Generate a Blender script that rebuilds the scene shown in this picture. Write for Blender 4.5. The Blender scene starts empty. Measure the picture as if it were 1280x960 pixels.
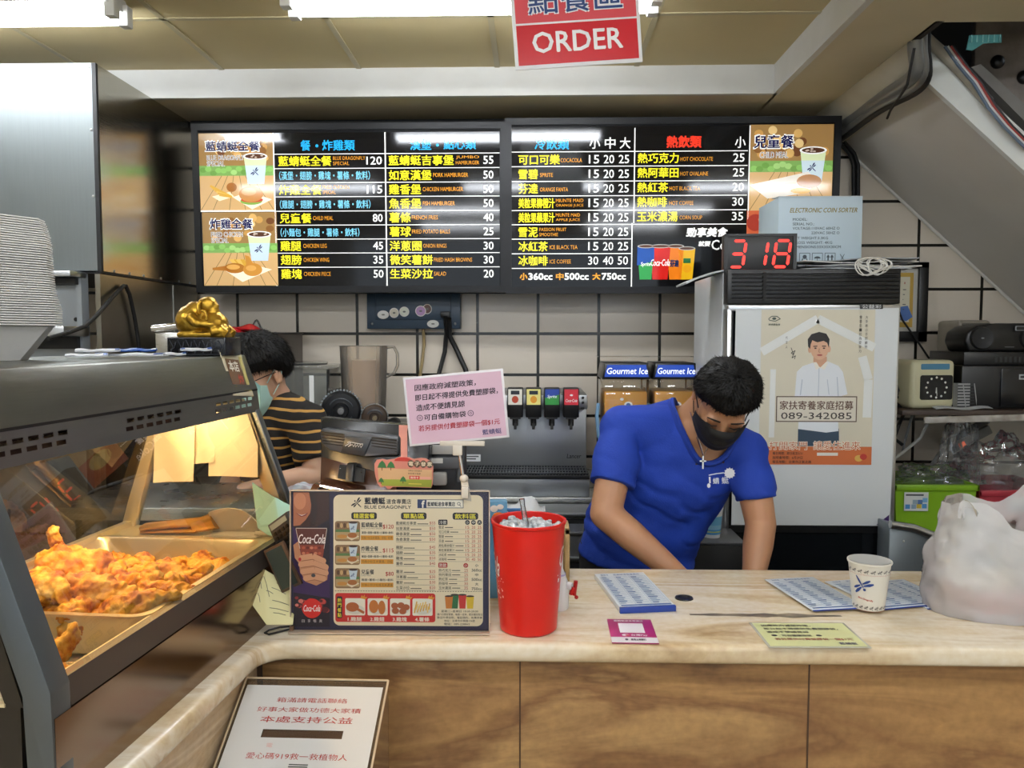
import bpy, bmesh, math, random
from mathutils import Vector, Matrix, Euler, noise
random.seed(7)
R = math.radians
S = bpy.context.scene
COL = S.collection

# ---------------------------------------------------------------- camera
CAM_ROT = Euler((R(90 - 3.43), 0, R(1.5)))
cd = bpy.data.cameras.new('camera')
cd.sensor_width = 36.0
cd.lens = 36.0 * 1000 / 1280
cd.clip_start = 0.02
cam = bpy.data.objects.new('camera', cd)
cam.location = (0, 0, 1.5)
cam.rotation_euler = CAM_ROT
COL.objects.link(cam)
S.camera = cam
CAM_M = CAM_ROT.to_matrix()

def P(px, py, Y):
    """world point at depth Y seen at photograph pixel (px, py)"""
    d = CAM_M @ Vector(((px - 640) / 1000, (480 - py) / 1000, -1))
    return Vector((0, 0, 1.5)) + d * (Y / d.y)

def PZ(px, py, Z):
    """world point at height Z seen at photograph pixel (px, py)"""
    d = CAM_M @ Vector(((px - 640) / 1000, (480 - py) / 1000, -1))
    return Vector((0, 0, 1.5)) + d * ((Z - 1.5) / d.z)

# ---------------------------------------------------------------- world and exposure
w = bpy.data.worlds.new('street_daylight')
w.use_nodes = True
w.node_tree.nodes['Background'].inputs[0].default_value = (0.80, 0.90, 1.0, 1)
w.node_tree.nodes['Background'].inputs[1].default_value = 1.3
S.world = w
S.view_settings.view_transform = 'Standard'
S.view_settings.look = 'None'
S.view_settings.gamma = 1
S.view_settings.exposure = 0.35
S.view_settings.use_curve_mapping = False
try:
    S.cycles.max_bounces = 10
    S.cycles.transparent_max_bounces = 16
    S.cycles.caustics_reflective = False
    S.cycles.caustics_refractive = False
    S.cycles.sample_clamp_indirect = 6
except Exception:
    pass
TUBE_POWER = 40.0       # the fluorescent tubes on the ceiling
HEAT_POWER = 46.0       # the warm lamp in the display case

# ---------------------------------------------------------------- materials
def lin(h):
    h = h.lstrip('#')
    v = [int(h[i:i + 2], 16) / 255 for i in (0, 2, 4)]
    return tuple(c / 12.92 if c <= 0.04045 else ((c + 0.055) / 1.055) ** 2.4 for c in v) + (1,)

_mats = {}
def mat(name, hexc='#808080', rough=0.5, metal=0.0, bump=None, vary=None, emit=None, alpha=None, spec=None, sss=None, coat=None):
    """principled material; bump=(scale,strength,detail) noise bump, vary=(scale,amount,hex2) noise colour variation"""
    key = name
    if key in _mats: return _mats[key]
    m = bpy.data.materials.new(name); m.use_nodes = True
    nt = m.node_tree; p = nt.nodes['Principled BSDF']
    p.inputs['Base Color'].default_value = lin(hexc)
    p.inputs['Roughness'].default_value = rough
    p.inputs['Metallic'].default_value = metal
    if spec is not None: p.inputs['Specular IOR Level'].default_value = spec
    if coat is not None:
        p.inputs['Coat Weight'].default_value = coat; p.inputs['Coat Roughness'].default_value = 0.06
    if sss is not None:
        p.inputs['Subsurface Weight'].default_value = sss
        p.inputs['Subsurface Radius'].default_value = (0.02, 0.008, 0.004)
        p.inputs['Subsurface Scale'].default_value = 0.3
    if emit is not None:
        p.inputs['Emission Color'].default_value = lin(emit[0]); p.inputs['Emission Strength'].default_value = emit[1]
    tc = None
    if bump or vary:
        tc = nt.nodes.new('ShaderNodeTexCoord')
    if vary:
        n = nt.nodes.new('ShaderNodeTexNoise'); n.inputs['Scale'].default_value = vary[0]; n.inputs['Detail'].default_value = 6
        r = nt.nodes.new('ShaderNodeMapRange'); r.inputs[1].default_value = 0.5 - vary[1]; r.inputs[2].default_value = 0.5 + vary[1]
        mx = nt.nodes.new('ShaderNodeMix'); mx.data_type = 'RGBA'
        mx.inputs[6].default_value = lin(hexc); mx.inputs[7].default_value = lin(vary[2])
        nt.links.new(tc.outputs['Object'], n.inputs['Vector']); nt.links.new(n.outputs['Fac'], r.inputs[0])
        nt.links.new(r.outputs[0], mx.inputs[0]); nt.links.new(mx.outputs[2], p.inputs['Base Color'])
    if bump:
        n = nt.nodes.new('ShaderNodeTexNoise'); n.inputs['Scale'].default_value = bump[0]
        n.inputs['Detail'].default_value = bump[2] if len(bump) > 2 else 4
        b = nt.nodes.new('ShaderNodeBump'); b.inputs['Strength'].default_value = bump[1]; b.inputs['Distance'].default_value = 0.01
        nt.links.new(tc.outputs['Object'], n.inputs['Vector']); nt.links.new(n.outputs['Fac'], b.inputs['Height'])
        nt.links.new(b.outputs[0], p.inputs['Normal'])
    _mats[key] = m
    return m

def ink(h, rough=0.45, e=0.0):
    return mat('print_%s_%d_%d' % (h.lstrip('#'), int(rough * 100), int(e * 100)), h, rough, emit=(h, e) if e else None)

def pane(name, tint='#ffffff', ior=1.5, gloss=0.0, haze=0.0, hazecol='#ffffff', boost=1.0, crease=0.0):
    """thin clear sheet: see-through, Fresnel reflection, optional milky haze"""
    if name in _mats: return _mats[name]
    m = bpy.data.materials.new(name); m.use_nodes = True
    nt = m.node_tree; nt.nodes.clear()
    out = nt.nodes.new('ShaderNodeOutputMaterial')
    tr = nt.nodes.new('ShaderNodeBsdfTransparent'); tr.inputs[0].default_value = lin(tint)
    gl = nt.nodes.new('ShaderNodeBsdfGlossy'); gl.inputs['Roughness'].default_value = gloss
    fr = nt.nodes.new('ShaderNodeFresnel'); fr.inputs[0].default_value = ior
    src = tr.outputs[0]
    if haze:
        df = nt.nodes.new('ShaderNodeBsdfDiffuse'); df.inputs[0].default_value = lin(hazecol)
        tl = nt.nodes.new('ShaderNodeBsdfTranslucent'); tl.inputs[0].default_value = lin(hazecol)
        a = nt.nodes.new('ShaderNodeMixShader'); a.inputs[0].default_value = 0.5
        nt.links.new(df.outputs[0], a.inputs[1]); nt.links.new(tl.outputs[0], a.inputs[2])
        h = nt.nodes.new('ShaderNodeMixShader'); h.inputs[0].default_value = haze
        nt.links.new(src, h.inputs[1]); nt.links.new(a.outputs[0], h.inputs[2]); src = h.outputs[0]
    if crease:
        tc = nt.nodes.new('ShaderNodeTexCoord'); nz = nt.nodes.new('ShaderNodeTexNoise'); nz.noise_type = 'RIDGED_MULTIFRACTAL'; nz.inputs['Scale'].default_value = 9; nz.inputs['Detail'].default_value = 3; nz.inputs['Distortion'].default_value = 0.8
        bp = nt.nodes.new('ShaderNodeBump'); bp.inputs['Strength'].default_value = crease; bp.inputs['Distance'].default_value = 0.012
        nt.links.new(tc.outputs['Object'], nz.inputs['Vector']); nt.links.new(nz.outputs[0], bp.inputs['Height'])
        for nd in [x for x in nt.nodes if 'Normal' in x.inputs and x.type not in ('BUMP', 'TEX_NOISE')]: nt.links.new(bp.outputs[0], nd.inputs['Normal'])
    fac = fr.outputs[0]
    if boost != 1.0:
        ml = nt.nodes.new('ShaderNodeMath'); ml.operation = 'MULTIPLY'; ml.use_clamp = True; ml.inputs[1].default_value = boost
        nt.links.new(fac, ml.inputs[0]); fac = ml.outputs[0]
    mx = nt.nodes.new('ShaderNodeMixShader')
    nt.links.new(fac, mx.inputs[0]); nt.links.new(src, mx.inputs[1]); nt.links.new(gl.outputs[0], mx.inputs[2])
    nt.links.new(mx.outputs[0], out.inputs[0])
    _mats[name] = m
    return m

def steel(name, hexc='#c8c8c4', rough=0.3, stretch=(1, 1, 60), scale=12.0):
    """brushed stainless steel"""
    if name in _mats: return _mats[name]
    m = mat(name, hexc, rough, 1.0)
    nt = m.node_tree; p = nt.nodes['Principled BSDF']
    tc = nt.nodes.new('ShaderNodeTexCoord'); mp = nt.nodes.new('ShaderNodeMapping'); mp.inputs['Scale'].default_value = stretch
    n = nt.nodes.new('ShaderNodeTexNoise'); n.inputs['Scale'].default_value = scale; n.inputs['Detail'].default_value = 3
    r = nt.nodes.new('ShaderNodeMapRange'); r.inputs[3].default_value = max(0.02, rough - 0.08); r.inputs[4].default_value = rough + 0.1
    nt.links.new(tc.outputs['Object'], mp.inputs[0]); nt.links.new(mp.outputs[0], n.inputs['Vector'])
    nt.links.new(n.outputs['Fac'], r.inputs[0]); nt.links.new(r.outputs[0], p.inputs['Roughness'])
    b = nt.nodes.new('ShaderNodeBump'); b.inputs['Strength'].default_value = 0.06; b.inputs['Distance'].default_value = 0.005
    nt.links.new(n.outputs['Fac'], b.inputs['Height']); nt.links.new(b.outputs[0], p.inputs['Normal'])
    return m

def grid_mat(name, tile, grout, w_, h_, gap, rough=0.35, offs=(0, 0), axes='xz', tile2=None, rot=0.0, bump=True):
    """stack-bond tiles laid on world axes"""
    m = mat(name, tile, rough)
    nt = m.node_tree; p = nt.nodes['Principled BSDF']
    tc = nt.nodes.new('ShaderNodeTexCoord'); sp = nt.nodes.new('ShaderNodeSeparateXYZ'); cb = nt.nodes.new('ShaderNodeCombineXYZ')
    nt.links.new(tc.outputs['Object'], sp.inputs[0])
    for k, ax in enumerate(axes): nt.links.new(sp.outputs['xyz'.index(ax)], cb.inputs[k])
    mp = nt.nodes.new('ShaderNodeMapping'); mp.inputs['Location'].default_value = (offs[0], offs[1], 0); mp.inputs['Rotation'].default_value = (0, 0, rot)
    nt.links.new(cb.outputs[0], mp.inputs[0])
    br = nt.nodes.new('ShaderNodeTexBrick'); br.offset = 0; br.squash = 1
    br.inputs['Color1'].default_value = lin(tile); br.inputs['Color2'].default_value = lin(tile2 or tile); br.inputs['Mortar'].default_value = lin(grout)
    br.inputs['Scale'].default_value = 1; br.inputs['Mortar Size'].default_value = gap; br.inputs['Mortar Smooth'].default_value = 0.1
    br.inputs['Brick Width'].default_value = w_; br.inputs['Row Height'].default_value = h_
    nt.links.new(mp.outputs[0], br.inputs[0])
    n = nt.nodes.new('ShaderNodeTexNoise'); n.inputs['Scale'].default_value = 3; n.inputs['Detail'].default_value = 8
    nt.links.new(tc.outputs['Object'], n.inputs['Vector'])
    mx = nt.nodes.new('ShaderNodeMix'); mx.data_type = 'RGBA'; mx.blend_type = 'MULTIPLY'; mx.inputs[0].default_value = 0.12
    nt.links.new(br.outputs['Color'], mx.inputs[6]); nt.links.new(n.outputs['Fac'], mx.inputs[7]); nt.links.new(mx.outputs[2], p.inputs['Base Color'])
    if bump:
        b = nt.nodes.new('ShaderNodeBump'); b.inputs['Strength'].default_value = 0.5; b.inputs['Distance'].default_value = 0.004; b.invert = True
        nt.links.new(br.outputs['Fac'], b.inputs['Height']); nt.links.new(b.outputs[0], p.inputs['Normal'])
    return m

def marble(name, cols, rough, stretch=(1.2, 14, 14), scale=1.4, crack=None):
    """layered stone with long soft veins running along x"""
    m = mat(name, cols[0], rough)
    nt = m.node_tree; p = nt.nodes['Principled BSDF']
    tc = nt.nodes.new('ShaderNodeTexCoord'); mp = nt.nodes.new('ShaderNodeMapping'); mp.inputs['Scale'].default_value = stretch
    nt.links.new(tc.outputs['Object'], mp.inputs[0])
    n = nt.nodes.new('ShaderNodeTexNoise'); n.inputs['Scale'].default_value = scale; n.inputs['Detail'].default_value = 6; n.inputs['Roughness'].default_value = 0.55; n.inputs['Distortion'].default_value = 0.9
    nt.links.new(mp.outputs[0], n.inputs['Vector'])
    cr = nt.nodes.new('ShaderNodeValToRGB'); e = cr.color_ramp.elements
    while len(e) < len(cols): e.new(0.5)
    for k, c in enumerate(cols):
        e[k].position = 0.28 + 0.44 * k / (len(cols) - 1); e[k].color = lin(c)
    nt.links.new(n.outputs['Fac'], cr.inputs[0])
    n2 = nt.nodes.new('ShaderNodeTexNoise'); n2.inputs['Scale'].default_value = 60; n2.inputs['Detail'].default_value = 5
    nt.links.new(tc.outputs['Object'], n2.inputs['Vector'])
    mx = nt.nodes.new('ShaderNodeMix'); mx.data_type = 'RGBA'; mx.blend_type = 'OVERLAY'; mx.inputs[0].default_value = 0.28
    nt.links.new(cr.outputs[0], mx.inputs[6]); nt.links.new(n2.outputs['Fac'], mx.inputs[7]); nt.links.new(mx.outputs[2], p.inputs['Base Color'])
    return m

# ---------------------------------------------------------------- mesh collector
class B:
    def __init__(s, m=None):
        s.bm = bmesh.new(); s.mats = []; s.mi = 0; s.M = Matrix(); s.o = (0, 0, 1.0); s.lay = 0.0006
        if m: s.use(m)
    def use(s, m):
        if m not in s.mats: s.mats.append(m)
        s.mi = s.mats.index(m); return s
    def v(s, p): return s.bm.verts.new(s.M @ Vector(p))
    def f(s, vs):
        try: fc = s.bm.faces.new(vs)
        except ValueError: return None
        fc.material_index = s.mi; return fc
    def face(s, pts): return s.f([s.v(p) for p in pts])
    def box(s, x0, x1, y0, y1, z0, z1, bev=0.0, seg=2):
        vs = [s.v((x, y, z)) for x in (x0, x1) for y in (y0, y1) for z in (z0, z1)]
        fs = [s.f([vs[i] for i in q]) for q in ((0, 1, 3, 2), (4, 6, 7, 5), (0, 4, 5, 1), (2, 3, 7, 6), (0, 2, 6, 4), (1, 5, 7, 3))]
        if bev > 0:
            es = list({e for fc in fs for e in fc.edges})
            r = bmesh.ops.bevel(s.bm, geom=es, offset=bev, segments=seg, affect='EDGES', profile=0.5)
            for fc in r['faces']: fc.material_index = s.mi
        return s
    def prism(s, pts, off, bev=0.0, seg=2, rims=False):
        """polygon pts extruded by the vector off, both ends closed"""
        off = Vector(off); a = [s.v(p) for p in pts]; b = [s.v(Vector(p) + off) for p in pts]; n = len(pts)
        fs = [s.f(a[::-1]), s.f(b)] + [s.f([a[i], a[(i + 1) % n], b[(i + 1) % n], b[i]]) for i in range(n)]
        if bev > 0:
            es = list({e for fc in (fs[:2] if rims else fs) if fc for e in fc.edges})
            r = bmesh.ops.bevel(s.bm, geom=es, offset=bev, segments=seg, affect='EDGES', profile=0.5)
            for fc in r['faces']: fc.material_index = s.mi
        return s
    def tube(s, pts, r, seg=10, flat=1.0, cap=True, up=None, closed=False):
        """tube along pts, r a number or one radius per point; flat squashes it along the side axis"""
        pts = [Vector(p) for p in pts]; n = len(pts); rs = r if isinstance(r, (list, tuple)) else [r] * n
        rings = []; prev = None
        for i, p in enumerate(pts):
            if closed: t = pts[(i + 1) % n] - pts[i - 1]
            else: t = pts[min(i + 1, n - 1)] - pts[max(i - 1, 0)]
            if t.length < 1e-9: t = Vector((0, 0, 1))
            t.normalize()
            if prev is None:
                u = Vector(up) if up else (Vector((0, 0, 1)) if abs(t.z) < 0.9 else Vector((1, 0, 0)))
            else: u = prev
            u = (u - t * u.dot(t)); u = u.normalized() if u.length > 1e-6 else t.orthogonal().normalized()
            prev = u; sd = t.cross(u)
            rr = rs[i]; ra, rb = (rr if isinstance(rr, (list, tuple)) else (rr, rr * flat))
            rings.append([s.v(p + u * ra * math.cos(2 * math.pi * k / seg) + sd * rb * math.sin(2 * math.pi * k / seg)) for k in range(seg)])
        for i in range(n if closed else n - 1):
            a, b = rings[i], rings[(i + 1) % n]
            for k in range(seg): s.f([a[k], a[(k + 1) % seg], b[(k + 1) % seg], b[k]])
        if cap and not closed: s.f(rings[0][::-1]); s.f(rings[-1])
        return s
    def lathe(s, prof, c=(0, 0, 0), seg=32, sx=1.0, sy=1.0, close=False):
        """profile [(r, z)] turned about z through c"""
        c = Vector(c); rings = []
        for r, z in prof:
            if r < 1e-6: rings.append([s.v(c + Vector((0, 0, z)))])
            else: rings.append([s.v(c + Vector((r * sx * math.cos(2 * math.pi * k / seg), r * sy * math.sin(2 * math.pi * k / seg), z))) for k in range(seg)])
        m = len(rings)
        for i in range(m if close else m - 1):
            a, b = rings[i], rings[(i + 1) % m]
            if len(a) == 1 and len(b) == 1: continue
            for k in range(seg):
                k2 = (k + 1) % seg
                if len(a) == 1: s.f([a[0], b[k2], b[k]])
                elif len(b) == 1: s.f([a[k], a[k2], b[0]])
                else: s.f([a[k], a[k2], b[k2], b[k]])
        return s
    def ball(s, c, r, rot=None, u=20, v=12):
        r = (r, r, r) if isinstance(r, (int, float)) else r
        old = s.M; s.M = old @ Matrix.Translation(c) @ (rot.to_4x4() if rot else Matrix()) @ Matrix.Diagonal((r[0], r[1], r[2], 1))
        s.lathe([(math.sin(math.pi * i / v), -math.cos(math.pi * i / v)) for i in range(v + 1)], seg=u)
        s.M = old; return s
    def sheet(s, fn, nu, nv, thick=0.0):
        """grid surface fn(u,v) with u,v in 0..1; thick gives it a second side along its normal"""
        g = [[Vector(fn(i / nu, j / nv)) for j in range(nv + 1)] for i in range(nu + 1)]
        a = [[s.v(p) for p in row] for row in g]
        for i in range(nu):
            for j in range(nv): s.f([a[i][j], a[i + 1][j], a[i + 1][j + 1], a[i][j + 1]])
        if thick:
            def nor(i, j):
                d = (g[min(i + 1, nu)][j] - g[max(i - 1, 0)][j]).cross(g[i][min(j + 1, nv)] - g[i][max(j - 1, 0)])
                return d.normalized() if d.length > 1e-12 else Vector((0, 0, 1))
            b = [[s.v(g[i][j] - nor(i, j) * thick) for j in range(nv + 1)] for i in range(nu + 1)]
            for i in range(nu):
                for j in range(nv): s.f([b[i][j + 1], b[i + 1][j + 1], b[i + 1][j], b[i][j]])
            for i in range(nu):
                s.f([a[i][0], b[i][0], b[i + 1][0], a[i + 1][0]]); s.f([a[i + 1][nv], b[i + 1][nv], b[i][nv], a[i][nv]])
            for j in range(nv):
                s.f([a[0][j + 1], b[0][j + 1], b[0][j], a[0][j]]); s.f([a[nu][j], b[nu][j], b[nu][j + 1], a[nu][j + 1]])
        return s
    # ---- flat printing on the thing's own front face (local x right, z up, front = -y)
    def q(s, x, y, l): return ((x - s.o[0]) * s.o[2], -l * s.lay, (s.o[1] - y) * s.o[2])
    def poly2(s, pts, l=1): return s.face([s.q(x, y, l) for x, y in pts][::-1])
    def rect2(s, x0, y0, x1, y1, l=1): return s.poly2([(x0, y0), (x1, y0), (x1, y1), (x0, y1)], l)
    def ell2(s, cx, cy, rx, ry, l=1, n=20, a0=0, a1=360):
        return s.poly2([(cx + rx * math.cos(R(a0 + (a1 - a0) * k / n)), cy + ry * math.sin(R(a0 + (a1 - a0) * k / n))) for k in range(n if a1 - a0 == 360 else n + 1)], l)
    def rrect2(s, x0, y0, x1, y1, r, l=1):
        pts = []
        for cx, cy, a in ((x1 - r, y0 + r, -90), (x1 - r, y1 - r, 0), (x0 + r, y1 - r, 90), (x0 + r, y0 + r, 180)):
            pts += [(cx + r * math.cos(R(a + 18 * k)), cy + r * math.sin(R(a + 18 * k))) for k in range(6)]
        return s.poly2(pts, l)
    def line2(s, pts, wd, l=1):
        for (xa, ya), (xb, yb) in zip(pts, pts[1:]):
            d = math.hypot(xb - xa, yb - ya) or 1; nx, ny = -(yb - ya) / d * wd / 2, (xb - xa) / d * wd / 2
            s.poly2([(xa + nx, ya + ny), (xa - nx, ya - ny), (xb - nx, yb - ny), (xb + nx, yb + ny)], l)
    def text2(s, t, x0, y0, x1, y1, l=2, bold=0.0, shear=0.0, rot=0.0, mirror=1, wrap=None):
        """lettering fitted into the rectangle"""
        me = glyphs(t, shear); xs = [v[0] for v in me[0]]; ys = [v[1] for v in me[0]]
        if not xs: return s
        ax, bx, ay, by = min(xs), max(xs), min(ys), max(ys)
        cx, cy = (x0 + x1) / 2, (y0 + y1) / 2; c_, s_ = math.cos(R(rot)), math.sin(R(rot))
        d = min(bold, .05) * .8 * abs(y1 - y0)      # heavier strokes: the same glyphs laid again a hair aside
        shifts = [(0, 0)] if not d else [(-d, -d * .5), (d, -d * .5), (0, d)] if bold < .04 else [(-d, -d), (d, -d), (-d, d), (d, d), (0, 0)]
        x0 += d; x1 -= d; y0 += d; y1 -= d
        for n_, (ox_, oy_) in enumerate(shifts):
            vs = []
            for x, y in me[0]:
                X = x0 + (x - ax) / (bx - ax) * (x1 - x0) - cx + ox_; Y = y1 - (y - ay) / (by - ay) * (y1 - y0) - cy + oy_
                p = (cx + X * c_ - Y * s_, cy + X * s_ + Y * c_)
                vs.append(s.v(wrap(*p) if wrap else s.q(p[0], p[1], l + .03 * n_)))
            for fc in me[1]: s.f([vs[i] for i in fc])
        return s
    def build(s, name, parent=None, loc=None, rot=None, sharp=38, mods=None):
        if not s.bm.verts: s.bm.free(); return None
        me = bpy.data.meshes.new(name); s.bm.normal_update()
        for fc in s.bm.faces: fc.smooth = True
        s.bm.to_mesh(me); s.bm.free()
        for m in s.mats: me.materials.append(m)
        me.set_sharp_from_angle(angle=R(sharp))
        o = bpy.data.objects.new(name, me); COL.objects.link(o)
        if parent: o.parent = parent
        if loc is not None: o.location = loc
        if rot is not None: o.rotation_euler = rot
        return o

_gl = {}
def glyphs(t, shear):
    k = (t, shear)
    if k not in _gl:
        c = bpy.data.curves.new('lettering', 'FONT'); c.body = t; c.size = 1; c.resolution_u = 2; c.shear = shear; c.fill_mode = 'FRONT'
        o = bpy.data.objects.new('lettering', c); me = bpy.data.meshes.new_from_object(o)
        _gl[k] = ([(v.co.x, v.co.y) for v in me.vertices], [list(p.vertices) for p in me.polygons])
        bpy.data.objects.remove(o); bpy.data.meshes.remove(me); bpy.data.curves.remove(c)
    return _gl[k]

# ---------------------------------------------------------------- things, parts, copies
def thing(name, label, cat, loc=(0, 0, 0), rot=(0, 0, 0), group=None):
    o = bpy.data.objects.new(name, None); o.empty_display_size = 0.05; COL.objects.link(o)
    o.location = loc; o.rotation_euler = rot; o['label'] = label; o['category'] = cat
    if group: o['group'] = group
    return o
def tag(o, label, cat, group=None):
    o['label'] = label; o['category'] = cat
    if group: o['group'] = group
    return o
def struct(o): o['kind'] = 'structure'; return o
def dup(root, loc, rot, label=None, scale=None):
    r = root.copy(); COL.objects.link(r); r.location = loc; r.rotation_euler = rot
    if scale: r.scale = scale
    if label: r['label'] = label
    for ch in list(root.children):
        c = ch.copy(); COL.objects.link(c); c.parent = r
        for g in list(ch.children):
            d = g.copy(); COL.objects.link(d); d.parent = c
    return r

def fuse(parts, voxel, smooth=8, disp=None, sub=0):
    """one continuous surface from overlapping closed pieces (a B), returned as a list of verts/faces in a new B"""
    me = bpy.data.meshes.new('fuse'); parts.bm.normal_update(); bmesh.ops.recalc_face_normals(parts.bm, faces=parts.bm.faces[:]); parts.bm.to_mesh(me)
    o = bpy.data.objects.new('fuse', me); COL.objects.link(o)
    md = o.modifiers.new('r', 'REMESH'); md.mode = 'VOXEL'; md.voxel_size = voxel
    if smooth:
        ms = o.modifiers.new('s', 'SMOOTH'); ms.iterations = smooth; ms.factor = 0.5
    dg = bpy.context.evaluated_depsgraph_get(); ev = o.evaluated_get(dg); m2 = bpy.data.meshes.new_from_object(ev)
    bm = bmesh.new(); bm.from_mesh(m2)
    bpy.data.objects.remove(o); bpy.data.meshes.remove(me); bpy.data.meshes.remove(m2)
    if disp:
        bm.normal_update()
        for v in bm.verts: v.co += v.normal * disp(v.co, v.normal)
    nb = B(); nb.bm.free(); nb.bm = bm; parts.bm.free()
    return nb
# ================================================================ the room
M_ceil = mat('ceiling_board', '#b3a37c', 0.7, vary=(2.5, 0.2, '#a29268'))
M_soff = mat('soffit_paint', '#d8ccae', 0.6, vary=(3, 0.25, '#cbbf9f'))
M_white = mat('white_paint', '#d6d6d2', 0.45)
M_fasc = mat('fascia_paint', '#d8d8d4', 0.4, vary=(4, 0.2, '#cbcac4'))
M_dark = mat('dark_rubber', '#0c0c0d', 0.6)
M_black = mat('black_plastic', '#0a0a0b', 0.38)
M_steel = steel('stainless_steel', '#b9b9b4', 0.28)
M_steelh = steel('stainless_hood_steel', '#b6b2a6', 0.2, (3, 3, 40), 6)
M_chrome = mat('chrome', '#d8d8d8', 0.12, 1.0)
M_alu = mat('aluminium', '#bfc1c2', 0.3, 1.0)

CZ, SZ = 2.66, 2.54           # ceiling height, soffit height
b = B(grid_mat('kitchen_floor_tile', '#5e4f40', '#2a231c', 0.3, 0.3, 0.006, 0.35, axes='xy', rot=R(45)))
b.box(-3.2, 3.2, 1.6, 4.05, -0.05, 0); b.use(grid_mat('shop_floor_tile', '#c9c0ae', '#8f8674', 0.6, 0.6, 0.006, 0.3, axes='xy')); b.box(-3.2, 3.2, -7, 1.6, -0.05, 0); struct(b.build('floor'))

# back wall: tile joints as they fall left and right of the fridge
s0 = P(522, 467.5, 4).x; sz = P(600, 519.5, 4).z; s1 = P(1145, 416, 4).x
tl = grid_mat('wall_tile', '#ded4c4', '#15140f', 0.302, 0.2055, 0.0075, 0.25, offs=(-s0 + 0.302 * 20, -sz + 0.2055 * 20), tile2='#d7ccbb')
tr = grid_mat('wall_tile_by_stairs', '#ded4c4', '#15140f', 0.312, 0.2135, 0.0075, 0.25, offs=(-s1 + 0.312 * 20, -P(1150, 416, 4).z + 0.2135 * 20), tile2='#d7ccbb')
b = B(tl); b.box(-3.2, 1.15, 4.0, 4.1, 0, CZ); b.use(tr); b.box(1.15, 3.2, 4.0, 4.1, 0, CZ); struct(b.build('wall_back'))
b = B(mat('shop_wall_paint', '#cfc8b8', 0.6)); b.box(-3.3, -3.2, -7, 4.1, 0, CZ); struct(b.build('wall_left'))
b = B(mat('shop_wall_paint')); b.box(3.2, 3.3, -7, 4.1, 0, CZ); struct(b.build('wall_right'))

# ceiling boards with pale metal cross tees
cx0 = P(207, 32, 2.99).x; cy0 = 2.97
b = B(grid_mat('ceiling_tile', '#d2c193', '#a3976e', 0.6, 0.6, 0.012, 0.65, offs=(-cx0 + 0.6 * 20, -cy0 + 0.6 * 20), axes='xy', tile2='#ccba8b', bump=False))
FX, FY = 1.03, 2.53           # inner corner of the dropped soffit
b.box(-3.3, FX, -7, 3.54, CZ, CZ + 0.05); b.box(FX, 3.3, -7, FY, CZ, CZ + 0.05); struct(b.build('ceiling'))
b = B(mat('ceiling_tee', '#b8ac88', 0.45))
for k in range(-4, 4):
    x = cx0 + 0.6 * k
    if -3.2 < x < FX: b.box(x - 0.011, x + 0.011, -2, 3.54, CZ - 0.004, CZ + 0.001)
for k in range(-6, 2):
    y = cy0 + 0.6 * k
    if y < 3.5: b.box(-3.2, FX if y > FY else 3.2, y - 0.011, y + 0.011, CZ - 0.004, CZ + 0.001)
struct(b.build('trim_1'))
# dropped soffit and its white fascia
b = B(M_soff); b.box(-3.2, FX + 0.02, 3.545, 4.0, SZ, SZ + 0.03); b.box(FX + 0.01, 1.34, FY + 0.005, 4.0, SZ, SZ + 0.03); b.box(1.34, 3.2, FY + 0.005, 2.76, SZ, SZ + 0.03)
struct(b.build('ceiling_soffit'))
b = B(M_fasc); b.box(-3.2, FX + 0.015, 3.525, 3.55, SZ - 0.002, CZ + 0.01); b.box(FX - 0.0, FX + 0.025, FY, 3.55, SZ - 0.002, CZ + 0.01); b.box(FX, 3.2, FY - 0.025, FY, SZ - 0.002, CZ + 0.01)
struct(b.build('trim_2'))
# dark strip where the soffit meets the wall behind the menu boards
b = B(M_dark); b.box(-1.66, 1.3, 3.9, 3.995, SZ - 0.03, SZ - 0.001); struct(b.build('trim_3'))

# underside of the staircase on the right
M_stair = mat('stair_underside_paint', '#d6d3cc', 0.6, vary=(2.2, 0.3, '#c9c5bd'), bump=(5, 0.1))
def sz_(x): return 3.777 - 0.8974 * x
xa = 1.37
b = B(M_stair); b.prism([(xa, 3.12, sz_(xa)), (3.2, 3.12, sz_(3.2)), (3.2, 3.12, sz_(3.2) + 0.06), (xa, 3.12, sz_(xa) + 0.06)], (0, 0.9, 0))
struct(b.build('ceiling_stair_underside'))
M_string = mat('stringer_paint', '#eef2f0', 0.4, vary=(3, 0.25, '#dee1dd'))
b = B(M_string); x0 = 1.44
b.prism([(x0, 3.095, sz_(x0) - 0.005), (3.2, 3.095, sz_(3.2) - 0.005), (3.2, 3.095, sz_(3.2) + 0.135), (x0, 3.095, sz_(x0) + 0.135)], (0, 0.025, 0))
struct(b.build('trim_4'))
# sloping cover between soffit and stairs
b = B(mat('cove_paint', '#cfcab9', 0.55, vary=(4, 0.3, '#b5ad96')))
b.prism([(1.33, 2.92, SZ - 0.002), (1.33, 4.0, SZ - 0.002), (1.50, 4.0, sz_(1.50) - 0.004), (1.47, 3.11, sz_(1.47) - 0.004)], (0.004, 0, 0.02))
struct(b.build('ceiling_cove'))
b = B(mat('wall_joint_white', '#d9d7cf', 0.5)); b.tube([(1.55, 3.99, sz_(1.55) - 0.01), (3.2, 3.99, sz_(3.2) - 0.01)], 0.008, 6); struct(b.build('trim_5'))
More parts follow.
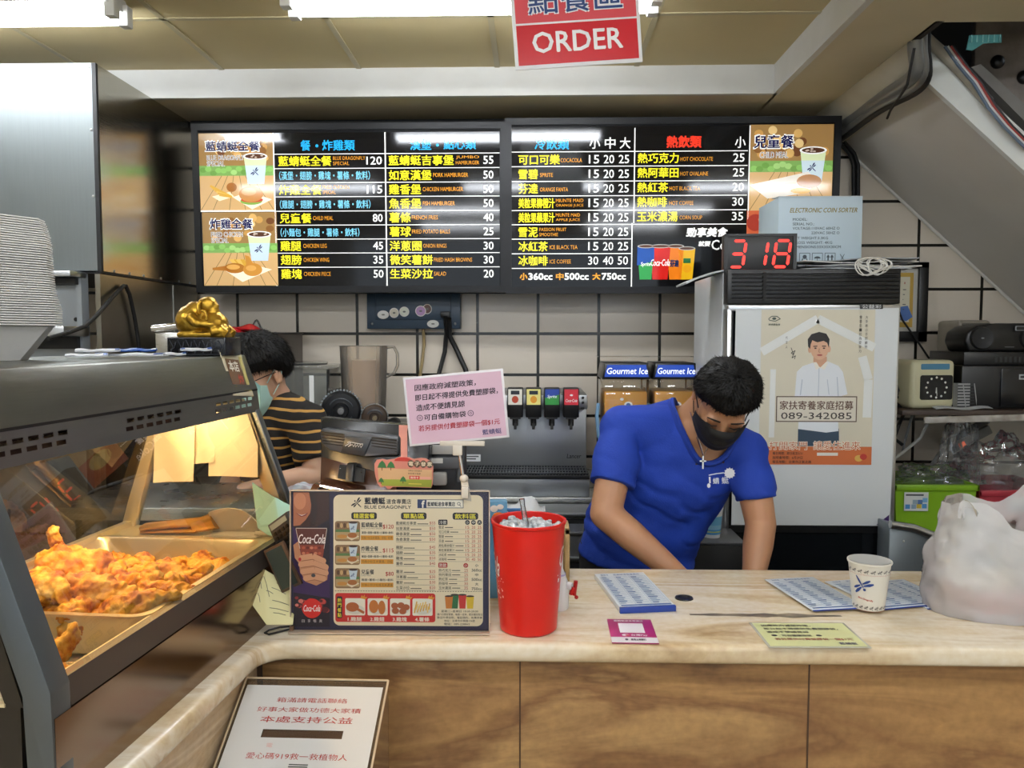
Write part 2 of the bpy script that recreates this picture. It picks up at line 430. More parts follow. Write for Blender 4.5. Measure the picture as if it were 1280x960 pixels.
# the dark space above the stairs: next flight's face
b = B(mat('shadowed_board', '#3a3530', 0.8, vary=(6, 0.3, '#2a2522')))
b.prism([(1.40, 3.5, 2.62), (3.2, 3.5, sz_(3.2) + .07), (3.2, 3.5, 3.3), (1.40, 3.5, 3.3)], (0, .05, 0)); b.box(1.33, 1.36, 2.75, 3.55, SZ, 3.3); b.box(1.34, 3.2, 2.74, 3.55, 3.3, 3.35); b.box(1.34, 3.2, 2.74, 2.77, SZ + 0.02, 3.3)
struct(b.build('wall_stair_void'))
ws = mat('worn_timber', '#5d534c', 0.6, vary=(7, 0.25, '#a39a92'), bump=(20, 0.3))
t = thing('stair_riser_panel', 'worn dark timber panel with round black knobs above the stair edge', 'panel', P(1262, 110, 3.3))
b = B(ws); b.prism([(-.14, 0, -.02), (.6, 0, -.70), (.6, 0, .26), (-.14, 0, .26)], (0, .03, 0), 0.004); b.build('board', t)
for kx, ky in ((1246, 78), (1279, 97)):
    p = P(kx, ky, 3.3) - t.location
    b = B(M_black); b.ball((p.x, -0.005, p.z), (0.027, 0.02, 0.027)); b.build('knob', t)
# upper rail, pipe and wires lying along the stair edge
b = B(mat('grey_rail_paint', '#8f8d89', 0.5, vary=(5, 0.3, '#6f6c68')))
b.prism([P(1214, 84, 3.14), P(1226, 80, 3.14), P(1300, 148, 3.14), P(1300, 171, 3.14)], (0, 0.05, 0)); tag(b.build('stair_rail'), 'grey rail running down along the upper edge of the stairs', 'rail')
b = B(mat('old_pvc', '#b8b2a4', 0.5, vary=(9, 0.3, '#8d8678')))
b.tube([P(1158, 48, 3.08), P(1178, 66, 3.08), P(1204, 92, 3.08), P(1222, 112, 3.08), P(1236, 128, 3.08)], 0.02, 12); tag(b.build('plastic_pipe'), 'old cream plastic pipe lying on the white stair edge', 'pipe')
for nm, hx, dx, lb in (('red_wire', '#9c2c22', 0, 'red wire running down beside the stair edge'), ('white_wire', '#d4d4d4', -4, 'white wire running down next to the red one'), ('blue_wire', '#5f7186', -7, 'thin blue wire tucked behind the white one by the stairs'), ('black_wire', '#17171a', 3, 'black wire twisted under the red one by the stairs')):
    b = B(mat(nm + '_sheath', hx, 0.45)); b.tube([P(1188 + dx, 58, 3.06), P(1205 + dx, 82, 3.06), P(1224 + dx, 104, 3.06), P(1242 + dx, 134, 3.06), P(1262 + dx, 158, 3.06), P(1290 + dx, 186, 3.06)], 0.006, 8)
    tag(b.build(nm), lb, 'wire')
b = B(mat('teal_mesh', '#3f7f80', 0.7))
o = (1208, 42); b.prism([P(1212, 44, 2.8), P(1252, 43, 2.8), P(1252, 53, 2.8), P(1230, 54, 2.8), P(1216, 63, 2.8), P(1208, 62, 2.8)], (0, 0.004, 0))
b.use(ink('#7fb5b4'))
for k in range(6): b.box(P(1214 + 7 * k, 48, 2.799).x, P(1214 + 7 * k, 48, 2.799).x + 0.002, 2.796, 2.7999, P(1230, 53, 2.8).z, P(1230, 44, 2.8).z)
tag(b.build('netting_scrap'), 'scrap of teal netting hanging above the stairs', 'netting')

# black conduits from the menu board up to the hole over the stairs
pm = mat('grey_conduit', '#737370', 0.28, 0.3)
for nm, off, r_, lb in (('conduit', 0, 0.026, 'thick grey conduit bending up into the hole above the stairs'), ('conduit', 9, 0.018, 'thinner grey conduit under the thick one by the stairs'), ('conduit', 15, 0.012, 'thin black conduit lowest of the three by the stairs')):
    pts = [P(1028, 176 + off, 3.9), P(1060, 153 + off, 3.75), P(1100, 124 + off, 3.4), P(1132 + off * 0.8, 103 + off * 0.9, 3.12), P(1143 + off * 1.1, 92 + off * 0.5, 3.0), P(1146 + off, 80, 2.97), P(1144 + off, 62, 2.95), P(1144 + off, 40, 2.93)]
    b = B(pm if off < 15 else M_dark); 
    cv = []
    for k_ in range(len(pts) - 1):
        p0_, p1_, p2_, p3_ = pts[max(0, k_ - 1)], pts[k_], pts[k_ + 1], pts[min(len(pts) - 1, k_ + 2)]
        for a_ in (0, .25, .5, .75): cv.append(.5 * ((2 * p1_) + (p2_ - p0_) * a_ + (2 * p0_ - 5 * p1_ + 4 * p2_ - p3_) * a_ ** 2 + (3 * p1_ - p0_ - 3 * p2_ + p3_) * a_ ** 3))
    b.tube(cv + [pts[-1]], r_, 14); tag(b.build(nm), lb, 'conduit')
b = B(M_dark); b.tube([P(1109, 148, 3.3), P(1113, 138, 3.25), P(1124, 122, 3.1), P(1134, 106, 2.95), P(1143, 60, 2.9)], 0.005, 8); tag(b.build('cable'), 'slack black cable looping from the conduits to the ceiling hole', 'cable')
for k, (dx, lb) in enumerate(((0, 'black pipe dropping down the wall right of the menu board'), (5.5, 'second black pipe dropping beside the first at the menu board'))):
    b = B(M_dark); b.tube([P(1050 + dx, 178, 3.92), P(1062 + dx, 192, 3.95), P(1067 + dx, 206, 3.96), P(1067 + dx, 248, 3.96), P(1067 + dx, 330, 3.96)], 0.010, 10); tag(b.build('drop_pipe'), lb, 'pipe')

# ---------------------------------------------------------------- ceiling lamps
M_tube = mat('fluorescent_tube', '#ffffff', 0.4, emit=('#f3f8ff', TUBE_POWER))
M_batten = mat('lamp_housing', '#dcdcd8', 0.35)
def batten(x, y, label, grp=None, n=2):
    t = thing('fluorescent_light', label, 'light', (x, y, CZ - 0.004), group=grp)
    bb = B(M_batten); bb.prism([(-0.6, -0.05, 0), (-0.6, 0.05, 0), (-0.6, 0.075, -0.03), (-0.6, 0.075, -0.045), (-0.6, -0.075, -0.045), (-0.6, -0.075, -0.03)], (1.2, 0, 0)); bb.build('housing', t)
    for s in ((-0.045, 0.045) if n == 2 else (0,)):
        bb = B(M_tube); bb.tube([(-0.585, s, -0.068), (0.585, s, -0.068)], 0.014, 12); bb.build('tube', t)
        for e in (-1, 1):
            bb = B(M_batten); bb.box(e * 0.6 - 0.018, e * 0.6 + 0.018, s - 0.02, s + 0.02, -0.09, -0.02, 0.004); bb.build('tube_holder', t)
    return t
lx = P(152, 20, 2.76).x - 0.61; rx = P(590, 8, 2.72).x
L0 = batten(lx, 2.76, 'twin tube ceiling light nearest the steel hood')
L1 = batten(rx, 2.70, 'ceiling light partly behind the hanging red order sign')
for k, (x, y) in enumerate([(-1.9, 0.55), (0.0, 0.55), (1.9, 0.45), (-0.9, -1.3), (1.3, -1.3), (-0.9, -3.4), (1.3, -3.4)]):
    dup(L0, (x, y, CZ - 0.004), (0, 0, 0), 'twin tube ceiling light over the customer side of the shop')['group'] = 'shop ceiling lights'

# hanging order sign
M_redsign = ink('#c8202c', 0.25); M_sgw = mat('sign_white_edge', '#e6e6e6', 0.35)
c = P(717, -25, 2.35)
t = thing('order_sign', 'hanging red sign reading ORDER with a white edge', 'sign', c, (0, R(-4.2), R(3)))
k = 2.35 / 1000 / 2.56
b = B(M_sgw); b.box(-200 * k, 200 * k, 0, 0.006, -262 * k, 262 * k, 0.002); b.build('board', t)
b = B(M_redsign); b.o = (0, 0, k)
b.rect2(-189, 128, 189, 250); b.use(ink('#d8525a', 0.25)); b.rect2(-189, -250, 189, 122)
b.use(ink('#f2f2f2', 0.3)); b.text2('ORDER', -142, 150, 142, 216, bold=0.03)
b.text2('點餐區', -150, 2, 150, 100, 2, bold=0.05); b.use(ink('#27447c', 0.3)); b.text2('點餐區', -147, 5, 147, 97, 3, bold=0.012)
b.build('lettering', t)
for x in (-150, 150):
    b = B(M_alu); b.tube([(x * k, 0.003, 262 * k), (x * k, 0.003, CZ - c.z)], 0.002, 6); b.build('hanger', t)

# ---------------------------------------------------------------- steel hood and wall panel on the left
hx = -1.665
t = thing('extractor_hood', 'large stainless steel extractor hood beside the menu board', 'hood', (hx, 3.06, 1.745))
b = B(M_steelh); b.box(-1.4, 0, 0.012, 0.93, 0.005, 0.79); b.build('body', t)
b = B(steel('hood_front_steel', '#7e8485', 0.5, (40, 40, 2), 3)); b.box(-1.4, -0.002, 0, 0.012, 0.0, 0.79); b.build('front_panel', t)
b = B(M_dark); b.box(-0.012, 0.004, -0.001, 0.014, 0.0, 0.79); b.box(-1.4, 0.003, 0.0, 0.93, -0.004, 0.006); b.build('seam', t)
b = B(M_alu)
for z in (0.775, 0.54, 0.29): b.ball((-0.02, -0.001, z), (0.005, 0.003, 0.005), u=10, v=6)
for y in (0.1, 0.22, 0.34, 0.5, 0.68, 0.8): b.ball((0.001, y, 0.012), (0.003, 0.006, 0.006), u=10, v=6)
b.build('rivets', t)
t = thing('wall_panel_steel', 'dull stainless splash panel under the extractor hood', 'panel', (hx - 0.004, 3.06, 0.0))
b = B(steel('dull_steel', '#8f8b80', 0.33, (3, 3, 30), 6)); b.box(-0.02, 0, 0.0, 0.90, 0.1, 1.739); b.build('sheet', t)
b = B(M_alu); b.box(0, 0.002, 0.625, 0.632, 0.1, 1.735); b.build('edge_strip', t)
# fryer back stand left of the panel
t = thing('fryer_backstand', 'steel fryer backstand with shelves below the hood', 'fryer', P(88, 445, 3.02))
z_ = lambda py: P(88, py, 3.02).z - t.location.z
b = B(mat('backstand_grey', '#a3aab0', 0.4, 0.4)); b.box(-0.6, 0.045, 0.03, 0.05, -0.6, z_(345)); b.box(0.03, 0.05, 0.0, 0.05, -0.6, z_(341)); b.build('upright', t)
b = B(M_alu); b.box(-0.6, 0.055, -0.08, 0.03, z_(347), z_(340), 0.002); b.box(-0.6, 0.06, -0.14, 0.03, z_(420), z_(408), 0.002); b.build('shelf', t)
b = B(M_dark); b.box(-0.6, 0.04, -0.02, 0.028, z_(356), z_(348)); b.box(-0.6, 0.04, -0.02, 0.028, z_(436), z_(421)); b.build('gap', t)
b = B(M_dark); b.ball((0.01, 0.028, z_(399)), (0.008, 0.006, 0.008)); b.build('screw', t)
for pts, lb in (([(155, 357, 3.21), (140, 372, 3.11), (122, 393, 3.0), (106, 408, 2.92), (85, 416, 2.80), (60, 423, 2.68)], 'black cable sagging from the hood edge to the fryer'), ([(157, 357, 3.22), (162, 368, 3.25), (168, 395, 3.29), (172, 420, 3.31), (175, 447, 3.33)], 'black cable hanging straight down from the hood edge')):
    b = B(M_dark); b.tube([P(*q) for q in pts], 0.008, 8); tag(b.build('cable'), lb, 'cable')

# ================================================================ counter
M_top = marble('counter_marble', ['#ab8e68', '#cbb490', '#dac9ab', '#e2d7c2', '#c0a57e', '#d5c4a4'], 0.22, (0.9, 5, 5), 1.5)
M_front = marble('counter_front_stone', ['#4f3620', '#84603c', '#a07a4c', '#7a5635', '#ab8758', '#5f4228'], 0.4, (0.7, 2, 3.6), 1.5)
CT = 0.90
t = thing('service_counter', 'L-shaped shop counter with cream marble top and brown stone front', 'counter', (0, 1.55, 0))
ins = []
for a in range(0, 91, 15): ins.append((-0.475 - 0.055 * math.sin(R(a)), 1.475 + 0.055 * math.cos(R(a))))
pts = [(2.6, 1.53), *ins, (-0.60, 0.45), (-1.25, 0.45), (-1.18, 2.05), (2.6, 2.05)]
b = B(M_top)
def inset(pp, d):
    out = []
    for k in range(len(pp)):
        p0, p1, p2 = Vector(pp[k - 1]), Vector(pp[k]), Vector(pp[(k + 1) % len(pp)]); e1, e2 = (p1 - p0).normalized(), (p2 - p1).normalized()
        n1, n2 = Vector((-e1.y, e1.x)), Vector((-e2.y, e2.x)); m_ = (n1 + n2); m_ = m_ / max(.2, m_.length_squared / 2); out.append(p1 - m_ * d)
    return out
loops_ = [inset(pts, d) for d in (.016, .006, .0015, 0, 0, .0015, .006, .016)]
rg_ = [[b.v((p.x, p.y - 1.55, CT - .04 + zz_)) for p in lp] for lp, zz_ in zip(loops_, (0, .0015, .006, .013, .027, .034, .0385, .04))]
for a_, c_ in zip(rg_, rg_[1:]):
    for k in range(len(pts)): b.f([a_[k], c_[k], c_[(k + 1) % len(pts)], a_[(k + 1) % len(pts)]])
b.f(rg_[0]); b.f(rg_[-1][::-1])
top = b.build('countertop', t)
b = B(M_front); b.box(-0.545, 2.6, 0.015, 0.04, 0, CT - 0.041); b.build('front_panel', t)
b = B(marble('counter_side_stone', ['#a28462', '#b79d7c', '#c7b294', '#b89c78', '#cdb99c', '#ab8e6c'], 0.4, (7, 1.1, 7), 1.5))
b.prism([(-0.555, 0.02, 0), (-0.625, -1.1, 0), (-0.65, -1.1, 0), (-0.58, 0.02, 0)], (0, 0, CT - 0.041)); b.build('side_panel', t)
b = B(mat('stone_joint', '#4a3524', 0.8))
b.box(-0.556, -0.548, 0.012, 0.016, 0, CT - 0.042); b.build('joint', t)
for px in (650, 1010): x = P(px, 900, 1.565).x; b = B(mat('stone_joint')); b.box(x - 0.0015, x + 0.0015, 0.0135, 0.016, 0, CT - 0.042); b.build('joint', t)
b = B(mat('counter_carcass', '#4b4038', 0.6)); b.box(-0.54, 2.6, 0.04, 0.06, 0, CT - 0.042); b.box(-0.54, 2.6, 0.06, 0.48, 0.70, 0.72); b.box(-1.22, -1.2, -1.0, 0.5, 0, CT - 0.042); b.box(-1.2, -0.6, 0.42, 0.44, 0, CT - 0.042); b.build('carcass', t)
q = PZ(855, 748, CT)
b = B(M_black); b.lathe([(0, 0.0012), (0.013, 0.0012), (0.014, 0.003), (0.020, 0.003), (0.021, 0.0)], (q.x, q.y - 1.55, CT), 24); b.build('cable_grommet', t)
b = B(mat('dark_vein', '#4a4238', 0.35, vary=(30, 0.2, '#8d7d68')))
v0, v1 = PZ(862, 768, CT + 0.0004), PZ(1052, 770, CT + 0.0004)
ptsu, ptsd = [], []
for k in range(13):
    a = k / 12; p = v0.lerp(v1, a); hh = 0.005 + 0.03 * abs(noise.noise((k * 0.7, 3, 1))) * math.sin(math.pi * a)
    ptsu.append((p.x, p.y - 1.55 + hh, CT + 0.0004)); ptsd.append((p.x, p.y - 1.55 - hh, CT + 0.0004))
b.face(ptsd + ptsu[::-1]); b.build('vein', t)
# ================================================================ heated display case
M_case = steel('case_steel', '#7f807a', 0.36, (40, 3, 40), 5)
M_caseb = mat('case_frame_grey', '#5a6064', 0.35, 0.6)
M_cased = mat('case_dark_panel', '#17130f', 0.3)
M_glass = pane('case_glass', '#f6f8f6', 1.52, 0.0, boost=1.5)
M_inner = mat('case_inner_steel', '#dccfac', 0.35, 0.45)
CR = R(-4.2)
CASE = Vector((-0.545, 1.83, CT))
CM = Matrix.Translation(CASE) @ Matrix.Rotation(CR, 4, 'Z')
L = 0.865
t = thing('food_display_case', 'heated glass display case of fried chicken at the counter end', 'display case', CASE, (0, 0, CR))
Y0, Y1 = -L, 0.0
# lower front panel and frame
b = B(mat('case_mirror_steel', '#8a7766', 0.17, 1.0)); b.prism([(0.006, Y0, 0.0), (0.006, Y0, 0.117), (-0.012, Y0, 0.117), (-0.012, Y0, 0.0)], (0, L, 0)); b.build('lower_panel', t)
b = B(mat('case_rail_brown', '#544d48', 0.35, 0.6)); b.prism([(0.005, Y0 + .034, 0.119), (0.0, Y0 + .034, 0.158), (-0.016, Y0 + .034, 0.158), (-0.012, Y0 + .034, 0.119)], (0, L - .034, 0)); b.build('lower_rail', t)
b = B(M_glass)
sl = 0.095 / 0.266
b.face([(-0.002, Y0 + 0.03, 0.159), (-0.002, Y1 - 0.012, 0.159), (-0.095, Y1 - 0.012, 0.425), (-0.095, Y0 + 0.03, 0.425)]); b.build('front_glass', t)
# posts
def post(name, xa, za, xb, zb, ya, yb, wd, m):
    bb = B(m); d = Vector((xb - xa, 0, zb - za)).normalized(); nx = Vector((d.z, 0, -d.x)) * wd
    bb.prism([(xa, ya, za), (xb, ya, zb), (xb - nx.x, ya, zb - nx.z), (xa - nx.x, ya, za - nx.z)], (0, yb - ya, 0), 0.0015); return bb.build(name, t)
post('corner_post', 0.004, 0.150, -0.094, 0.43, -0.012, 0.012, 0.012, M_caseb)
b = B(M_caseb); b.prism([(0.007, Y0 - 0.004, 0), (0.004, Y0 - 0.004, 0.152), (-0.094, Y0 - 0.004, 0.43), (-0.128, Y0 - 0.004, 0.43), (-0.032, Y0 - 0.004, 0.146), (-0.030, Y0 - 0.004, 0)], (0, 0.038, 0), 0.0015); b.build('corner_post', t)
post('inner_post', -0.014, 0.15, -0.108, 0.425, -0.016, 0.004, 0.030, M_inner)
post('inner_post', -0.395, 0.15, -0.315, 0.425, -0.02, 0.004, 0.030, M_inner)
post('inner_post', -0.014, 0.15, -0.108, 0.425, Y0 + 0.0, Y0 + 0.02, 0.024, M_cased)
# near end: dark panel with its own window
b = B(M_cased); b.prism([(-0.040, Y0, 0), (-0.040, Y0, 0.131), (-0.5, Y0, 0.131), (-0.5, Y0, 0)], (0, 0.02, 0)); b.prism([(-0.036, Y0, 0.13), (-0.06, Y0, 0.13), (-0.16, Y0, 0.425), (-0.125, Y0, 0.425)], (0, 0.018, 0)); b.build('end_panel', t)
b = B(M_inner); b.prism([(-0.060, Y0 - 0.002, 0.130), (-0.060, Y0 - 0.002, 0.134), (-0.45, Y0 - 0.002, 0.134), (-0.45, Y0 - 0.002, 0.130)], (0, 0.01, 0)); b.build('window_trim', t)
b = B(M_glass); b.face([(-0.06, Y0 + 0.008, 0.133), (-0.44, Y0 + 0.008, 0.133), (-0.34, Y0 + 0.008, 0.425), (-0.16, Y0 + 0.008, 0.425)]); b.build('end_glass', t)
b = B(M_glass); b.face([(-0.02, Y1 - 0.004, 0.16), (-0.43, Y1 - 0.004, 0.16), (-0.335, Y1 - 0.004, 0.425), (-0.11, Y1 - 0.004, 0.425)]); b.build('end_glass', t)
# back doors, deck, ledges
b = B(M_inner); b.prism([(-0.43, Y0, 0.10), (-0.43, Y0, 0.155), (-0.415, Y0, 0.165), (-0.40, Y0, 0.165), (-0.40, Y0, 0.155), (-0.42, Y0, 0.10)], (0, L, 0)); b.build('back_rail', t)
b = B(pane('smoked_back_glass', '#8a7a68', 1.45, 0.0)); b.face([(-0.425, Y0, 0.16), (-0.425, Y1, 0.16), (-0.335, Y1, 0.425), (-0.335, Y0, 0.425)]); b.build('back_glass', t)
b = B(M_inner); b.box(-0.43, -0.014, Y0 + 0.02, Y1 - 0.005, 0.070, 0.078); b.box(-0.43, -0.014, -0.125, Y1 - 0.005, 0.078, 0.152); b.box(-0.022, -0.010, Y0 + 0.03, Y1 - 0.01, 0.078, 0.156); b.build('deck', t)
b = B(mat('case_base_dark', '#2a241f', 0.6)); b.box(-0.49, -0.013, Y0 + 0.02, Y1, 0.0, 0.069); b.build('base', t)
# louvred strip with slots, hood
sx0, sz0, sx1, sz1 = -0.0945, 0.425, -0.100, 0.474
b = B(M_case)
def lou(y, a): return (sx0 + (sx1 - sx0) * a, y, sz0 + (sz1 - sz0) * a)
slots = []
for g in (-0.205, -0.525, -0.855):
    for r_ in range(2):
        for k in range(6): slots.append((g + 0.006 + 0.031 * k - 0.006 * r_, g + 0.006 + 0.031 * k - 0.006 * r_ + 0.021, 0.60 - 0.28 * r_, 0.74 - 0.28 * r_))
rows = [(0.0, 0.32, None), (0.32, 0.46, 1), (0.46, 0.60, None), (0.60, 0.74, 0), (0.74, 1.0, None)]
for a0, a1, row in rows:
    cuts = [] if row is None else sorted([(s[0], s[1]) for s in slots if abs(s[2] - a0) < 0.02 and s[0] > Y0])
    y = Y0
    for c0, c1 in cuts + [(Y1 + 0.012, None)]:
        b.face([lou(y, a0), lou(c0, a0), lou(c0, a1), lou(y, a1)])
        if c1: y = c1
b.build('louvre_strip', t)
b = B(M_case)
b.prism([(-0.098, Y0, 0.476), (-0.128, Y0, 0.556), (-0.50, Y0, 0.556), (-0.50, Y0, 0.50), (-0.34, Y0, 0.43), (-0.33, Y0, 0.43), (-0.33, Y0, 0.476)], (0, L + 0.012, 0), 0.003, rims=False); b.build('hood', t)
b = B(M_dark); b.prism([(-0.099, Y0, 0.473), (-0.0985, Y0, 0.4775), (-0.12, Y0, 0.4775), (-0.12, Y0, 0.473)], (0, L + 0.01, 0)); b.build('hood_seam', t)
b = B(mat('lamp_reflector', '#e8d9b0', 0.35, 0.6)); b.box(-0.325, -0.112, Y0 + 0.03, Y1 - 0.03, 0.452, 0.456); b.build('reflector', t)
b = B(mat('baffle_dark', '#2a1512', 0.6)); b.box(-0.115, -0.112, Y0, -0.17, 0.428, 0.474); b.build('baffle', t)  # added dark plate hiding the lamp glow behind all but the far slots
lampm = mat('heat_lamp_glow', '#ffd9a0', 0.4, emit=('#ffd596', HEAT_POWER))
b = B(lampm); b.tube([(-0.21, -0.06, 0.436), (-0.21, Y0 + 0.1, 0.436)], 0.010, 10); b.build('heat_lamp', t)

def cl(x, y, z): return CM @ Vector((x, y, z))
# hanging greaseproof sheets at the far end
pap = mat('greaseproof_paper', '#f4ead0', 0.8, bump=(14, 0.12))
for (xa, xb, ztop, zbot, yy, lb) in ((-0.335, -0.235, 0.425, 0.262, -0.03, 'cream paper sheet hanging in the case, nearest the back post'), (-0.245, -0.19, 0.425, 0.305, -0.018, 'short cream paper hanging between the two long sheets'), (-0.205, -0.085, 0.425, 0.276, -0.026, 'cream paper sheet hanging in the case beside the sloping post')):
    bb = B(pap)
    def fn(u, v, xa=xa, xb=xb): return (xa + (xb - xa) * u, yy + 0.004 * math.sin(5 * u + 3 * v) - 0.006 * (1 - v) ** 2, zbot + (ztop - zbot) * v + 0.006 * (1 - v) * (u - 0.4))
    if xb > -0.1:
        def fn(u, v, xa=xa, xb=xb): xr = min(xb, -0.112 + 0.36 * (0.425 - (zbot + (ztop - zbot) * v))); return (xa + (xr - xa) * u, yy + 0.004 * math.sin(5 * u + 3 * v), zbot + (ztop - zbot) * v)
    bb.sheet(fn, 10, 10, 0.0006); o = bb.build('paper_sheet', None, CASE, (0, 0, CR)); tag(o, lb, 'paper')

# stainless food tray
M_tray = mat('tray_steel', '#dcd0b4', 0.28, 0.7, bump=(60, 0.05))
def pan(name, x0, x1, y0, y1, zt, dep, label):
    tt = thing(name, label, 'tray', CM @ Vector(((x0 + x1) / 2, (y0 + y1) / 2, zt - dep)), (0, 0, CR))
    wx, wy = (x1 - x0) / 2, (y1 - y0) / 2
    def rr(ex, ey, r, z):
        out = []
        for sx, sy, a in ((1, -1, -90), (1, 1, 0), (-1, 1, 90), (-1, -1, 180)):
            for k in range(6): out.append((sx * (ex - r) + r * math.cos(R(a + 18 * k)), sy * (ey - r) + r * math.sin(R(a + 18 * k)), z))
        return out
    bb = B(M_tray); loops = [rr(wx, wy, 0.03, dep - 0.004), rr(wx, wy, 0.03, dep), rr(wx - 0.012, wy - 0.012, 0.025, dep), rr(wx - 0.016, wy - 0.016, 0.025, dep - 0.006), rr(wx - 0.026, wy - 0.026, 0.03, 0.008), rr(wx - 0.034, wy - 0.034, 0.03, 0.002),
        rr(wx - 0.034, wy - 0.034, 0.03, 0.0), rr(wx - 0.024, wy - 0.024, 0.03, 0.006), rr(wx - 0.014, wy - 0.014, 0.025, dep - 0.006)]
    rings = [[bb.v(p) for p in lp] for lp in loops]; n = len(rings[0])
    for i in list(range(len(rings) - 1)) + [-1]:
        a, c = (rings[i], rings[i + 1]) if i >= 0 else (rings[-1], rings[0])
        if i == 5: continue
        for k in range(n): bb.f([a[k], a[(k + 1) % n], c[(k + 1) % n], c[k]])
    bb.f(rings[5]); bb.f(rings[6][::-1]); bb.build('pan', tt); return tt
pan('food_tray', -0.415, -0.018, -0.615, -0.125, 0.158, 0.078, 'deep stainless tray heaped with fried chicken')
# wire rack in the near part
M_rackm = mat('rack_wire', '#d9d2c2', 0.25, 1.0)
tt = thing('wire_rack', 'wire rack on the case floor in front of the deep tray', 'rack', cl(-0.22, -0.745, 0.079), (0, 0, CR))
b = B(M_rackm)
for k in range(15): y = -0.105 + 0.015 * k; b.tube([(-0.19, y, 0.012), (0.19, y, 0.012)], 0.0018, 6)
b.build('cross_wires', tt)
b = B(M_rackm)
for x in (-0.15, 0, 0.15): b.tube([(x, -0.11, 0.009), (x, 0.11, 0.009)], 0.0024, 6)
for x in (-0.15, 0.15):
    for y in (-0.1, 0.1): b.tube([(x, y, 0.009), (x, y, 0.0)], 0.003, 6)
b.build('frame', tt)

# fried chicken
def crust_mat():
    m = mat('fried_crust', '#d98a22', 0.55)
    nt = m.node_tree; p = nt.nodes['Principled BSDF']
    tc = nt.nodes.new('ShaderNodeTexCoord'); n = nt.nodes.new('ShaderNodeTexNoise'); n.inputs['Scale'].default_value = 38; n.inputs['Detail'].default_value = 6
    cr = nt.nodes.new('ShaderNodeValToRGB'); e = cr.color_ramp.elements; e.new(0.5); e.new(0.6)
    for k, (q, c) in enumerate(((0.33, '#9a4c12'), (0.44, '#cf8220'), (0.54, '#e8ab3c'), (0.68, '#f6c968'))): e[k].position = q; e[k].color = lin(c)
    nt.links.new(tc.outputs['Object'], n.inputs['Vector']); nt.links.new(n.outputs['Fac'], cr.inputs[0]); nt.links.new(cr.outputs[0], p.inputs['Base Color'])
    n2 = nt.nodes.new('ShaderNodeTexNoise'); n2.inputs['Scale'].default_value = 150; n2.inputs['Detail'].default_value = 4
    bp = nt.nodes.new('ShaderNodeBump'); bp.inputs['Strength'].default_value = 0.5; bp.inputs['Distance'].default_value = 0.004
    nt.links.new(tc.outputs['Object'], n2.inputs['Vector']); nt.links.new(n2.outputs['Fac'], bp.inputs['Height']); nt.links.new(bp.outputs[0], p.inputs['Normal'])
    return m
M_crust = crust_mat()
def crusty(seed):
    o = Vector((seed * 3.1, seed, -seed))
    def d(c, n): return 0.006 * noise.noise(c * 38 + o) + 0.005 * noise.noise(c * 95 + o) + 0.0035 * noise.noise(c * 190 + o)
    return d
def chicken(kind, seed):
    b = B()
    if kind == 'drumstick':
        b.tube([(-0.06, 0, 0.004), (-0.045, 0, 0.002), (-0.02, 0.002, 0), (0.01, 0.004, 0), (0.035, 0.004, 0), (0.055, 0.002, 0)], [0.012, 0.013, 0.014, 0.026, 0.031, 0.017], 14)
        b.ball((-0.062, 0, 0.006), 0.015); b.ball((0.035, 0.004, 0), (0.034, 0.03, 0.029))
    elif kind == 'wing':
        b.tube([(-0.055, -0.02, 0), (-0.03, 0.004, 0.008), (0, 0.018, 0.010)], [0.013, 0.018, 0.019], 12); b.tube([(0, 0.018, 0.010), (0.028, -0.004, 0.006), (0.058, -0.022, 0)], [0.019, 0.021, 0.017], 12)
        b.ball((0.058, -0.022, 0), 0.02); b.ball((-0.056, -0.02, 0), 0.014); b.ball((0.0, 0.014, 0.008), (0.022, 0.018, 0.016))
    elif kind == 'thigh':
        b.ball((0, 0, 0), (0.048, 0.036, 0.026)); b.ball((0.03, 0.012, 0.004), (0.028, 0.03, 0.022)); b.ball((-0.03, -0.012, 0), (0.028, 0.024, 0.02))
    else:
        b.tube([(-0.07, 0, 0), (-0.03, 0.01, 0.006), (0.015, 0.004, 0.006), (0.06, -0.012, 0)], [0.012, 0.021, 0.023, 0.013], 12); b.ball((0.0, 0.008, 0.0), (0.05, 0.024, 0.019))
    nb = fuse(b, 0.003, 3, crusty(seed)); nb.mats = [M_crust]; return nb.build('fried_chicken', sharp=180)
protos = {k: [chicken(k, 1.7 * i + j * 9.1) for j in range(2)] for i, k in enumerate(('drumstick', 'wing', 'thigh', 'strip'))}
lbs = {'drumstick': 'golden fried chicken drumstick in the heap on the deep tray', 'wing': 'golden crispy fried chicken wing in the heap on the tray', 'thigh': 'chunky golden fried chicken thigh in the tray heap', 'strip': 'long golden fried chicken piece in the tray heap'}
used = set()
def put_chicken(kind, v_, x, y, z, rot, label=None, sc=1.0, group=None):
    o = protos[kind][v_]
    if o.name in used: o = o.copy(); COL.objects.link(o)
    used.add(o.name); o.name = 'fried_chicken'
    used.add(o.name); protos[kind][v_] = o
    o.location = cl(x, y, z); o.rotation_euler = rot; o.scale = (sc, sc, sc); o['label'] = label or lbs[kind]; o['category'] = 'fried chicken'
    o['group'] = group or {'drumstick': 'drumsticks in the tray', 'wing': 'wings in the tray', 'thigh': 'thighs in the tray', 'strip': 'long pieces in the tray'}[kind]
    return o
rnd = random.Random(11)
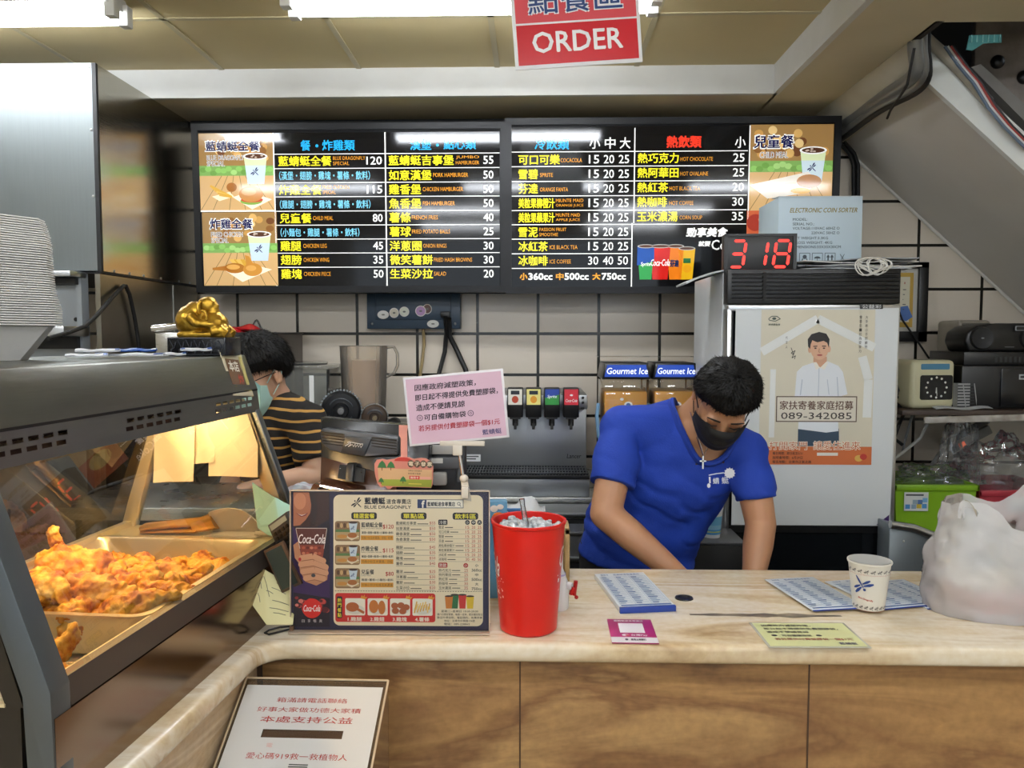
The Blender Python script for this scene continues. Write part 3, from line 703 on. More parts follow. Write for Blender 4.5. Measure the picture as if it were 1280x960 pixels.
# bottom layer covering the tray floor, then the heap towards the near rim
kinds = ['thigh', 'strip', 'wing', 'drumstick']
for iy in range(6):
    for ix in range(5):
        x = -0.36 + 0.073 * ix + rnd.uniform(-0.012, 0.012); y = -0.565 + 0.072 * iy + rnd.uniform(-0.012, 0.012)
        hz = 0.104 + (0.018 if iy < 3 else 0.0) + rnd.uniform(-0.004, 0.006)
        if iy >= 4 and ix in (1, 2): continue
        put_chicken(kinds[rnd.randrange(4)], rnd.randrange(2), x, y, hz, (rnd.uniform(-0.4, 0.4), rnd.uniform(-0.3, 0.3), rnd.uniform(0, 6.28)), sc=rnd.uniform(0.85, 1.05))
for iy in range(4):
    for ix in range(4):
        x = -0.345 + 0.088 * ix + rnd.uniform(-0.02, 0.02); y = -0.555 + 0.085 * iy + rnd.uniform(-0.015, 0.015)
        hz = 0.138 + (0.016 if iy in (0, 1) else -0.008) + rnd.uniform(-0.005, 0.006) + (0.006 if ix < 2 else -0.008)
        if iy == 3 and ix > 0 and ix < 3: continue
        put_chicken(kinds[rnd.randrange(4)], rnd.randrange(2), x, y, hz, (rnd.uniform(-0.4, 0.4), rnd.uniform(-0.3, 0.3), rnd.uniform(0, 6.28)), sc=rnd.uniform(0.9, 1.1))
for k, (x, y, z_h) in enumerate(((-.13, -.30, .125), (-.16, -.26, .122), (-.23, -.30, .128), (-.29, -.27, .124), (-.12, -.23, .120), (-.12, -.38, .148), (-.20, -.37, .150), (-.105, -.34, .135), (-.34, -.30, .130), (-.26, -.22, .118))): put_chicken(kinds[k % 4], k % 2, x, y, z_h, (0.3 * math.sin(k), .3 * math.cos(k), 1.3 * k), sc=.95)
put_chicken('drumstick', 0, -0.335, -0.36, 0.178, (0.3, 1.15, 0.8), 'fried drumstick standing upright on top of the heap, bone end up', 0.8, 'standing drumstick')
put_chicken('thigh', 1, -0.27, -0.42, 0.175, (0.5, 0.5, 0.4), 'big pale fried piece leaning beside the upright drumstick', 1.15, 'pale leaning piece')
put_chicken('strip', 1, -0.16, -0.54, 0.165, (0.2, 0.1, 0.3), None, 1.15)
put_chicken('strip', 0, -0.24, -0.555, 0.172, (0.2, -0.1, -0.2), None, 1.1)
put_chicken('wing', 1, -0.36, -0.55, 0.172, (0.2, -0.1, 0.6), None, 1.15)
put_chicken('thigh', 0, -0.31, -0.585, 0.150, (0.2, 0.4, 0.6), 'smooth yellow fried thigh at the near corner of the tray', 0.95, 'near corner thigh')
for k, (x, y, kd, lb) in enumerate(((-0.065, -0.76, 'strip', 'thin fried piece lying on the wire rack against the glass rail'), (-0.10, -0.80, 'thigh', 'fried chunk on the wire rack behind the near post'), (-0.20, -0.80, 'wing', 'fried wing on the wire rack seen through the end window'), (-0.30, -0.79, 'thigh', 'fried thigh farthest in on the wire rack'), (-0.12, -0.70, 'strip', 'reddish fried piece standing against the tray wall'))):
    put_chicken(kd, k % 2, x, y, 0.112, (0.2, 0.9 if k == 4 else 0.1, 0.9 * k), lb, 0.9, 'pieces on the wire rack %s' % lb.split()[-1])

# tongs and scoop on the far ledge
t = thing('serving_tongs', 'brass coloured serving tongs lying behind the chicken tray', 'tongs', cl(-0.265, -0.085, 0.153), (0, 0, CR + 0.05))
gold = mat('tong_metal', '#c99a50', 0.3, 0.7)
b = B(gold); b.tube([(-0.07, 0, 0.012), (-0.06, 0, 0.016), (0.0, 0.004, 0.022), (0.06, 0.008, 0.026)], [(0.006, 0.011), (0.009, 0.014), (0.010, 0.015), (0.012, 0.017)], 12); b.build('arm', t)
b = B(gold); b.tube([(-0.07, 0.002, 0.004), (0.0, 0.002, 0.007), (0.06, 0.002, 0.009)], [(0.004, 0.011), (0.005, 0.014), (0.006, 0.015)], 12); b.build('arm', t)
b = B(gold); b.tube([(0.05, 0.004, 0.018), (0.085, 0.006, 0.026), (0.10, 0.006, 0.032)], [(0.016, 0.018), (0.019, 0.02), (0.021, 0.022)], 12); b.build('grip', t)
t = thing('plastic_scoop', 'clear plastic scoop standing at the far end of the case', 'scoop', cl(-0.118, -0.075, 0.153), (0, 0, CR))
b = B(pane('scoop_plastic', '#fff8ee', 1.45, 0.12, 0.85, '#fffaf0'))
b.sheet(lambda u, v: (-0.055 + 0.11 * u, 0.012 * math.cos(3 * (u - 0.5)) - 0.02 * v, 0.004 + 0.058 * v * (1 - 1.3 * abs(u - 0.38) ** 2.2)), 10, 8, 0.0018)
b.sheet(lambda u, v: (-0.055 + 0.12 * u, -0.045 + 0.05 * v, 0.003 + 0.006 * abs(v - 0.5)), 8, 6, 0.0015); b.build('bowl', t)
b = B(pane('scoop_plastic')); b.tube([(0.05, -0.01, 0.006), (0.09, -0.02, 0.008), (0.12, -0.03, 0.008)], 0.006, 8); b.build('handle', t)

# card hanging on the hood
pos = cl(-0.115, -0.064, 0.515)
t = thing('price_card', 'small brown picture card in a clear sleeve taped on the case hood', 'card', pos, (R(-18.5), R(4), R(90 - 4.2)))
t.rotation_euler = (Matrix.Rotation(CR, 3, 'Z') @ Matrix.Rotation(R(90), 3, 'Z') @ Matrix.Rotation(R(-19), 3, 'X') @ Matrix.Rotation(R(5), 3, 'Y')).to_euler()
b = B(ink('#cfc6ab', 0.2)); b.box(-0.05, 0.05, -0.002, 0, -0.052, 0.052, 0.0006); b.build('sleeve', t)
b = B(ink('#6a4a32', 0.25)); b.o = (0, 0, 0.001); b.lay = 0.0006; L0_ = 5
b.rect2(-40, -34, 24, 26, 5); b.use(ink('#b9ad6a', 0.25)); b.rect2(28, -42, 44, 40, 5); b.rect2(-30, 30, 26, 40, 5)
b.use(ink('#eee6d6', 0.25)); b.text2('本店', -32, -30, 14, -4, 6, bold=0.03); b.use(ink('#b04434', 0.25)); b.text2('炸', -4, 2, 20, 24, 6, bold=0.03); b.build('lettering', t)
b = B(mat('wood_clip', '#b98b58', 0.5)); b.prism([(0.02 * math.cos(R(a)) * 1.1 - 0.008, -0.004, 0.046 + 0.018 * math.sin(R(a))) for a in range(0, 181, 15)], (0, 0.006, 0), 0.001); b.build('clip', t)

# foam boxes nested in a stack
M_foam = mat('white_foam', '#dededb', 0.6, bump=(90, 0.08))
def foam_box():
    def lp(e, z, ch):
        return [(e, -e + ch, z), (e, e - ch, z), (e - ch, e, z), (-e + ch, e, z), (-e, e - ch, z), (-e, -e + ch, z), (-e + ch, -e, z), (e - ch, -e, z)]
    bb = B(M_foam); ls = [lp(0.078, 0.0, 0.035), lp(0.108, 0.062, 0.028), lp(0.116, 0.0625, 0.028), lp(0.116, 0.0648, 0.028), lp(0.107, 0.0645, 0.028), lp(0.077, 0.0022, 0.035)]
    rg = [[bb.v(p) for p in l_] for l_ in ls]
    for a, c in zip(rg, rg[1:]):
        for k in range(8): bb.f([a[k], a[(k + 1) % 8], c[(k + 1) % 8], c[k]])
    bb.f(rg[0][::-1]); bb.f(rg[-1]); return bb
fz = CT + 0.5565; fp = PZ(-12, 452, fz); fp = Vector((-1.005, 1.40, fz))
nbx = 46
bx0 = foam_box().build('takeout_box')
for k in range(nbx):
    o = bx0 if k == 0 else bx0.copy()
    if k: COL.objects.link(o)
    a = k / nbx; dx = -0.022 * a ** 1.5 + 0.004 * math.sin(k * 0.23) ; dy = 0.003 * math.sin(k * 0.31 + 1)
    o.location = (fp.x + dx + rnd.uniform(-0.0008, 0.0008), fp.y + dy, fz + 0.0042 * k); o.rotation_euler = (0, 0, R(-28) + 0.02 * math.sin(k * 0.4))
    if k == 0: tag(o, 'lowest white foam takeout box of the tall stack, its whole side showing', 'takeout box', 'lowest foam box')
    elif k == nbx - 1: tag(o, 'topmost white foam takeout box of the tall stack', 'takeout box', 'topmost foam box')
    else: tag(o, 'white foam takeout box nested inside the tall stack on the case', 'takeout box', 'foam boxes nested in the stack')

# paper wrapped chopstick packets lying on the hood
M_pk = mat('packet_paper', '#dfe2e6', 0.5, bump=(30, 0.2)); M_pb = mat('packet_blue', '#234f9c', 0.4)
pk = [((82, 452), (135, 449), 0, 'white paper packets'), ((95, 447), (150, 445), 0, ''), ((120, 452), (205, 441), 0, ''), ((135, 445), (196, 443), 1, ''), ((190, 444), (232, 440), 0, ''), ((226, 443), (264, 441), 0, '')]
lbp = ['white chopstick packet lying against the foam box stack', 'white chopstick packet on top, second from the foam boxes', 'long white chopstick packet lying in front on the case hood', 'deep blue chopstick packet in the middle of the hood', 'white chopstick packet between the blue one and the black stand', 'white packet with a blue end beside the black carved stand']
for k, ((xa_, ya_), (xb_, yb_), bl, _) in enumerate(pk):
    zc = fz + 0.006 + 0.009 * (k % 2)
    a = PZ(xa_, ya_, zc); c = PZ(xb_, yb_, zc)
    Yk = 1.52 + 0.03 * k
    a = P(xa_, ya_, Yk); c = P(xb_, yb_, Yk + 0.03); a.z = max(a.z, zc); c.z = max(c.z, zc); a.z = c.z = zc
    d = c - a; ln = d.length
    tt = thing('chopstick_packet', lbp[k], 'packet', a, (0, 0, math.atan2(d.y, d.x)))
    bb = B(M_pb if bl else M_pk); bb.sheet(lambda u, v: (ln * u, -0.014 + 0.028 * v, 0.004 * math.sin(math.pi * v) * (0.8 + 0.2 * math.sin(9 * u + k)) + 0.0006 * math.sin(14 * u)), 16, 6, 0.003); bb.build('wrapper', tt)
    bb = B(M_pk if bl else M_pb)
    for e in ((0.0, 0.12), (0.86, 1.0)) if k in (2, 5) else ((0.9, 1.0),):
        bb.sheet(lambda u, v: (ln * (e[0] + (e[1] - e[0]) * u), -0.0143 + 0.0286 * v, 0.0006 + 0.004 * math.sin(math.pi * v) * (0.8 + 0.2 * math.sin(9 * (e[0] + (e[1] - e[0]) * u) + k)) + 0.0006 * math.sin(14 * (e[0] + (e[1] - e[0]) * u))), 5, 6)
    bb.build('printed_end', tt)
# ================================================================ menu boards
M_bframe = mat('board_frame', '#0b0c0f', 0.4, spec=.3)
M_bface = mat('board_face', '#121214', 0.07, spec=.33)
def G(h, e=0.35): return mat('board_%s_%d' % (h[1:], int(e * 100)), h, 0.07, emit=(h, e), spec=.33)
W_, Yel, Org, Cy, Redp = G('#f4f4f0', .45), G('#f2e52c', .5), G('#e59a2a', .4), G('#27a9e6', .4), G('#e83a26', .4)
def dragonfly(b, cx, cy, s, l, m, ang=45):
    b.use(m); a0 = R(ang)
    def pt(x, y): return (cx + s * (x * math.cos(a0) - y * math.sin(a0)), cy + s * (x * math.sin(a0) + y * math.cos(a0)))
    def blade(x0, y0, x1, y1, w):
        d = math.hypot(x1 - x0, y1 - y0); nx, ny = -(y1 - y0) / d * w, (x1 - x0) / d * w
        b.poly2([pt(x0 + nx * .4, y0 + ny * .4), pt(x0 + (x1 - x0) * .6 + nx, y0 + (y1 - y0) * .6 + ny), pt(x1 + nx * .5, y1 + ny * .5), pt(x1 - nx * .5, y1 - ny * .5), pt(x0 + (x1 - x0) * .6 - nx, y0 + (y1 - y0) * .6 - ny), pt(x0 - nx * .4, y0 - ny * .4)], l)
    blade(-0.25, 0, 1.0, 0, 0.09); b.ell2(*pt(-0.42, 0), 0.13 * s, 0.13 * s, l, 10)
    for sy in (-1, 1): blade(-0.1, 0.1 * sy, -0.3, 0.95 * sy, 0.14); blade(0.1, 0.1 * sy, 0.12, 0.85 * sy, 0.12)
def meal_picture(b, x0, y0, x1, y1, kind, l=2, seed=1):
    """printed meal photo: blurred backdrop, planks, cup and food"""
    W, H = x1 - x0, y1 - y0; r_ = random.Random(seed)
    X = lambda a: x0 + a * W
    Y = lambda a: y0 + a * H
    b.use(G('#a07c4a', .3)); b.rect2(x0, y0, x1, y1, l)
    for k in range(16):
        cx, cy = X(r_.uniform(.06, .94)), Y(r_.uniform(.06, .36)); b.use(G(r_.choice(['#d9b06a', '#8b5f33', '#e6c78a', '#70462a', '#c99a55']), .3)); b.ell2(cx, cy, W * .055, H * r_.uniform(.04, .06), l + .3 + .02 * k, 12)
    b.use(G('#7fae5a', .3)); b.rect2(x0, Y(.42), x1, Y(.56), l + .8)
    for k in range(14): b.use(G(r_.choice(['#8fc466', '#a9d27f', '#6fa04a']), .3)); b.ell2(X(.05 + .9 * k / 13), Y(r_.uniform(.46, .52)), W * .045, H * .035, l + .9 + .02 * k, 10)
    b.use(G('#d8b078', .3)); b.rect2(x0, Y(.55), x1, y1, l + 1.4)
    b.use(G('#9b7444', .3))
    for k in range(6): b.line2([(X(.3 + .08 * k), Y(.55)), (X(-.05 + .22 * k) if 0 <= -.05 + .22 * k <= 1 else X(max(0.005, min(.995, -.05 + .22 * k))), y1)], W * .008, l + 1.5)
    cxx, ct, cb, cw = X(.76), Y(.30), Y(.66), W * .155
    b.use(G('#cfe2ec', .35)); b.poly2([(cxx - cw, ct), (cxx + cw, ct), (cxx + cw * .72, cb), (cxx - cw * .72, cb)], l + 1.8)
    b.use(G('#d9e6b8', .35)); b.poly2([(cxx - cw, ct), (cxx + cw, ct), (cxx + cw * .9, Y(.42)), (cxx - cw * .9, Y(.42))], l + 1.9)
    b.use(W_); b.ell2(cxx, ct, cw * 1.06, H * .045, l + 2.0); b.use(G('#5a3a2a', .25)); b.ell2(cxx, ct, cw * .9, H * .032, l + 2.1)
    for k in range(5): b.use(G('#c9b8a8', .3)); b.ell2(cxx + cw * r_.uniform(-.6, .6), ct + H * r_.uniform(-.018, .015), cw * .12, H * .01, l + 2.2 + .02 * k, 8)
    dragonfly(b, cxx - cw * .06, Y(.50), W * .065, l + 2.4, G('#1f2b5c', .2), 45)
    if kind == 'burger':
        b.use(G('#f2ead2', .35)); b.poly2([(X(.44), Y(.83)), (X(.66), Y(.76)), (X(.97), Y(.86)), (X(.70), Y(.99))], l + 2.6)
        b.use(G('#86b04c', .3)); b.ell2(X(.69), Y(.88), W * .15, H * .05, l + 2.7); b.use(G('#c64a34', .3)); b.ell2(X(.70), Y(.865), W * .15, H * .035, l + 2.8)
        b.use(G('#c98a4a', .3)); b.ell2(X(.69), Y(.79), W * .165, H * .105, l + 2.9); b.use(G('#dba566', .3)); b.ell2(X(.66), Y(.76), W * .1, H * .05, l + 3.0)
        b.use(G('#f0e6c4', .35)); b.poly2([(X(.16), Y(.82)), (X(.40), Y(.76)), (X(.46), Y(.82)), (X(.26), Y(.88))], l + 2.6)
        for k in range(7): b.use(G(r_.choice(['#e8c060', '#d9a840']), .3)); b.line2([(X(.14 + .02 * k), Y(.68 + .02 * k)), (X(.36 + .012 * k), Y(.79 + .006 * k))], W * .028, l + 2.7 + .03 * k)
        b.use(G('#a86a32', .3)); b.ell2(X(.43), Y(.70), W * .07, H * .06, l + 3.0)
    elif kind == 'chicken':
        b.use(G('#f2ead2', .35)); b.poly2([(X(.30), Y(.80)), (X(.62), Y(.70)), (X(.92), Y(.78)), (X(.52), Y(.95))], l + 2.6)
        for k in range(7): b.use(G(r_.choice(['#e8c060', '#d9a840']), .3)); b.line2([(X(.36 + .03 * k), Y(.64)), (X(.48 + .02 * k), Y(.76))], W * .026, l + 2.7 + .03 * k)
        b.use(G('#b9762c', .3)); b.ell2(X(.42), Y(.76), W * .14, H * .07, l + 3.0); b.poly2([(X(.12), Y(.755)), (X(.36), Y(.72)), (X(.36), Y(.80)), (X(.12), Y(.785))], l + 3.0)
        b.use(G('#d0913e', .3)); b.ell2(X(.66), Y(.78), W * .13, H * .09, l + 3.1); b.poly2([(X(.56), Y(.58)), (X(.62), Y(.60)), (X(.70), Y(.76)), (X(.58), Y(.78))], l + 3.1)
        b.use(G('#e0aa58', .3)); b.ell2(X(.40), Y(.745), W * .09, H * .035, l + 3.2); b.ell2(X(.64), Y(.76), W * .07, H * .04, l + 3.2)
    else:
        b.use(G('#eee6d8', .35)); b.poly2([(X(.0), Y(.70)), (X(.70), Y(.55)), (X(.86), Y(.66)), (X(.66), Y(.80)), (X(.22), Y(.86))], l + 2.6)
        b.use(G('#b78150', .3)); b.ell2(X(.72), Y(.66), W * .15, H * .08, l + 2.8); b.use(G('#efe2c2', .3)); b.ell2(X(.56), Y(.72), W * .2, H * .05, l + 2.7)
        b.use(G('#e2b25a', .3)); b.ell2(X(.62), Y(.77), W * .12, H * .035, l + 2.9)

def board(px0, py0, px1, py1, Y, tilt, label):
    c = P((px0 + px1) / 2, py1, Y); k = Y / 1000
    tt = thing('menu_board', label, 'menu board', c, (R(tilt), 0, 0)); return tt, k
YM = 3.72
tA, kA = board(243, 158, 633.5, 365.5, YM, 1.5, 'glossy black menu board of meals and burgers, beside the hood')
tA.location = P(439, 365.5, YM); sA = YM / 1000 / 3.2
bw, bh = 390 * YM / 1000 / 2, 207 * YM / 1000
def frame(tt, hw, h, t_=0.03, dep=0.11):
    bb = B(M_bframe)
    bb.box(-hw, hw, 0, dep, 0, h, 0.004); bb.build('casing', tt)
    bb = B(M_bframe); bb.prism([(-hw, -0.006, 0), (hw, -0.006, 0), (hw - t_, -0.006, t_), (-hw + t_, -0.006, t_)], (0, 0.006, 0)); bb.prism([(-hw, -0.006, h), (-hw + t_, -0.006, h - t_), (hw - t_, -0.006, h - t_), (hw, -0.006, h)], (0, 0.006, 0))
    bb.prism([(-hw, -0.006, 0), (-hw + t_, -0.006, t_), (-hw + t_, -0.006, h - t_), (-hw, -0.006, h)], (0, 0.006, 0)); bb.prism([(hw, -0.006, 0), (hw, -0.006, h), (hw - t_, -0.006, h - t_), (hw - t_, -0.006, t_)], (0, 0.006, 0)); bb.build('frame', tt)
frame(tA, bw, bh)
b = B(M_bface); b.o = ((439 - 240) * 3.2, (365.5 - 140) * 3.2, sA); b.lay = 0.0004
b.rect2(40, 96, 1232, 696, 1); b.build('face', tA)
b = B(); b.o = ((439 - 240) * 3.2, (365.5 - 140) * 3.2, sA); b.lay = 0.0004
meal_picture(b, 40, 96, 336, 396, 'burger', 2, 3); meal_picture(b, 44, 404, 344, 694, 'chicken', 2, 5)
navy = G('#161a58', .1); whit = W_
for s_, x0, y0, x1, y1 in (('藍蜻蜓全餐', 68, 126, 284, 166), ('炸雞全餐', 76, 430, 248, 470)):
    b.use(whit); b.text2(s_, x0 - 4, y0 - 4, x1 + 4, y1 + 4, 8, bold=0.06); b.use(navy); b.text2(s_, x0, y0, x1, y1, 10, bold=0.035)
for s_, x0, y0, x1, y1 in (('BLUE DRAGONFLY', 72, 182, 220, 200), ('SPECIAL', 72, 205, 142, 224), ('FRIED CHICKEN', 80, 482, 206, 500), ('SPECIAL', 80, 505, 148, 524)):
    b.use(whit); b.text2(s_, x0 - 1, y0 - 1, x1 + 1, y1 + 1, 8, bold=0.06); b.use(G('#5a5a66', .2)); b.text2(s_, x0, y0, x1, y1, 9)
b.build('meal_pictures', tA)
b = B(W_); b.o = ((439 - 240) * 3.2, (365.5 - 140) * 3.2, sA); b.lay = 0.0004
b.rect2(336, 96, 341, 696, 2); b.rect2(779, 96, 784, 698, 2); b.rect2(40, 396, 338, 402, 6)
for y in (177, 233, 288, 343, 399, 454, 509, 564, 620): b.rect2(341, y, 779, y + 3, 2); b.rect2(784, y, 1232, y + 3, 2)
b.use(Cy)
b.text2('餐', 446, 124, 486, 166, bold=.03); b.ell2(511, 147, 6, 6, 2, 10); b.text2('炸雞類', 532, 124, 662, 166, bold=.03)
b.text2('漢堡', 880, 124, 964, 166, bold=.03); b.ell2(988, 147, 6, 6, 2, 10); b.text2('點心類', 1012, 124, 1140, 164, bold=.03)
rowsL = [('藍蜻蜓全餐', 356, 568, 205, 'BLUE DRAGONFLY|SPECIAL', 574, 702, '120'), ('炸雞全餐', 356, 527, 317, 'FRIED CHICKEN|SPECIAL', 530, 636, '115'), ('兒童餐', 356, 484, 428, 'CHILD MEAL', 490, 570, '80'), ('雞腿', 356, 440, 537, 'CHICKEN LEG', 448, 542, '45'), ('翅膀', 356, 440, 592, 'CHICKEN WING', 448, 551, '35'), ('雞塊', 356, 440, 648, 'CHICKEN PIECE', 448, 556, '50')]
rowsR = [('藍蜻蜓吉事堡', 794, 1052, 205, 'JUMBO|HAMBURGER', 1060, 1152, '55'), ('如意漢堡', 794, 964, 262, 'PORK HAMBURGER', 970, 1108, '50'), ('雞香堡', 794, 922, 317, 'CHICKEN HAMBURGER', 928, 1088, '50'), ('魚香堡', 794, 922, 372, 'FISH HAMBURGER', 928, 1055, '50'), ('薯條', 794, 880, 427, 'FRENCH FRIES', 884, 987, '40'), ('薯球', 794, 880, 482, 'FRIED POTATO BALLS', 884, 1035, '25'), ('洋蔥圈', 794, 922, 538, 'ONION RINGS', 928, 1021, '30'), ('微笑薯餅', 794, 966, 593, 'FRIED HASH BROWNS', 970, 1122, '30'), ('生菜沙拉', 794, 966, 648, 'SALAD', 970, 1018, '20')]
for rows, xr in ((rowsL, 768), (rowsR, 1208)):
    for zh, x0, x1, yc, en, e0, e1, pr in rows:
        b.use(Yel); b.text2(zh, x0, yc - 20, x1, yc + 20, bold=.028); b.use(Org)
        parts = en.split('|')
        if len(parts) == 1: b.text2(en, e0, yc - 8, e1, yc + 8)
        else: b.text2(parts[0], e0, yc - 17, e1, yc - 3); b.text2(parts[1], e0, yc + 3, e0 + (e1 - e0) * (.5 if len(parts[1]) < 8 else 1), yc + 17)
        b.use(W_); b.text2(pr, xr - (62 if len(pr) == 3 else 40), yc - 16, xr, yc + 16, bold=.025)
b.use(G('#7fd3ee', .4))
for s_, x0, x1, yc in (('（漢堡・翅膀・雞塊・薯條・飲料）', 358, 720, 262), ('（雞腿・翅膀・雞塊・薯條・飲料）', 358, 720, 374), ('（小麵包・雞腿・薯條・飲料）', 358, 674, 484)): b.text2(s_, x0, yc - 17, x1, yc + 17, bold=.012)
b.build('lettering', tA)

# second board
tB, kB = board(634, 155, 1040, 366, YM, 1.5, 'glossy black menu board of cold and hot drinks, behind the number display')
ox, oy, sB = (837 - 620) * 2.909, (366.5 - 140) * 2.909, YM / 1000 / 2.909
tB.location = P(837, 366.5, YM - 0.01)
frame(tB, 406 * YM / 2000, 212 * YM / 1000)
def nb(m=None):
    q_ = B(m); q_.o = (ox, oy, sB); q_.lay = 0.0004; return q_
b = nb(M_bface); b.rect2(62, 72, 1198, 640, 1); b.build('face', tB)
b = nb(); meal_picture(b, 906, 70, 1196, 368, 'wrap', 2, 8)
b.use(G('#c9623e', .3)); b.rect2(900, 368, 1196, 470, 2); b.use(G('#e6c67a', .3)); b.ell2(1000, 400, 60, 30, 3); b.use(G('#a3392c', .3)); b.ell2(930, 410, 30, 30, 3)
b.use(W_); b.text2('兒童餐', 914, 102, 1061, 156, 8, bold=.06); b.use(navy); b.text2('兒童餐', 918, 106, 1057, 152, 10, bold=.035)
b.use(W_); b.text2('CHILD MEAL', 939, 164, 1039, 186, 8, bold=.06); b.use(G('#5a5a66', .2)); b.text2('CHILD MEAL', 940, 165, 1038, 185, 9)
b.build('meal_pictures', tB); b = nb()
for cx, hx, hr in ((544, '#1f4fa0', '#2f9a4a'), (690, '#f0d22a', '#e9b31e'), (650, '#ee9326', '#e67c1c'), (596, '#d9322a', '#c9241e')):
    tp = 492 if cx != 690 else 500; bt = 610; w0, w1 = (36, 27) if cx == 596 else (30, 21)
    b.use(G(hr, .3)); b.poly2([(cx - w0, tp), (cx + w0, tp), (cx + w1, bt), (cx - w1, bt)], 3 + cx % 5 * .3)
    if cx == 544: b.use(G(hx, .3)); b.poly2([(cx - w0, tp), (cx + w0, tp), (cx + 30, 545), (cx - 31, 560)], 4.6)
    b.use(G('#b9b6b0', .3)); b.ell2(cx, tp, w0, 7, 5.2)
    b.use(G('#5b3a2a', .3)); b.ell2(cx, tp, w0 - 5, 4.5, 5.4)
b.use(W_); b.text2('Coca‑Cola', 562, 538, 630, 562, 6, bold=.02, shear=.3); b.text2('Sprite', 526, 548, 562, 566, 6, bold=.02, shear=.2)
b.use(G('#1a2a55', .2)); b.text2('芬達', 630, 540, 662, 566, 6, bold=.05); b.use(G('#1f6a34', .2)); b.rect2(678, 535, 704, 552, 6); b.use(G('#e5a11e', .3)); b.ell2(692, 572, 16, 14, 6)
b.build('drink_pictures', tB)
b = nb(W_); b.rect2(498, 78, 502, 410, 2); b.rect2(492, 410, 496, 640, 2); b.rect2(902, 72, 906, 410, 2)
for y in (158, 209, 261, 312, 363, 413): b.rect2(64, y, 898, y + 3, 2)
for y in (464, 516, 568): b.rect2(64, y, 494, y + 3, 2)
b.use(Cy); b.text2('冷飲類', 146, 112, 268, 152, bold=.03); b.use(Redp); b.text2('熱飲類', 612, 106, 735, 148, bold=.04)
b.use(W_)
for s_, x in (('小', 340), ('中', 394), ('大', 447), ('小', 852)): b.text2(s_, x, 110, x + 38, 150, bold=.02)
cold = [('可口可樂', 236, 'COCACOLA', 238, 314, '15 20 25'), ('雪碧', 158, 'SPRITE', 165, 211, '15 20 25'), ('芬達', 158, 'ORANGE FANTA', 165, 265, '15 20 25'), ('美粒果柳橙汁', 218, 'MIUNTE MAID|ORANGE JUICE', 222, 320, '15 20 25'), ('美粒果蘋果汁', 218, 'MIUNTE MAID|APPLE JUICE', 222, 308, '15 20 25'), ('雪泥', 158, 'PASSION FRUIT|SMOOTHIE', 163, 260, '15 20 25'), ('冰紅茶', 194, 'ICE BLACK TEA', 200, 300, '15 20 25'), ('冰咖啡', 194, 'ICE COFFEE', 200, 277, '30 40 50')]
for k, (zh, x1, en, e0, e1, pr) in enumerate(cold):
    yc = 186 + 50.9 * k; b.use(Yel); b.text2(zh, 88, yc - 18, x1, yc + 18, bold=.028); b.use(Org); pp = en.split('|')
    if len(pp) == 1: b.text2(en, e0, yc - 4, e1, yc + 10)
    else: b.text2(pp[0], e0, yc - 15, e1, yc - 3); b.text2(pp[1], e0, yc + 3, e1 - (30 if 'SMO' in en else 0), yc + 15)
    b.use(W_)
    for j, s_ in enumerate(pr.split()): b.text2(s_, (338, 391, 444)[j], yc - 15, (338, 391, 444)[j] + 37, yc + 15, bold=.015)
hot = [('熱巧克力', 656, 'HOT CHOCOLATE', 662, 776, '25'), ('熱阿華田', 656, 'HOT OVALAINE', 662, 760, '25'), ('熱紅茶', 620, 'HOT BLACK TEA', 625, 733, '20'), ('熱咖啡', 617, 'HOT COFFEE', 625, 710, '30'), ('玉米濃湯', 656, 'CORN SOUP', 662, 742, '35')]
for k, (zh, x1, en, e0, e1, pr) in enumerate(hot):
    yc = 183 + 51 * k; b.use(Yel); b.text2(zh, 511, yc - 18, x1, yc + 18, bold=.028); b.use(Org); b.text2(en, e0, yc - 3, e1, yc + 11); b.use(W_); b.text2(pr, 847, yc - 15, 887, yc + 15, bold=.015)
for s_, c_, x0, x1 in (('小', Org, 93, 121), ('360cc', W_, 124, 211), ('中', Org, 223, 251), ('500cc', W_, 254, 341), ('大', Org, 354, 383), ('750cc', W_, 387, 474)): b.use(c_); b.text2(s_, x0, 586, x1, 611, bold=.05)
b.use(W_); b.text2('勁享美食', 686, 426, 834, 460, bold=.06, shear=.15); b.text2('就要', 730, 474, 774, 493, bold=.06, shear=.15); b.text2('Coke', 777, 470, 872, 506, bold=.02)
b.build('lettering', tB)

# blue electrical box under the boards
t = thing('junction_box', 'dark blue steel junction box with round stickers under the menu board', 'junction box', P(517, 411, 3.93))
k = 3.93 / 1000 / 8
b = B(mat('blue_grey_paint', '#2c4154', 0.4)); b.box(-468 * k, 468 * k, 0, 0.07, 0, 350 * k, 0.003); b.build('backplate', t)
b = B(mat('blue_grey_paint')); b.box(-376 * k, 376 * k, -0.012, 0, 92 * k, 350 * k, 0.003); b.build('cover', t)
for x in (-415, 418): b = B(M_alu); b.ball((x * k, -0.001, 50 * k), 0.007, u=12, v=8); b.build('screw', t)
b = B(M_black); b.box(280 * k, 370 * k, -0.035, -0.012, 110 * k, 172 * k, 0.003); b.build('plug', t)
stk = ((-300, 140, 58, 42, '#e4e4df'), (-190, 158, 48, 50, '#d8d2bf'), (-88, 170, 50, 50, '#dfe2d2'), (142, 196, 46, 50, '#5c3c34'), (76, 176, 54, 54, '#bb93c4'), (195, 49, 60, 38, '#e2e2dd'))
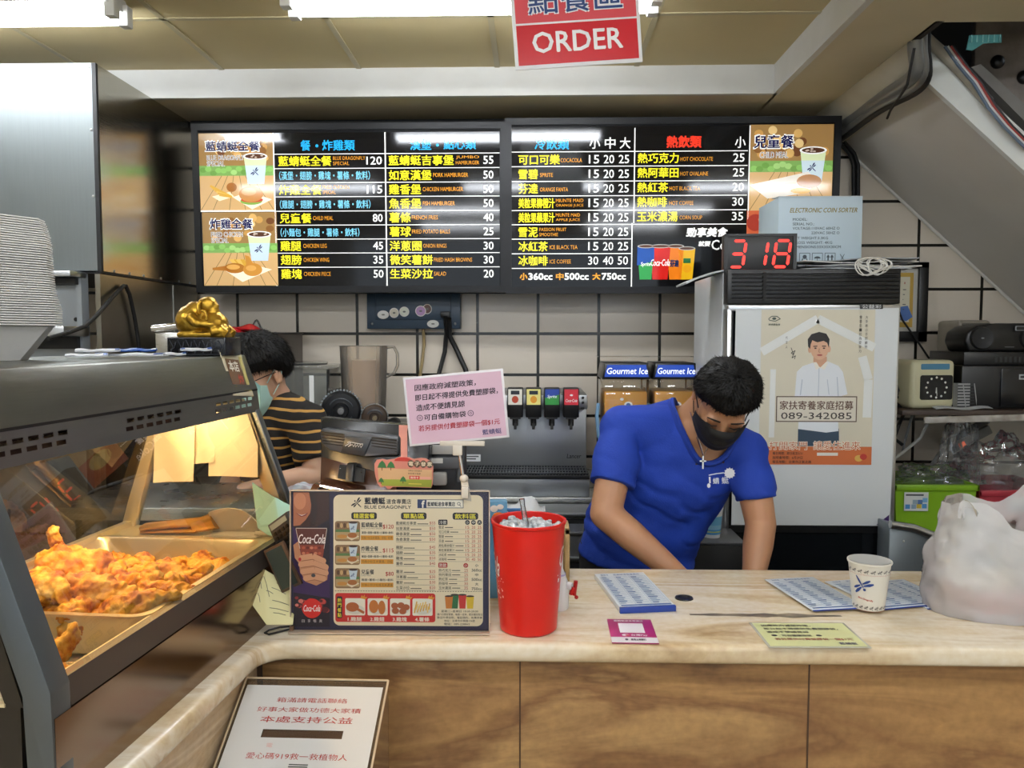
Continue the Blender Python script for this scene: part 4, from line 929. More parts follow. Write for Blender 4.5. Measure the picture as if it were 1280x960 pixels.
for i, (x, y, rx_, ry_, hx_) in enumerate(stk):
    b = B(); b.o = (0, 0, k); b.lay = 0.0005; l = 26 + i * .6 if y > 92 else 2; b.use(ink('#e8e4dc')); b.ell2(x, -y, rx_, ry_, l); b.use(ink(hx_)); b.ell2(x, -y, rx_ * .86, ry_ * .86, l + .3); b.use(ink('#6b6b66')); b.ell2(x, -y, rx_ * .3, ry_ * .18, l + .45); b.build('sticker', t)
for pts, r_, hx_, lb in (([(557, 396, 3.89), (558, 415, 3.95), (556, 440, 3.96), (549, 466, 3.95), (540, 500, 3.93)], 0.011, '#141414', 'thick black cable hanging from the junction box plug'), ([(561, 398, 3.89), (562, 420, 3.95), (572, 440, 3.96), (582, 462, 3.95), (590, 500, 3.93)], 0.013, '#101011', 'flat black strap like cable slanting down from the plug'), ([(529, 411, 3.96), (530, 430, 3.98), (528, 450, 3.98), (525, 470, 3.98), (522, 500, 3.98)], 0.008, '#9a875f', 'thin tan cord hanging down the tiles below the junction box')):
    b = B(mat('cord_' + hx_[1:], hx_, 0.5)); b.tube([P(*q) for q in pts], r_, 8); tag(b.build('cable'), lb, 'cable')

# ================================================================ back worktop and its machines
M_wt = M_steel
t = thing('back_worktop', 'stainless steel worktop along the tiled back wall', 'worktop', (-0.35, 3.25, 0))
b = B(M_wt); b.box(-0.74, 1.14, 0, 0.73, 0.80, 0.84, 0.006); b.build('top', t)
b = B(mat('worktop_body_steel', '#6e6c68', 0.4, 1.0)); b.box(-0.72, 1.12, 0.03, 0.71, 0.04, 0.80); b.build('body', t)
for k in range(4): b = B(M_alu); b.box(-0.71 + 0.46 * k, -0.27 + 0.46 * k, 0.015, 0.03, 0.1, 0.76, 0.004); b.build('door', t)
t = thing('steel_riser_shelf', 'low stainless riser shelf carrying the blender jars', 'shelf', (-0.62, 3.45, 0.84))
b = B(M_wt); b.box(-0.50, 0.26, 0, 0.5, 0.22, 0.25, 0.004); b.build('shelf', t)
for x in (-0.45, 0.24):
    for y in (0.02, 0.48): b = B(M_alu); b.box(x - 0.015, x + 0.015, y - 0.015, y + 0.015, 0, 0.22); b.build('leg', t)
SH = 1.09
# pitcher
M_pit = pane('frosted_plastic', '#fbf8f2', 1.45, 0.3, 0.22, '#fff6ea')
pc = P(455, 470, 3.62); pr = 0.108
t = thing('plastic_pitcher', 'tall frosted pitcher half full of pink tea behind the blender jars', 'pitcher', (pc.x, 3.62, SH))
hh = P(455, 432, 3.62).z - SH
b = B(M_pit); b.lathe([(pr * .86, 0.002), (pr * .88, 0.0), (pr, hh), (pr + 0.003, hh), (pr - 0.002, hh - 0.002), (pr * .85, 0.006), (0, 0.006)], seg=36); b.build('body', t)
b = B(M_pit); b.tube([(pr - 0.005, 0, hh - 0.008), (pr + 0.03, 0, hh - 0.006), (pr + 0.045, 0, hh - 0.035), (pr + 0.046, 0, hh - 0.09), (pr + 0.03, 0, hh - 0.125), (pr - 0.012, 0, hh - 0.145)], [(0.007, 0.010)] * 6, 10); b.build('handle', t)
b = B(mat('pink_tea', '#ecd0ba', 0.3)); b.lathe([(0, 0.008), (pr * .84, 0.008), (pr * .95, hh * .82), (0, hh * .82)], seg=30); b.build('drink', t)
# clear bin
bc = P(388, 500, 3.60); bz = P(385, 455, 3.6).z
M_clear = pane('clear_plastic', '#f4f6f6', 1.45, 0.08, 0.14, '#e8ecec', 1.3)
t = thing('clear_bin', 'clear plastic ingredient bin with a lid behind the striped shirt worker', 'bin', (bc.x, 3.6, SH))
b = B(M_clear); H = bz - SH - 0.02
for x0, x1, y0, y1 in ((-0.11, 0.11, -0.12, -0.116), (-0.11, 0.11, 0.116, 0.12), (-0.11, -0.106, -0.12, 0.12), (0.106, 0.11, -0.12, 0.12)): b.box(x0, x1, y0, y1, 0, H)
b.box(-0.11, 0.11, -0.12, 0.12, 0, 0.004); b.build('body', t)
b = B(M_clear); b.box(-0.12, 0.12, -0.13, 0.13, H, H + 0.018, 0.005); b.box(-0.11, 0.06, -0.10, 0.10, H + 0.018, H + 0.03, 0.006); b.build('lid', t)
b = B(ink('#dcdedd')); b.box(0.03, 0.05, -0.121, -0.12, 0.03, H * 0.9); b.build('white_label', t)  # pale strip painting in the upright reflection on the bin wall
# blender jars lying with bases towards us
M_jar = pane('jar_glass', '#eef2f2', 1.5, 0.05, 0.12, '#dfe5e6', 1.4)
for (px, py, r_, nm, lb, brown) in ((426, 507, 0.088, 'blender_jar', 'blender jar lying on its side, round black base facing out', 0), (468, 508, 0.058, 'blender_jar', 'smaller blender jar on its side with a stained brown blade base', 1)):
    c = P(px, py, 3.42); c.z = SH + r_
    t = thing(nm, lb, 'blender jar', c, (R(90), 0, R(12)))
    b = B(M_jar); b.lathe([(r_ * .95, -0.02), (r_, -0.06), (r_ * .98, -0.24), (r_ * .94, -0.24), (r_ * .93, -0.06), (r_ * .9, -0.02)], seg=32); b.build('jug', t)
    b = B(mat('jar_base_black', '#14161a', 0.3) if not brown else mat('stained_base', '#4d3a2b', 0.4, vary=(30, 0.2, '#2a211a'))); b.lathe([(0, 0.0), (r_ * .35, 0.0), (r_ * .4, 0.01), (r_ * .85, 0.008), (r_ * .97, -0.004), (r_ * .98, -0.03), (0, -0.03)], seg=40); b.build('base', t)
    b = B(M_alu if not brown else mat('stained_steel', '#a39478', 0.35, 0.8)); b.lathe([(0, 0.018), (r_ * .16, 0.018), (r_ * .2, 0.008), (r_ * .2, 0.0)], seg=20); b.lathe([(0, .026), (r_ * .07, .026), (r_ * .07, .018)], seg=12); b.build('blade_hub', t)
    b = B(mat('jar_rim_grey', '#8f979c', 0.3)); 
    for k in range(40): a = 2 * math.pi * k / 40; b.ball((r_ * 1.0 * math.cos(a), r_ * 1.0 * math.sin(a), -0.02), r_ * .06, u=6, v=4)
    b.build('ribbed_ring', t)
    b = B(mat('jar_groove', '#3a4048', 0.3)); b.tube([(r_ * .6 * math.cos(R(a)), r_ * .6 * math.sin(R(a)), 0.010) for a in range(20, 160, 10)], 0.003, 6); b.tube([(r_ * .6 * math.cos(R(a)), r_ * .6 * math.sin(R(a)), 0.010) for a in range(200, 340, 10)], 0.003, 6); b.build('groove', t)
c = P(491, 504, 3.45); c.z = SH + 0.028
t = thing('motor_coupling', 'small black blender knob beside the stained jar base', 'blender part', c, (R(90), 0, 0))
b = B(M_black); b.lathe([(0, 0.02), (0.02, 0.02), (0.026, 0.012), (0.026, -0.05), (0, -0.05)], seg=24); b.build('knob', t); b = B(M_alu); b.lathe([(0, 0.026), (0.008, 0.026), (0.008, 0.02)], seg=12); b.build('pin', t)

# soda dispenser
YD = 3.45
xl, xr = P(572, 560, YD).x, P(733, 560, YD).x; w2 = (xr - xl) / 2
t = thing('soda_dispenser', 'stainless soda fountain with four coloured valves and a black drip tray', 'drinks dispenser', ((xl + xr) / 2, YD, 0.84))
zz = lambda py, Y=YD: P(650, py, Y).z - 0.84
M_sd = steel('dispenser_steel', '#a9adb0', 0.36, (50, 50, 2), 3)
b = B(M_sd); b.box(-w2, w2, 0, 0.4, 0, zz(492), 0.006); b.box(-w2, w2, -0.06, 0.01, zz(510), zz(492), 0.006); b.build('body', t)
b = B(M_sd); b.box(-w2, w2, -0.20, 0, 0.0, zz(596, 3.25), 0.004); b.build('apron', t)
b = B(M_black); b.box(-w2 + 0.01, w2, -0.21, -0.002, zz(599, 3.24), zz(594, 3.24), 0.002); b.build('drip_tray', t)
b = B(mat('grid_dark', '#26282a', 0.35, 0.6))
zt = zz(594, 3.24)
for k in range(44): x = -w2 + 0.02 + (2 * w2 - 0.03) * k / 43; b.box(x - 0.0025, x + 0.0025, -0.205, -0.005, zt, zt + 0.007)
for k in range(4): y = -0.2 + 0.063 * k; b.box(-w2 + 0.015, w2 - 0.005, y, y + 0.004, zt + 0.002, zt + 0.006)
b.build('drip_grid', t)
for k, (px, hx_, hx2) in enumerate(((644, '#e9e6da', '#b5452c'), (667, '#f0e58a', '#e09a2a'), (690, '#1e3f9a', '#2f8a3c'), (714, '#cf2f3c', '#f2f2f2'))):
    x = P(px, 505, 3.34).x - t.location.x
    b = B(M_black); b.box(x - 0.033, x + 0.033, -0.12, -0.05, zz(522, 3.33), zz(485, 3.33), 0.005); b.prism([(x - 0.03, -0.118, zz(513, 3.33)), (x + 0.03, -0.118, zz(513, 3.33)), (x + 0.022, -0.118, zz(524, 3.33)), (x - 0.022, -0.118, zz(524, 3.33))], (0, 0.06, 0)); b.tube([(x, -0.09, zz(520, 3.33)), (x, -0.09, zz(533, 3.33))], 0.012, 12); b.tube([(x, -0.1, zz(530, 3.33)), (x, -0.108, zz(537, 3.33))], 0.006, 8); b.build('valve', t)
    b = B(ink(hx_, .3)); b.o = (0, 0, 0.001); X0 = x * 1000; Zt = zz(486.5, 3.33) * 1000; b.M = Matrix.Translation((0, -0.1205, 0)); b.lay = 0.0004
    hgt = (zz(486.5, 3.33) - zz(506, 3.33)) * 1000
    b.rect2(X0 - 29, -Zt, X0 + 29, -Zt + hgt, 1); b.use(ink(hx2, .3))
    if k == 2: b.poly2([(X0 - 29, -Zt + hgt * .55), (X0 + 29, -Zt + hgt * .35), (X0 + 29, -Zt + hgt), (X0 - 29, -Zt + hgt)], 2); b.use(ink('#e8eef2', .3)); b.text2('Sprite', X0 - 20, -Zt + hgt * .36, X0 + 20, -Zt + hgt * .62, 3, bold=.03, shear=.2)
    elif k == 3: b.text2('Coca‑Cola', X0 - 24, -Zt + hgt * .62, X0 + 24, -Zt + hgt * .82, 2, bold=.02, shear=.3); b.ell2(X0, -Zt + hgt * .38, 7, 4, 2)
    else: b.ell2(X0, -Zt + hgt * .66, 14, 15, 2); b.use(ink('#20242c', .3)); b.rect2(X0 - 18, -Zt + 6, X0 + 18, -Zt + hgt * .34, 2)
    b.build('valve_label', t)
b = B(M_black)
for py in (497, 503, 510): b.ball((w2 - 0.02, -0.061, zz(py, 3.39)), 0.006, u=10, v=6)
b.build('button', t)
b = B(ink('#303438')); b.o = (0, 0, 0.001); b.M = Matrix.Translation((0, -0.001, 0)); b.text2('Lancer', (w2 - 0.085) * 1000, -zz(567) * 1000, (w2 - 0.022) * 1000, -zz(572.5) * 1000, 1, bold=.02, shear=.2)
b.use(ink('#d6d9da')); b.rect2(-w2 * 1000 + 15, -zz(568) * 1000, -w2 * 1000 + 100, -zz(577) * 1000, 1); b.use(ink('#4a4d50')); b.rect2(-w2 * 1000 + 22, -zz(570) * 1000, -w2 * 1000 + 92, -zz(571.5) * 1000, 2); b.rect2(-w2 * 1000 + 22, -zz(573) * 1000, -w2 * 1000 + 80, -zz(574.5) * 1000, 2)
b.build('lettering', t)
# ice bin below, in front
t = thing('ice_bin', 'stainless ice bin with stacked ledges under the soda fountain', 'ice bin', ((xl + xr) / 2 + 0.02, 3.02, 0))
b = B(M_sd); zf = lambda py: P(650, py, 3.02).z
b.box(-w2 - 0.02, w2, 0, 0.2, 0.1, zf(643), 0.004); b.build('body', t)
b = B(M_alu)
for p0, p1, yy in ((646, 640, -0.02), (668, 664, -0.015), (700, 695, -0.02)): b.box(-w2 - 0.02, w2, yy, 0.0, zf(p0), zf(p1), 0.003)
b.build('ledge', t)
b = B(mat('bin_shadow_gap', '#1e1f20', 0.6)); b.box(-w2 - 0.015, w2 - 0.005, -0.003, 0.0, zf(654), zf(648)); b.box(-w2 - 0.015, w2 - 0.005, -0.003, 0.0, zf(713), zf(702)); b.build('gap', t)
# folded cloth
c = P(657, 640, 2.98); t = thing('wiping_cloth', 'white wiping cloth with a blue edge bunched on the ice bin', 'cloth', (c.x, 3.09, zf(643)))
b = B(mat('cotton_white', '#d3d4d6', 0.85, bump=(40, 0.3))); b.sheet(lambda u, v: (-0.075 + 0.15 * u, -0.05 + 0.1 * v, 0.004 + 0.055 * math.sin(math.pi * min(1, u * 1.05)) * math.sin(math.pi * v) ** .5 * (0.75 + 0.35 * math.sin(7 * u + 5 * v)) + 0.004 * math.sin(20 * u)), 24, 16, 0.004); b.build('fabric', t)
b = B(mat('cloth_blue', '#3a6a9a', 0.8)); b.tube([(-0.09, -0.03, 0.008), (-0.06, -0.05, 0.010), (-0.02, -0.055, 0.012)], 0.009, 8, 0.5); b.build('blue_edge', t)

# juice machines
M_tank = pane('tank_plastic', '#fbf7ee', 1.45, 0.03, 0.05, '#ffffff', 1.2)
M_oj = mat('orange_juice', '#ffb522', 0.35, sss=0.15)
for k, (x0, x1, lb) in enumerate(((752, 813, 'juice dispenser with orange juice and blue lit sign, nearer the soda fountain'), (815, 872, 'juice dispenser with a blue lit sign partly behind the worker'))):
    Yj = 3.42; a, c = P(x0, 500, Yj).x, P(x1, 500, Yj).x; w2j = (c - a) / 2
    t = thing('juice_dispenser', lb, 'juice dispenser', ((a + c) / 2, Yj, 0.84)); z = lambda py: P((x0 + x1) / 2, py, Yj).z - 0.84
    b = B(mat('dispenser_base', '#35383c', 0.4)); b.box(-w2j, w2j, -0.02, 0.3, 0, 0.10, 0.008); b.build('base', t)
    b = B(M_tank); b.box(-w2j + 0.004, w2j - 0.004, 0, 0.25, 0.10, z(474), 0.012); b.build('tank', t)
    b = B(M_oj); b.box(-w2j + 0.012, w2j - 0.012, 0.008, 0.24, 0.105, z(489), 0.008); b.build('juice', t)
    b = B(mat('tank_lid_black', '#111214', 0.3)); b.prism([(-w2j, -0.012, z(474)), (w2j, -0.012, z(474)), (w2j - 0.012, -0.012, z(453.5)), (-w2j + 0.012, -0.012, z(453.5))], (0, 0.26, 0), 0.004); b.build('lid', t)
    b = B(ink('#1b3f9c', .3, .5)); b.o = (0, 0, 0.001); b.M = Matrix.Translation((0, -0.013, 0)); zt = z(456) * 1000; zb = z(471) * 1000
    b.poly2([(-w2j * 1000 + 22, -zt), (w2j * 1000 - 22, -zt), (w2j * 1000 - 10, -zb), (-w2j * 1000 + 10, -zb)], 1); b.use(ink('#eef2ff', .3, .6)); b.text2('Gourmet Ice', -w2j * 1000 + 20, -zt + 12, w2j * 1000 - 14, -zb - 12, 2, bold=.02, shear=.15); b.build('lit_sign', t)
    b = B(M_tank); b.sheet(lambda u, v: ((-w2j - 0.008) + (2 * w2j + 0.016) * u, 0.1 + 0.14 * v, z(452) + 0.02), 2, 2, 0.003); b.build('top_cover', t)
    b = B(ink('#e9e6da', .3)); b.o = (0, 0, 0.001); b.M = Matrix.Translation((0, -0.003, 0)); b.ell2(10, -z(506) * 1000, 18, 14, 1, 16); b.ell2(-18, -z(499) * 1000, 8, 6, 1, 12); b.use(ink('#4a6aa0', .3)); b.ell2(10, -z(506) * 1000, 10, 8, 2, 12); b.build('flower_print', t)
    b = B(mat('hose_blue', '#6d95b5', 0.3)); b.tube([(-w2j - 0.012, 0.02, z(505)), (-w2j - 0.02, 0.0, z(520)), (-w2j - 0.012, -0.01, z(545)), (-w2j + 0.01, -0.02, z(560))], 0.008, 8); b.build('hose', t)
# ================================================================ fridge
YF = 2.90
fx0, fx1 = P(905, 500, YF).x, P(1119, 500, YF).x; fz1 = P(1000, 335, YF).z; fw = fx1 - fx0
z = lambda py: P(1010, py, YF).z
X = lambda px: P(px, 500, YF).x - fx0
t = thing('upright_fridge', 'upright display fridge with a black louvred top and a poster covering its door', 'fridge', (fx0, YF, 0))
b = B(mat('fridge_white', '#cfd3d6', 0.35)); b.box(0.0, fw, 0.05, 0.56, 0.06, fz1 - 0.01, 0.006); b.build('cabinet', t)
b = B(M_black); b.box(X(906), X(1120), -0.012, 0.05, z(380), fz1 - 0.004, 0.004)
for k in range(7):
    zz2 = z(342 + 5.0 * k); b.prism([(X(911), -0.012, zz2), (X(1117), -0.012, zz2), (X(1117), -0.022, zz2 - 0.005), (X(911), -0.022, zz2 - 0.005)], (0, 0, -0.003))
b.build('grille_panel', t)
b = B(mat('grille_groove', '#020202', 0.7)); b.box(X(949), X(953), -0.0225, -0.012, z(376), z(341)); b.build('grille_divider', t)
b = B(M_alu); b.box(X(907), X(1119), -0.02, 0.05, z(389), z(381), 0.004); b.box(X(906), X(911.5), -0.02, 0.05, z(830), z(386), 0.003); b.box(X(1112.5), X(1119), -0.02, 0.05, z(830), z(386), 0.003); b.build('door_frame', t)
b = B(mat('gasket_black', '#0b0b0c', 0.5)); b.box(X(911.5), X(913), -0.016, 0.05, z(830), z(386)); b.box(X(1111.5), X(1113), -0.016, 0.05, z(830), z(386)); b.build('gasket', t)
b = B(mat('fridge_glass_dark', '#121518', 0.08)); b.box(X(912), X(1113), -0.004, 0.02, z(830), z(386)); b.build('door_glass', t)
b = B(M_black); b.box(X(912), X(1113), -0.012, -0.004, z(665), z(657)); b.box(X(1069), X(1097), -0.024, -0.019, z(386.5), z(380.5), 0.001); b.build('badge', t)
b = B(ink('#d0d2d4')); b.o = (0, 0, 0.001); b.M = Matrix.Translation((0, -0.0243, 0)); b.text2('公益彩', X(1071) * 1000, -z(381) * 1000, X(1095) * 1000, -z(386) * 1000, 1, bold=.02); b.build('lettering', t)
b = B(mat('fridge_kick', '#1d1e20', 0.5)); b.box(0.01, fw - 0.01, 0.0, 0.5, 0, 0.07); b.build('plinth', t)

# white backing and poster (local px in zoomed units: origin 880,370, factor 3.2)
kp = YF / 1000 / 3.2
pc = P(1011, 655, YF)
t = thing('poster', 'recruiting poster of a man in a white shirt on the fridge door', 'poster', (pc.x, YF - 0.0215, pc.z))
b = B(); b.o = ((1011 - 880) * 3.2, (655 - 370) * 3.2, kp); b.lay = 0.0004
pap2 = mat('poster_backing', '#d3d8da', 0.4, bump=(6, 0.05)); b.use(pap2); b.poly2([(108, 54), (742, 50), (728, 912), (104, 912)], 1); b.build('white_backing', t)
b = B(); b.o = ((1011 - 880) * 3.2, (655 - 370) * 3.2, kp); b.lay = 0.0004
I = lambda h: ink(h, .4)
b.use(I('#d3cdb9')); b.rect2(208, 56, 650, 668, 2)
b.use(I('#dfe2e0')); b.line2([(212, 222), (428, 92), (650, 205)], 34, 3); b.line2([(604, 240), (630, 330), (628, 480)], 34, 3.1); b.line2([(258, 290), (256, 560)], 22, 3.1)
b.use(I('#c66a3a')); b.rect2(208, 596, 650, 668, 3.3)
# man: jeans, shirt, arms, neck, face, hair
b.use(I('#2d4256')); b.poly2([(360, 524), (520, 524), (522, 594), (360, 594)], 3.5)
b.use(I('#dfe4ea')); b.poly2([(412, 264), (440, 282), (468, 258), (512, 276), (530, 300), (550, 388), (512, 400), (518, 534), (470, 540), (360, 526), (364, 400), (344, 396), (350, 300), (372, 278)], 3.7)
b.use(I('#b9c2cf')); b.line2([(437, 284), (436, 396)], 3, 3.8); b.line2([(372, 330), (366, 392)], 4, 3.8); b.line2([(508, 320), (514, 396)], 4, 3.8); b.line2([(470, 330), (478, 390)], 3, 3.8)
b.use(I('#c79a7e')); b.poly2([(414, 240), (466, 240), (466, 262), (442, 282), (414, 266)], 3.9); b.use(I('#d3a78a')); b.ell2(437, 205, 36, 48, 4.0)
b.ell2(399, 212, 7, 14, 3.95, 10); b.ell2(474, 210, 7, 14, 3.95, 10)
b.use(I('#1b1719')); b.poly2([(392, 200), (390, 172), (404, 152), (434, 143), (462, 150), (475, 172), (473, 206), (466, 186), (452, 178), (428, 184), (408, 176), (402, 192), (400, 210)], 4.2)
b.use(I('#3a2620')); b.line2([(412, 200), (428, 199)], 4, 4.3); b.line2([(446, 199), (462, 199)], 4, 4.3); b.ell2(421, 207, 5, 3, 4.3, 8); b.ell2(454, 207, 5, 3, 4.3, 8)
b.use(I('#a87a62')); b.line2([(436, 208), (434, 222), (440, 224)], 3, 4.3); b.use(I('#a5554e')); b.ell2(438, 234, 11, 4, 4.3, 10)
b.use(I('#e8e4da')); b.poly2([(414, 262), (426, 262), (440, 284), (424, 292)], 4.1); b.poly2([(466, 258), (472, 264), (458, 292), (440, 284)], 4.1)
# held board with the phone number
b.use(I('#5a4638')); b.rect2(272, 396, 588, 498, 4.6); b.use(I('#d9d3c4')); b.rect2(276, 400, 584, 494, 4.8)
b.use(I('#59392c')); b.text2('家扶寄養家庭招募', 286, 414, 574, 450, 5, bold=.02); b.use(I('#3a3330')); b.text2('089-342085', 292, 460, 568, 487, 5, bold=.01)
b.use(I('#f2ead8')); b.text2('打開家門', 246, 574, 398, 610, 5, bold=.05); b.text2('讓愛住進來', 420, 572, 606, 610, 5, bold=.05); b.use(I('#b95a2e')); b.text2('打開家門', 248, 576, 396, 608, 5.3, bold=.0); b.text2('讓愛住進來', 422, 574, 604, 608, 5.3, bold=.0)
b.use(I('#2d1a12'))
for k, s_ in enumerate(('報名時間：即日起至5/31', '說明會時間：6月29日', '報名地點：台東市正氣北路')): b.text2(s_, 262, 617 + 17 * k, 380 + 35 * (k == 2), 629 + 17 * k, 5, bold=.02)
b.use(I('#e6e2da')); b.rect2(436, 620, 518, 632, 5); b.use(I('#d8b05a')); b.ell2(600, 642, 16, 13, 5); b.use(I('#b5362e')); b.ell2(618, 636, 14, 12, 5.2)
b.use(I('#3a3630')); b.text2('天使兒少等待照顧', 612, 80, 622, 215, 5) if False else None
for k, ch in enumerate('大手牽小手照顧他'): b.text2(ch, 612, 80 + 16.5 * k, 622, 92 + 16.5 * k, 5)
for k, ch in enumerate('需要您一起為愛接力'): b.text2(ch, 589, 80 + 16.5 * k, 599, 92 + 16.5 * k, 5)
for k, ch in enumerate('代言人'): b.text2(ch, 304, 160 + 18 * k, 312, 172 + 18 * k, 5)
b.use(I('#45524a')); b.line2([(236, 92), (248, 82), (268, 82), (282, 92), (262, 101), (240, 98), (236, 92)], 3, 5); b.ell2(258, 91, 8, 5, 5); b.text2('家扶基金會', 236, 110, 282, 118, 5, bold=.02)
b.use(I('#4a4640')); b.line2([(326, 205), (336, 232), (326, 226), (342, 216), (330, 246), (344, 236), (340, 250)], 2.5, 5)
b.use(I('#8a8f96')); b.line2([(286, 378), (282, 408)], 3, 5) if False else None
b.build('print', t)
b = B(ink('#3a1f5a', .3)); b.o = ((1011 - 880) * 3.2, (655 - 370) * 3.2, kp); b.poly2([(676, 908), (726, 866), (724, 908)], 3); b.build('purple_corner', t)
# papers stuck beside the fridge door on the right
M_pp = mat('loose_paper', '#c9cdcf', 0.6)
t = thing('hanging_papers', 'white paper sheets hanging off the right edge of the fridge', 'papers', P(1120, 430, 2.95))
b = B(M_pp); b.sheet(lambda u, v: (0.002 + 0.02 * u * (0.6 + 0.4 * v), 0.02 + 0.25 * u, -0.04 + 0.23 * v - 0.01 * u), 6, 8, 0.001); b.build('upper_sheet', t)
b = B(M_pp); b.sheet(lambda u, v: (0.0 + 0.03 * u * v, 0.02 + 0.2 * u, -0.36 + 0.24 * v), 6, 8, 0.001); b.build('lower_sheet', t)

# number display
c = P(950, 333, 2.93); k9 = 2.93 / 1000 / 8.73
t = thing('number_display', 'black queue display showing red 318 on top of the fridge', 'display', (c.x, 2.93, fz1 - 0.009), (0, 0, R(-2)))
hw, hh = 382 * k9, 400 * k9
b = B(M_black); b.box(-hw, hw, 0, 0.05, 0, hh, 0.004); b.box(-hw, -hw + 0.012, -0.004, 0, 0, hh); b.box(hw - 0.012, hw, -0.004, 0, 0, hh); b.box(-hw, hw, -0.004, 0, hh - 0.008, hh); b.box(-hw, hw, -0.004, 0, 0, 0.008); b.build('case', t)
M_led = ink('#f02a20', .4, 1.6)
b = B(M_led); b.o = (785, 465, k9); b.lay = 0.0006
SEG = {'a': ((0.08, 0), (.92, 0)), 'b': ((1, .06), (1, .46)), 'c': ((1, .54), (1, .94)), 'd': ((.08, 1), (.92, 1)), 'e': ((0, .54), (0, .94)), 'f': ((0, .06), (0, .46)), 'g': ((.08, .5), (.92, .5))}
def digit(segs, x0, y0, w_, h_, lean):
    for s_ in segs:
        (xa_, ya_), (xb_, yb_) = SEG[s_]
        pa = (x0 + xa_ * w_ + lean * (1 - ya_), y0 + ya_ * h_); pb = (x0 + xb_ * w_ + lean * (1 - yb_), y0 + yb_ * h_)
        d = math.hypot(pb[0] - pa[0], pb[1] - pa[1]); ux, uy = (pb[0] - pa[0]) / d, (pb[1] - pa[1]) / d; w2_ = 15
        b.poly2([pa, (pa[0] + ux * w2_ - uy * w2_, pa[1] + uy * w2_ + ux * w2_), (pb[0] - ux * w2_ - uy * w2_, pb[1] - uy * w2_ + ux * w2_), pb, (pb[0] - ux * w2_ + uy * w2_, pb[1] - uy * w2_ - ux * w2_), (pa[0] + ux * w2_ + uy * w2_, pa[1] + uy * w2_ - ux * w2_)], 1)
digit('abcdg', 460, 140, 140, 278, 36); b.build('lit_digit', t)
for a_ in (('bc', 690, 140, 140, 278, 40), ('abcdefg', 920, 140, 150, 278, 36)): b = B(M_led); b.o = (785, 465, k9); digit(*a_); b.build('lit_digit', t)
# coin sorter carton
c = P(1024, 333, 3.02); kc = 3.02 / 1000 / 3.048
t = thing('cardboard_box', 'pale blue coin sorter carton standing behind the red number display', 'box', (c.x, 3.02, fz1 - 0.009))
hw = 51 * 3.02 / 1000; hh = P(1024, 246, 3.02).z - fz1 + 0.009
b = B(mat('carton_blue', '#b9cbd6', 0.5)); b.box(-hw, hw, 0, 0.26, 0, hh, 0.002); b.build('carton', t)
b = B(mat('carton_flap', '#c2cbd0', 0.5)); b.prism([(-hw, -0.0, hh), (hw, 0, hh), (hw - 0.01, 0.12, hh + 0.012), (-hw + 0.01, 0.12, hh + 0.012)], (0, 0, 0.003)); b.build('flap', t)
ox2 = (1024 - 860) * 3.048; oy2 = (333 - 220) * 3.048
b = B(ink('#8a7b3c')); b.o = (ox2, oy2, kc); b.text2('ELECTRONIC COIN SORTER', 386, 102, 636, 120, 1, bold=.03, shear=.3); b.use(ink('#3b4650'))
for s_, x0, x1, y in (('MODEL:', 398, 452, 145), ('SERIAL NO.:', 398, 478, 162), ('VOLTAGE:110VAC 60HZ O', 398, 572, 178), ('220VAC 50HZ O', 468, 572, 195), ('NET WEIGHT:3.3KG', 398, 530, 214), ('GROSS WEIGHT: 4KG', 398, 546, 231), ('DIMENSIONS:33X33X30CM', 398, 578, 247)): b.text2(s_, x0, y - 5, x1, y + 5, 1, bold=.02)
for k in range(3):
    x0 = 426 + 47 * k; b.line2([(x0, 270), (x0 + 38, 270), (x0 + 38, 308), (x0, 308), (x0, 270)], 2, 1)
    if k == 0: b.ell2(x0 + 19, 284, 8, 8, 1, 10); b.line2([(x0 + 8, 302), (x0 + 12, 290)], 4, 1); b.line2([(x0 + 30, 302), (x0 + 26, 290)], 4, 1)
    elif k == 1: b.ell2(x0 + 19, 290, 12, 8, 1, 12, 180, 360); b.line2([(x0 + 19, 290), (x0 + 19, 302)], 2, 1)
    else:
        for dx in (12, 26): b.line2([(x0 + dx, 302), (x0 + dx, 284)], 5, 1); b.poly2([(x0 + dx - 7, 286), (x0 + dx, 275), (x0 + dx + 7, 286)], 1)
b.line2([(576, 274), (590, 296)], 2, 1); b.line2([(592, 274), (580, 296)], 2, 1); b.text2('CE', 610, 292, 634, 304, 1)
b.build('lettering', t)
# stack of papers with rubber bands
lbq = ['lowest loose sheet of the untidy pile on the fridge top', 'grey folder sheet low in the pile on the fridge top', 'white sheet in the middle of the pile on the fridge top', 'dark sheet in the pile on the fridge top', 'crooked white sheet jutting right from the fridge top pile', 'topmost sheet of the pile on the fridge top']
c = P(1065, 335, 2.93)
for k in range(6):
    b = B(mat('sheet_%d' % k, ['#c9ccce', '#7b7f83', '#d6d6d2', '#3c3d40', '#dadad6', '#8f9294'][k], 0.6)); a = R([-3, 5, -8, 4, 10, -5][k]); sx = [0.20, 0.19, 0.21, 0.17, 0.22, 0.18][k]
    b.sheet(lambda u, v: (-sx + 2 * sx * u + 0.01 * k, 0.2 * v, 0.004 * math.sin(3 * u + k) * (1 - v) + 0.0025 * math.sin(8 * u + 2 * k)), 12, 6, 0.0035)
    o = b.build('paper_sheet', None, (c.x + 0.0, 2.91 + 0.004 * k, fz1 - 0.002 + 0.0075 * k), (0, 0, a)); tag(o, lbq[k], 'paper')
b = B(mat('rubber_band_white', '#d6d4cc', 0.5))
t = thing('rubber_bands', 'bunch of white rubber bands draped over the fridge top edge', 'rubber bands', P(1085, 330, 2.90)); t['kind'] = 'stuff'
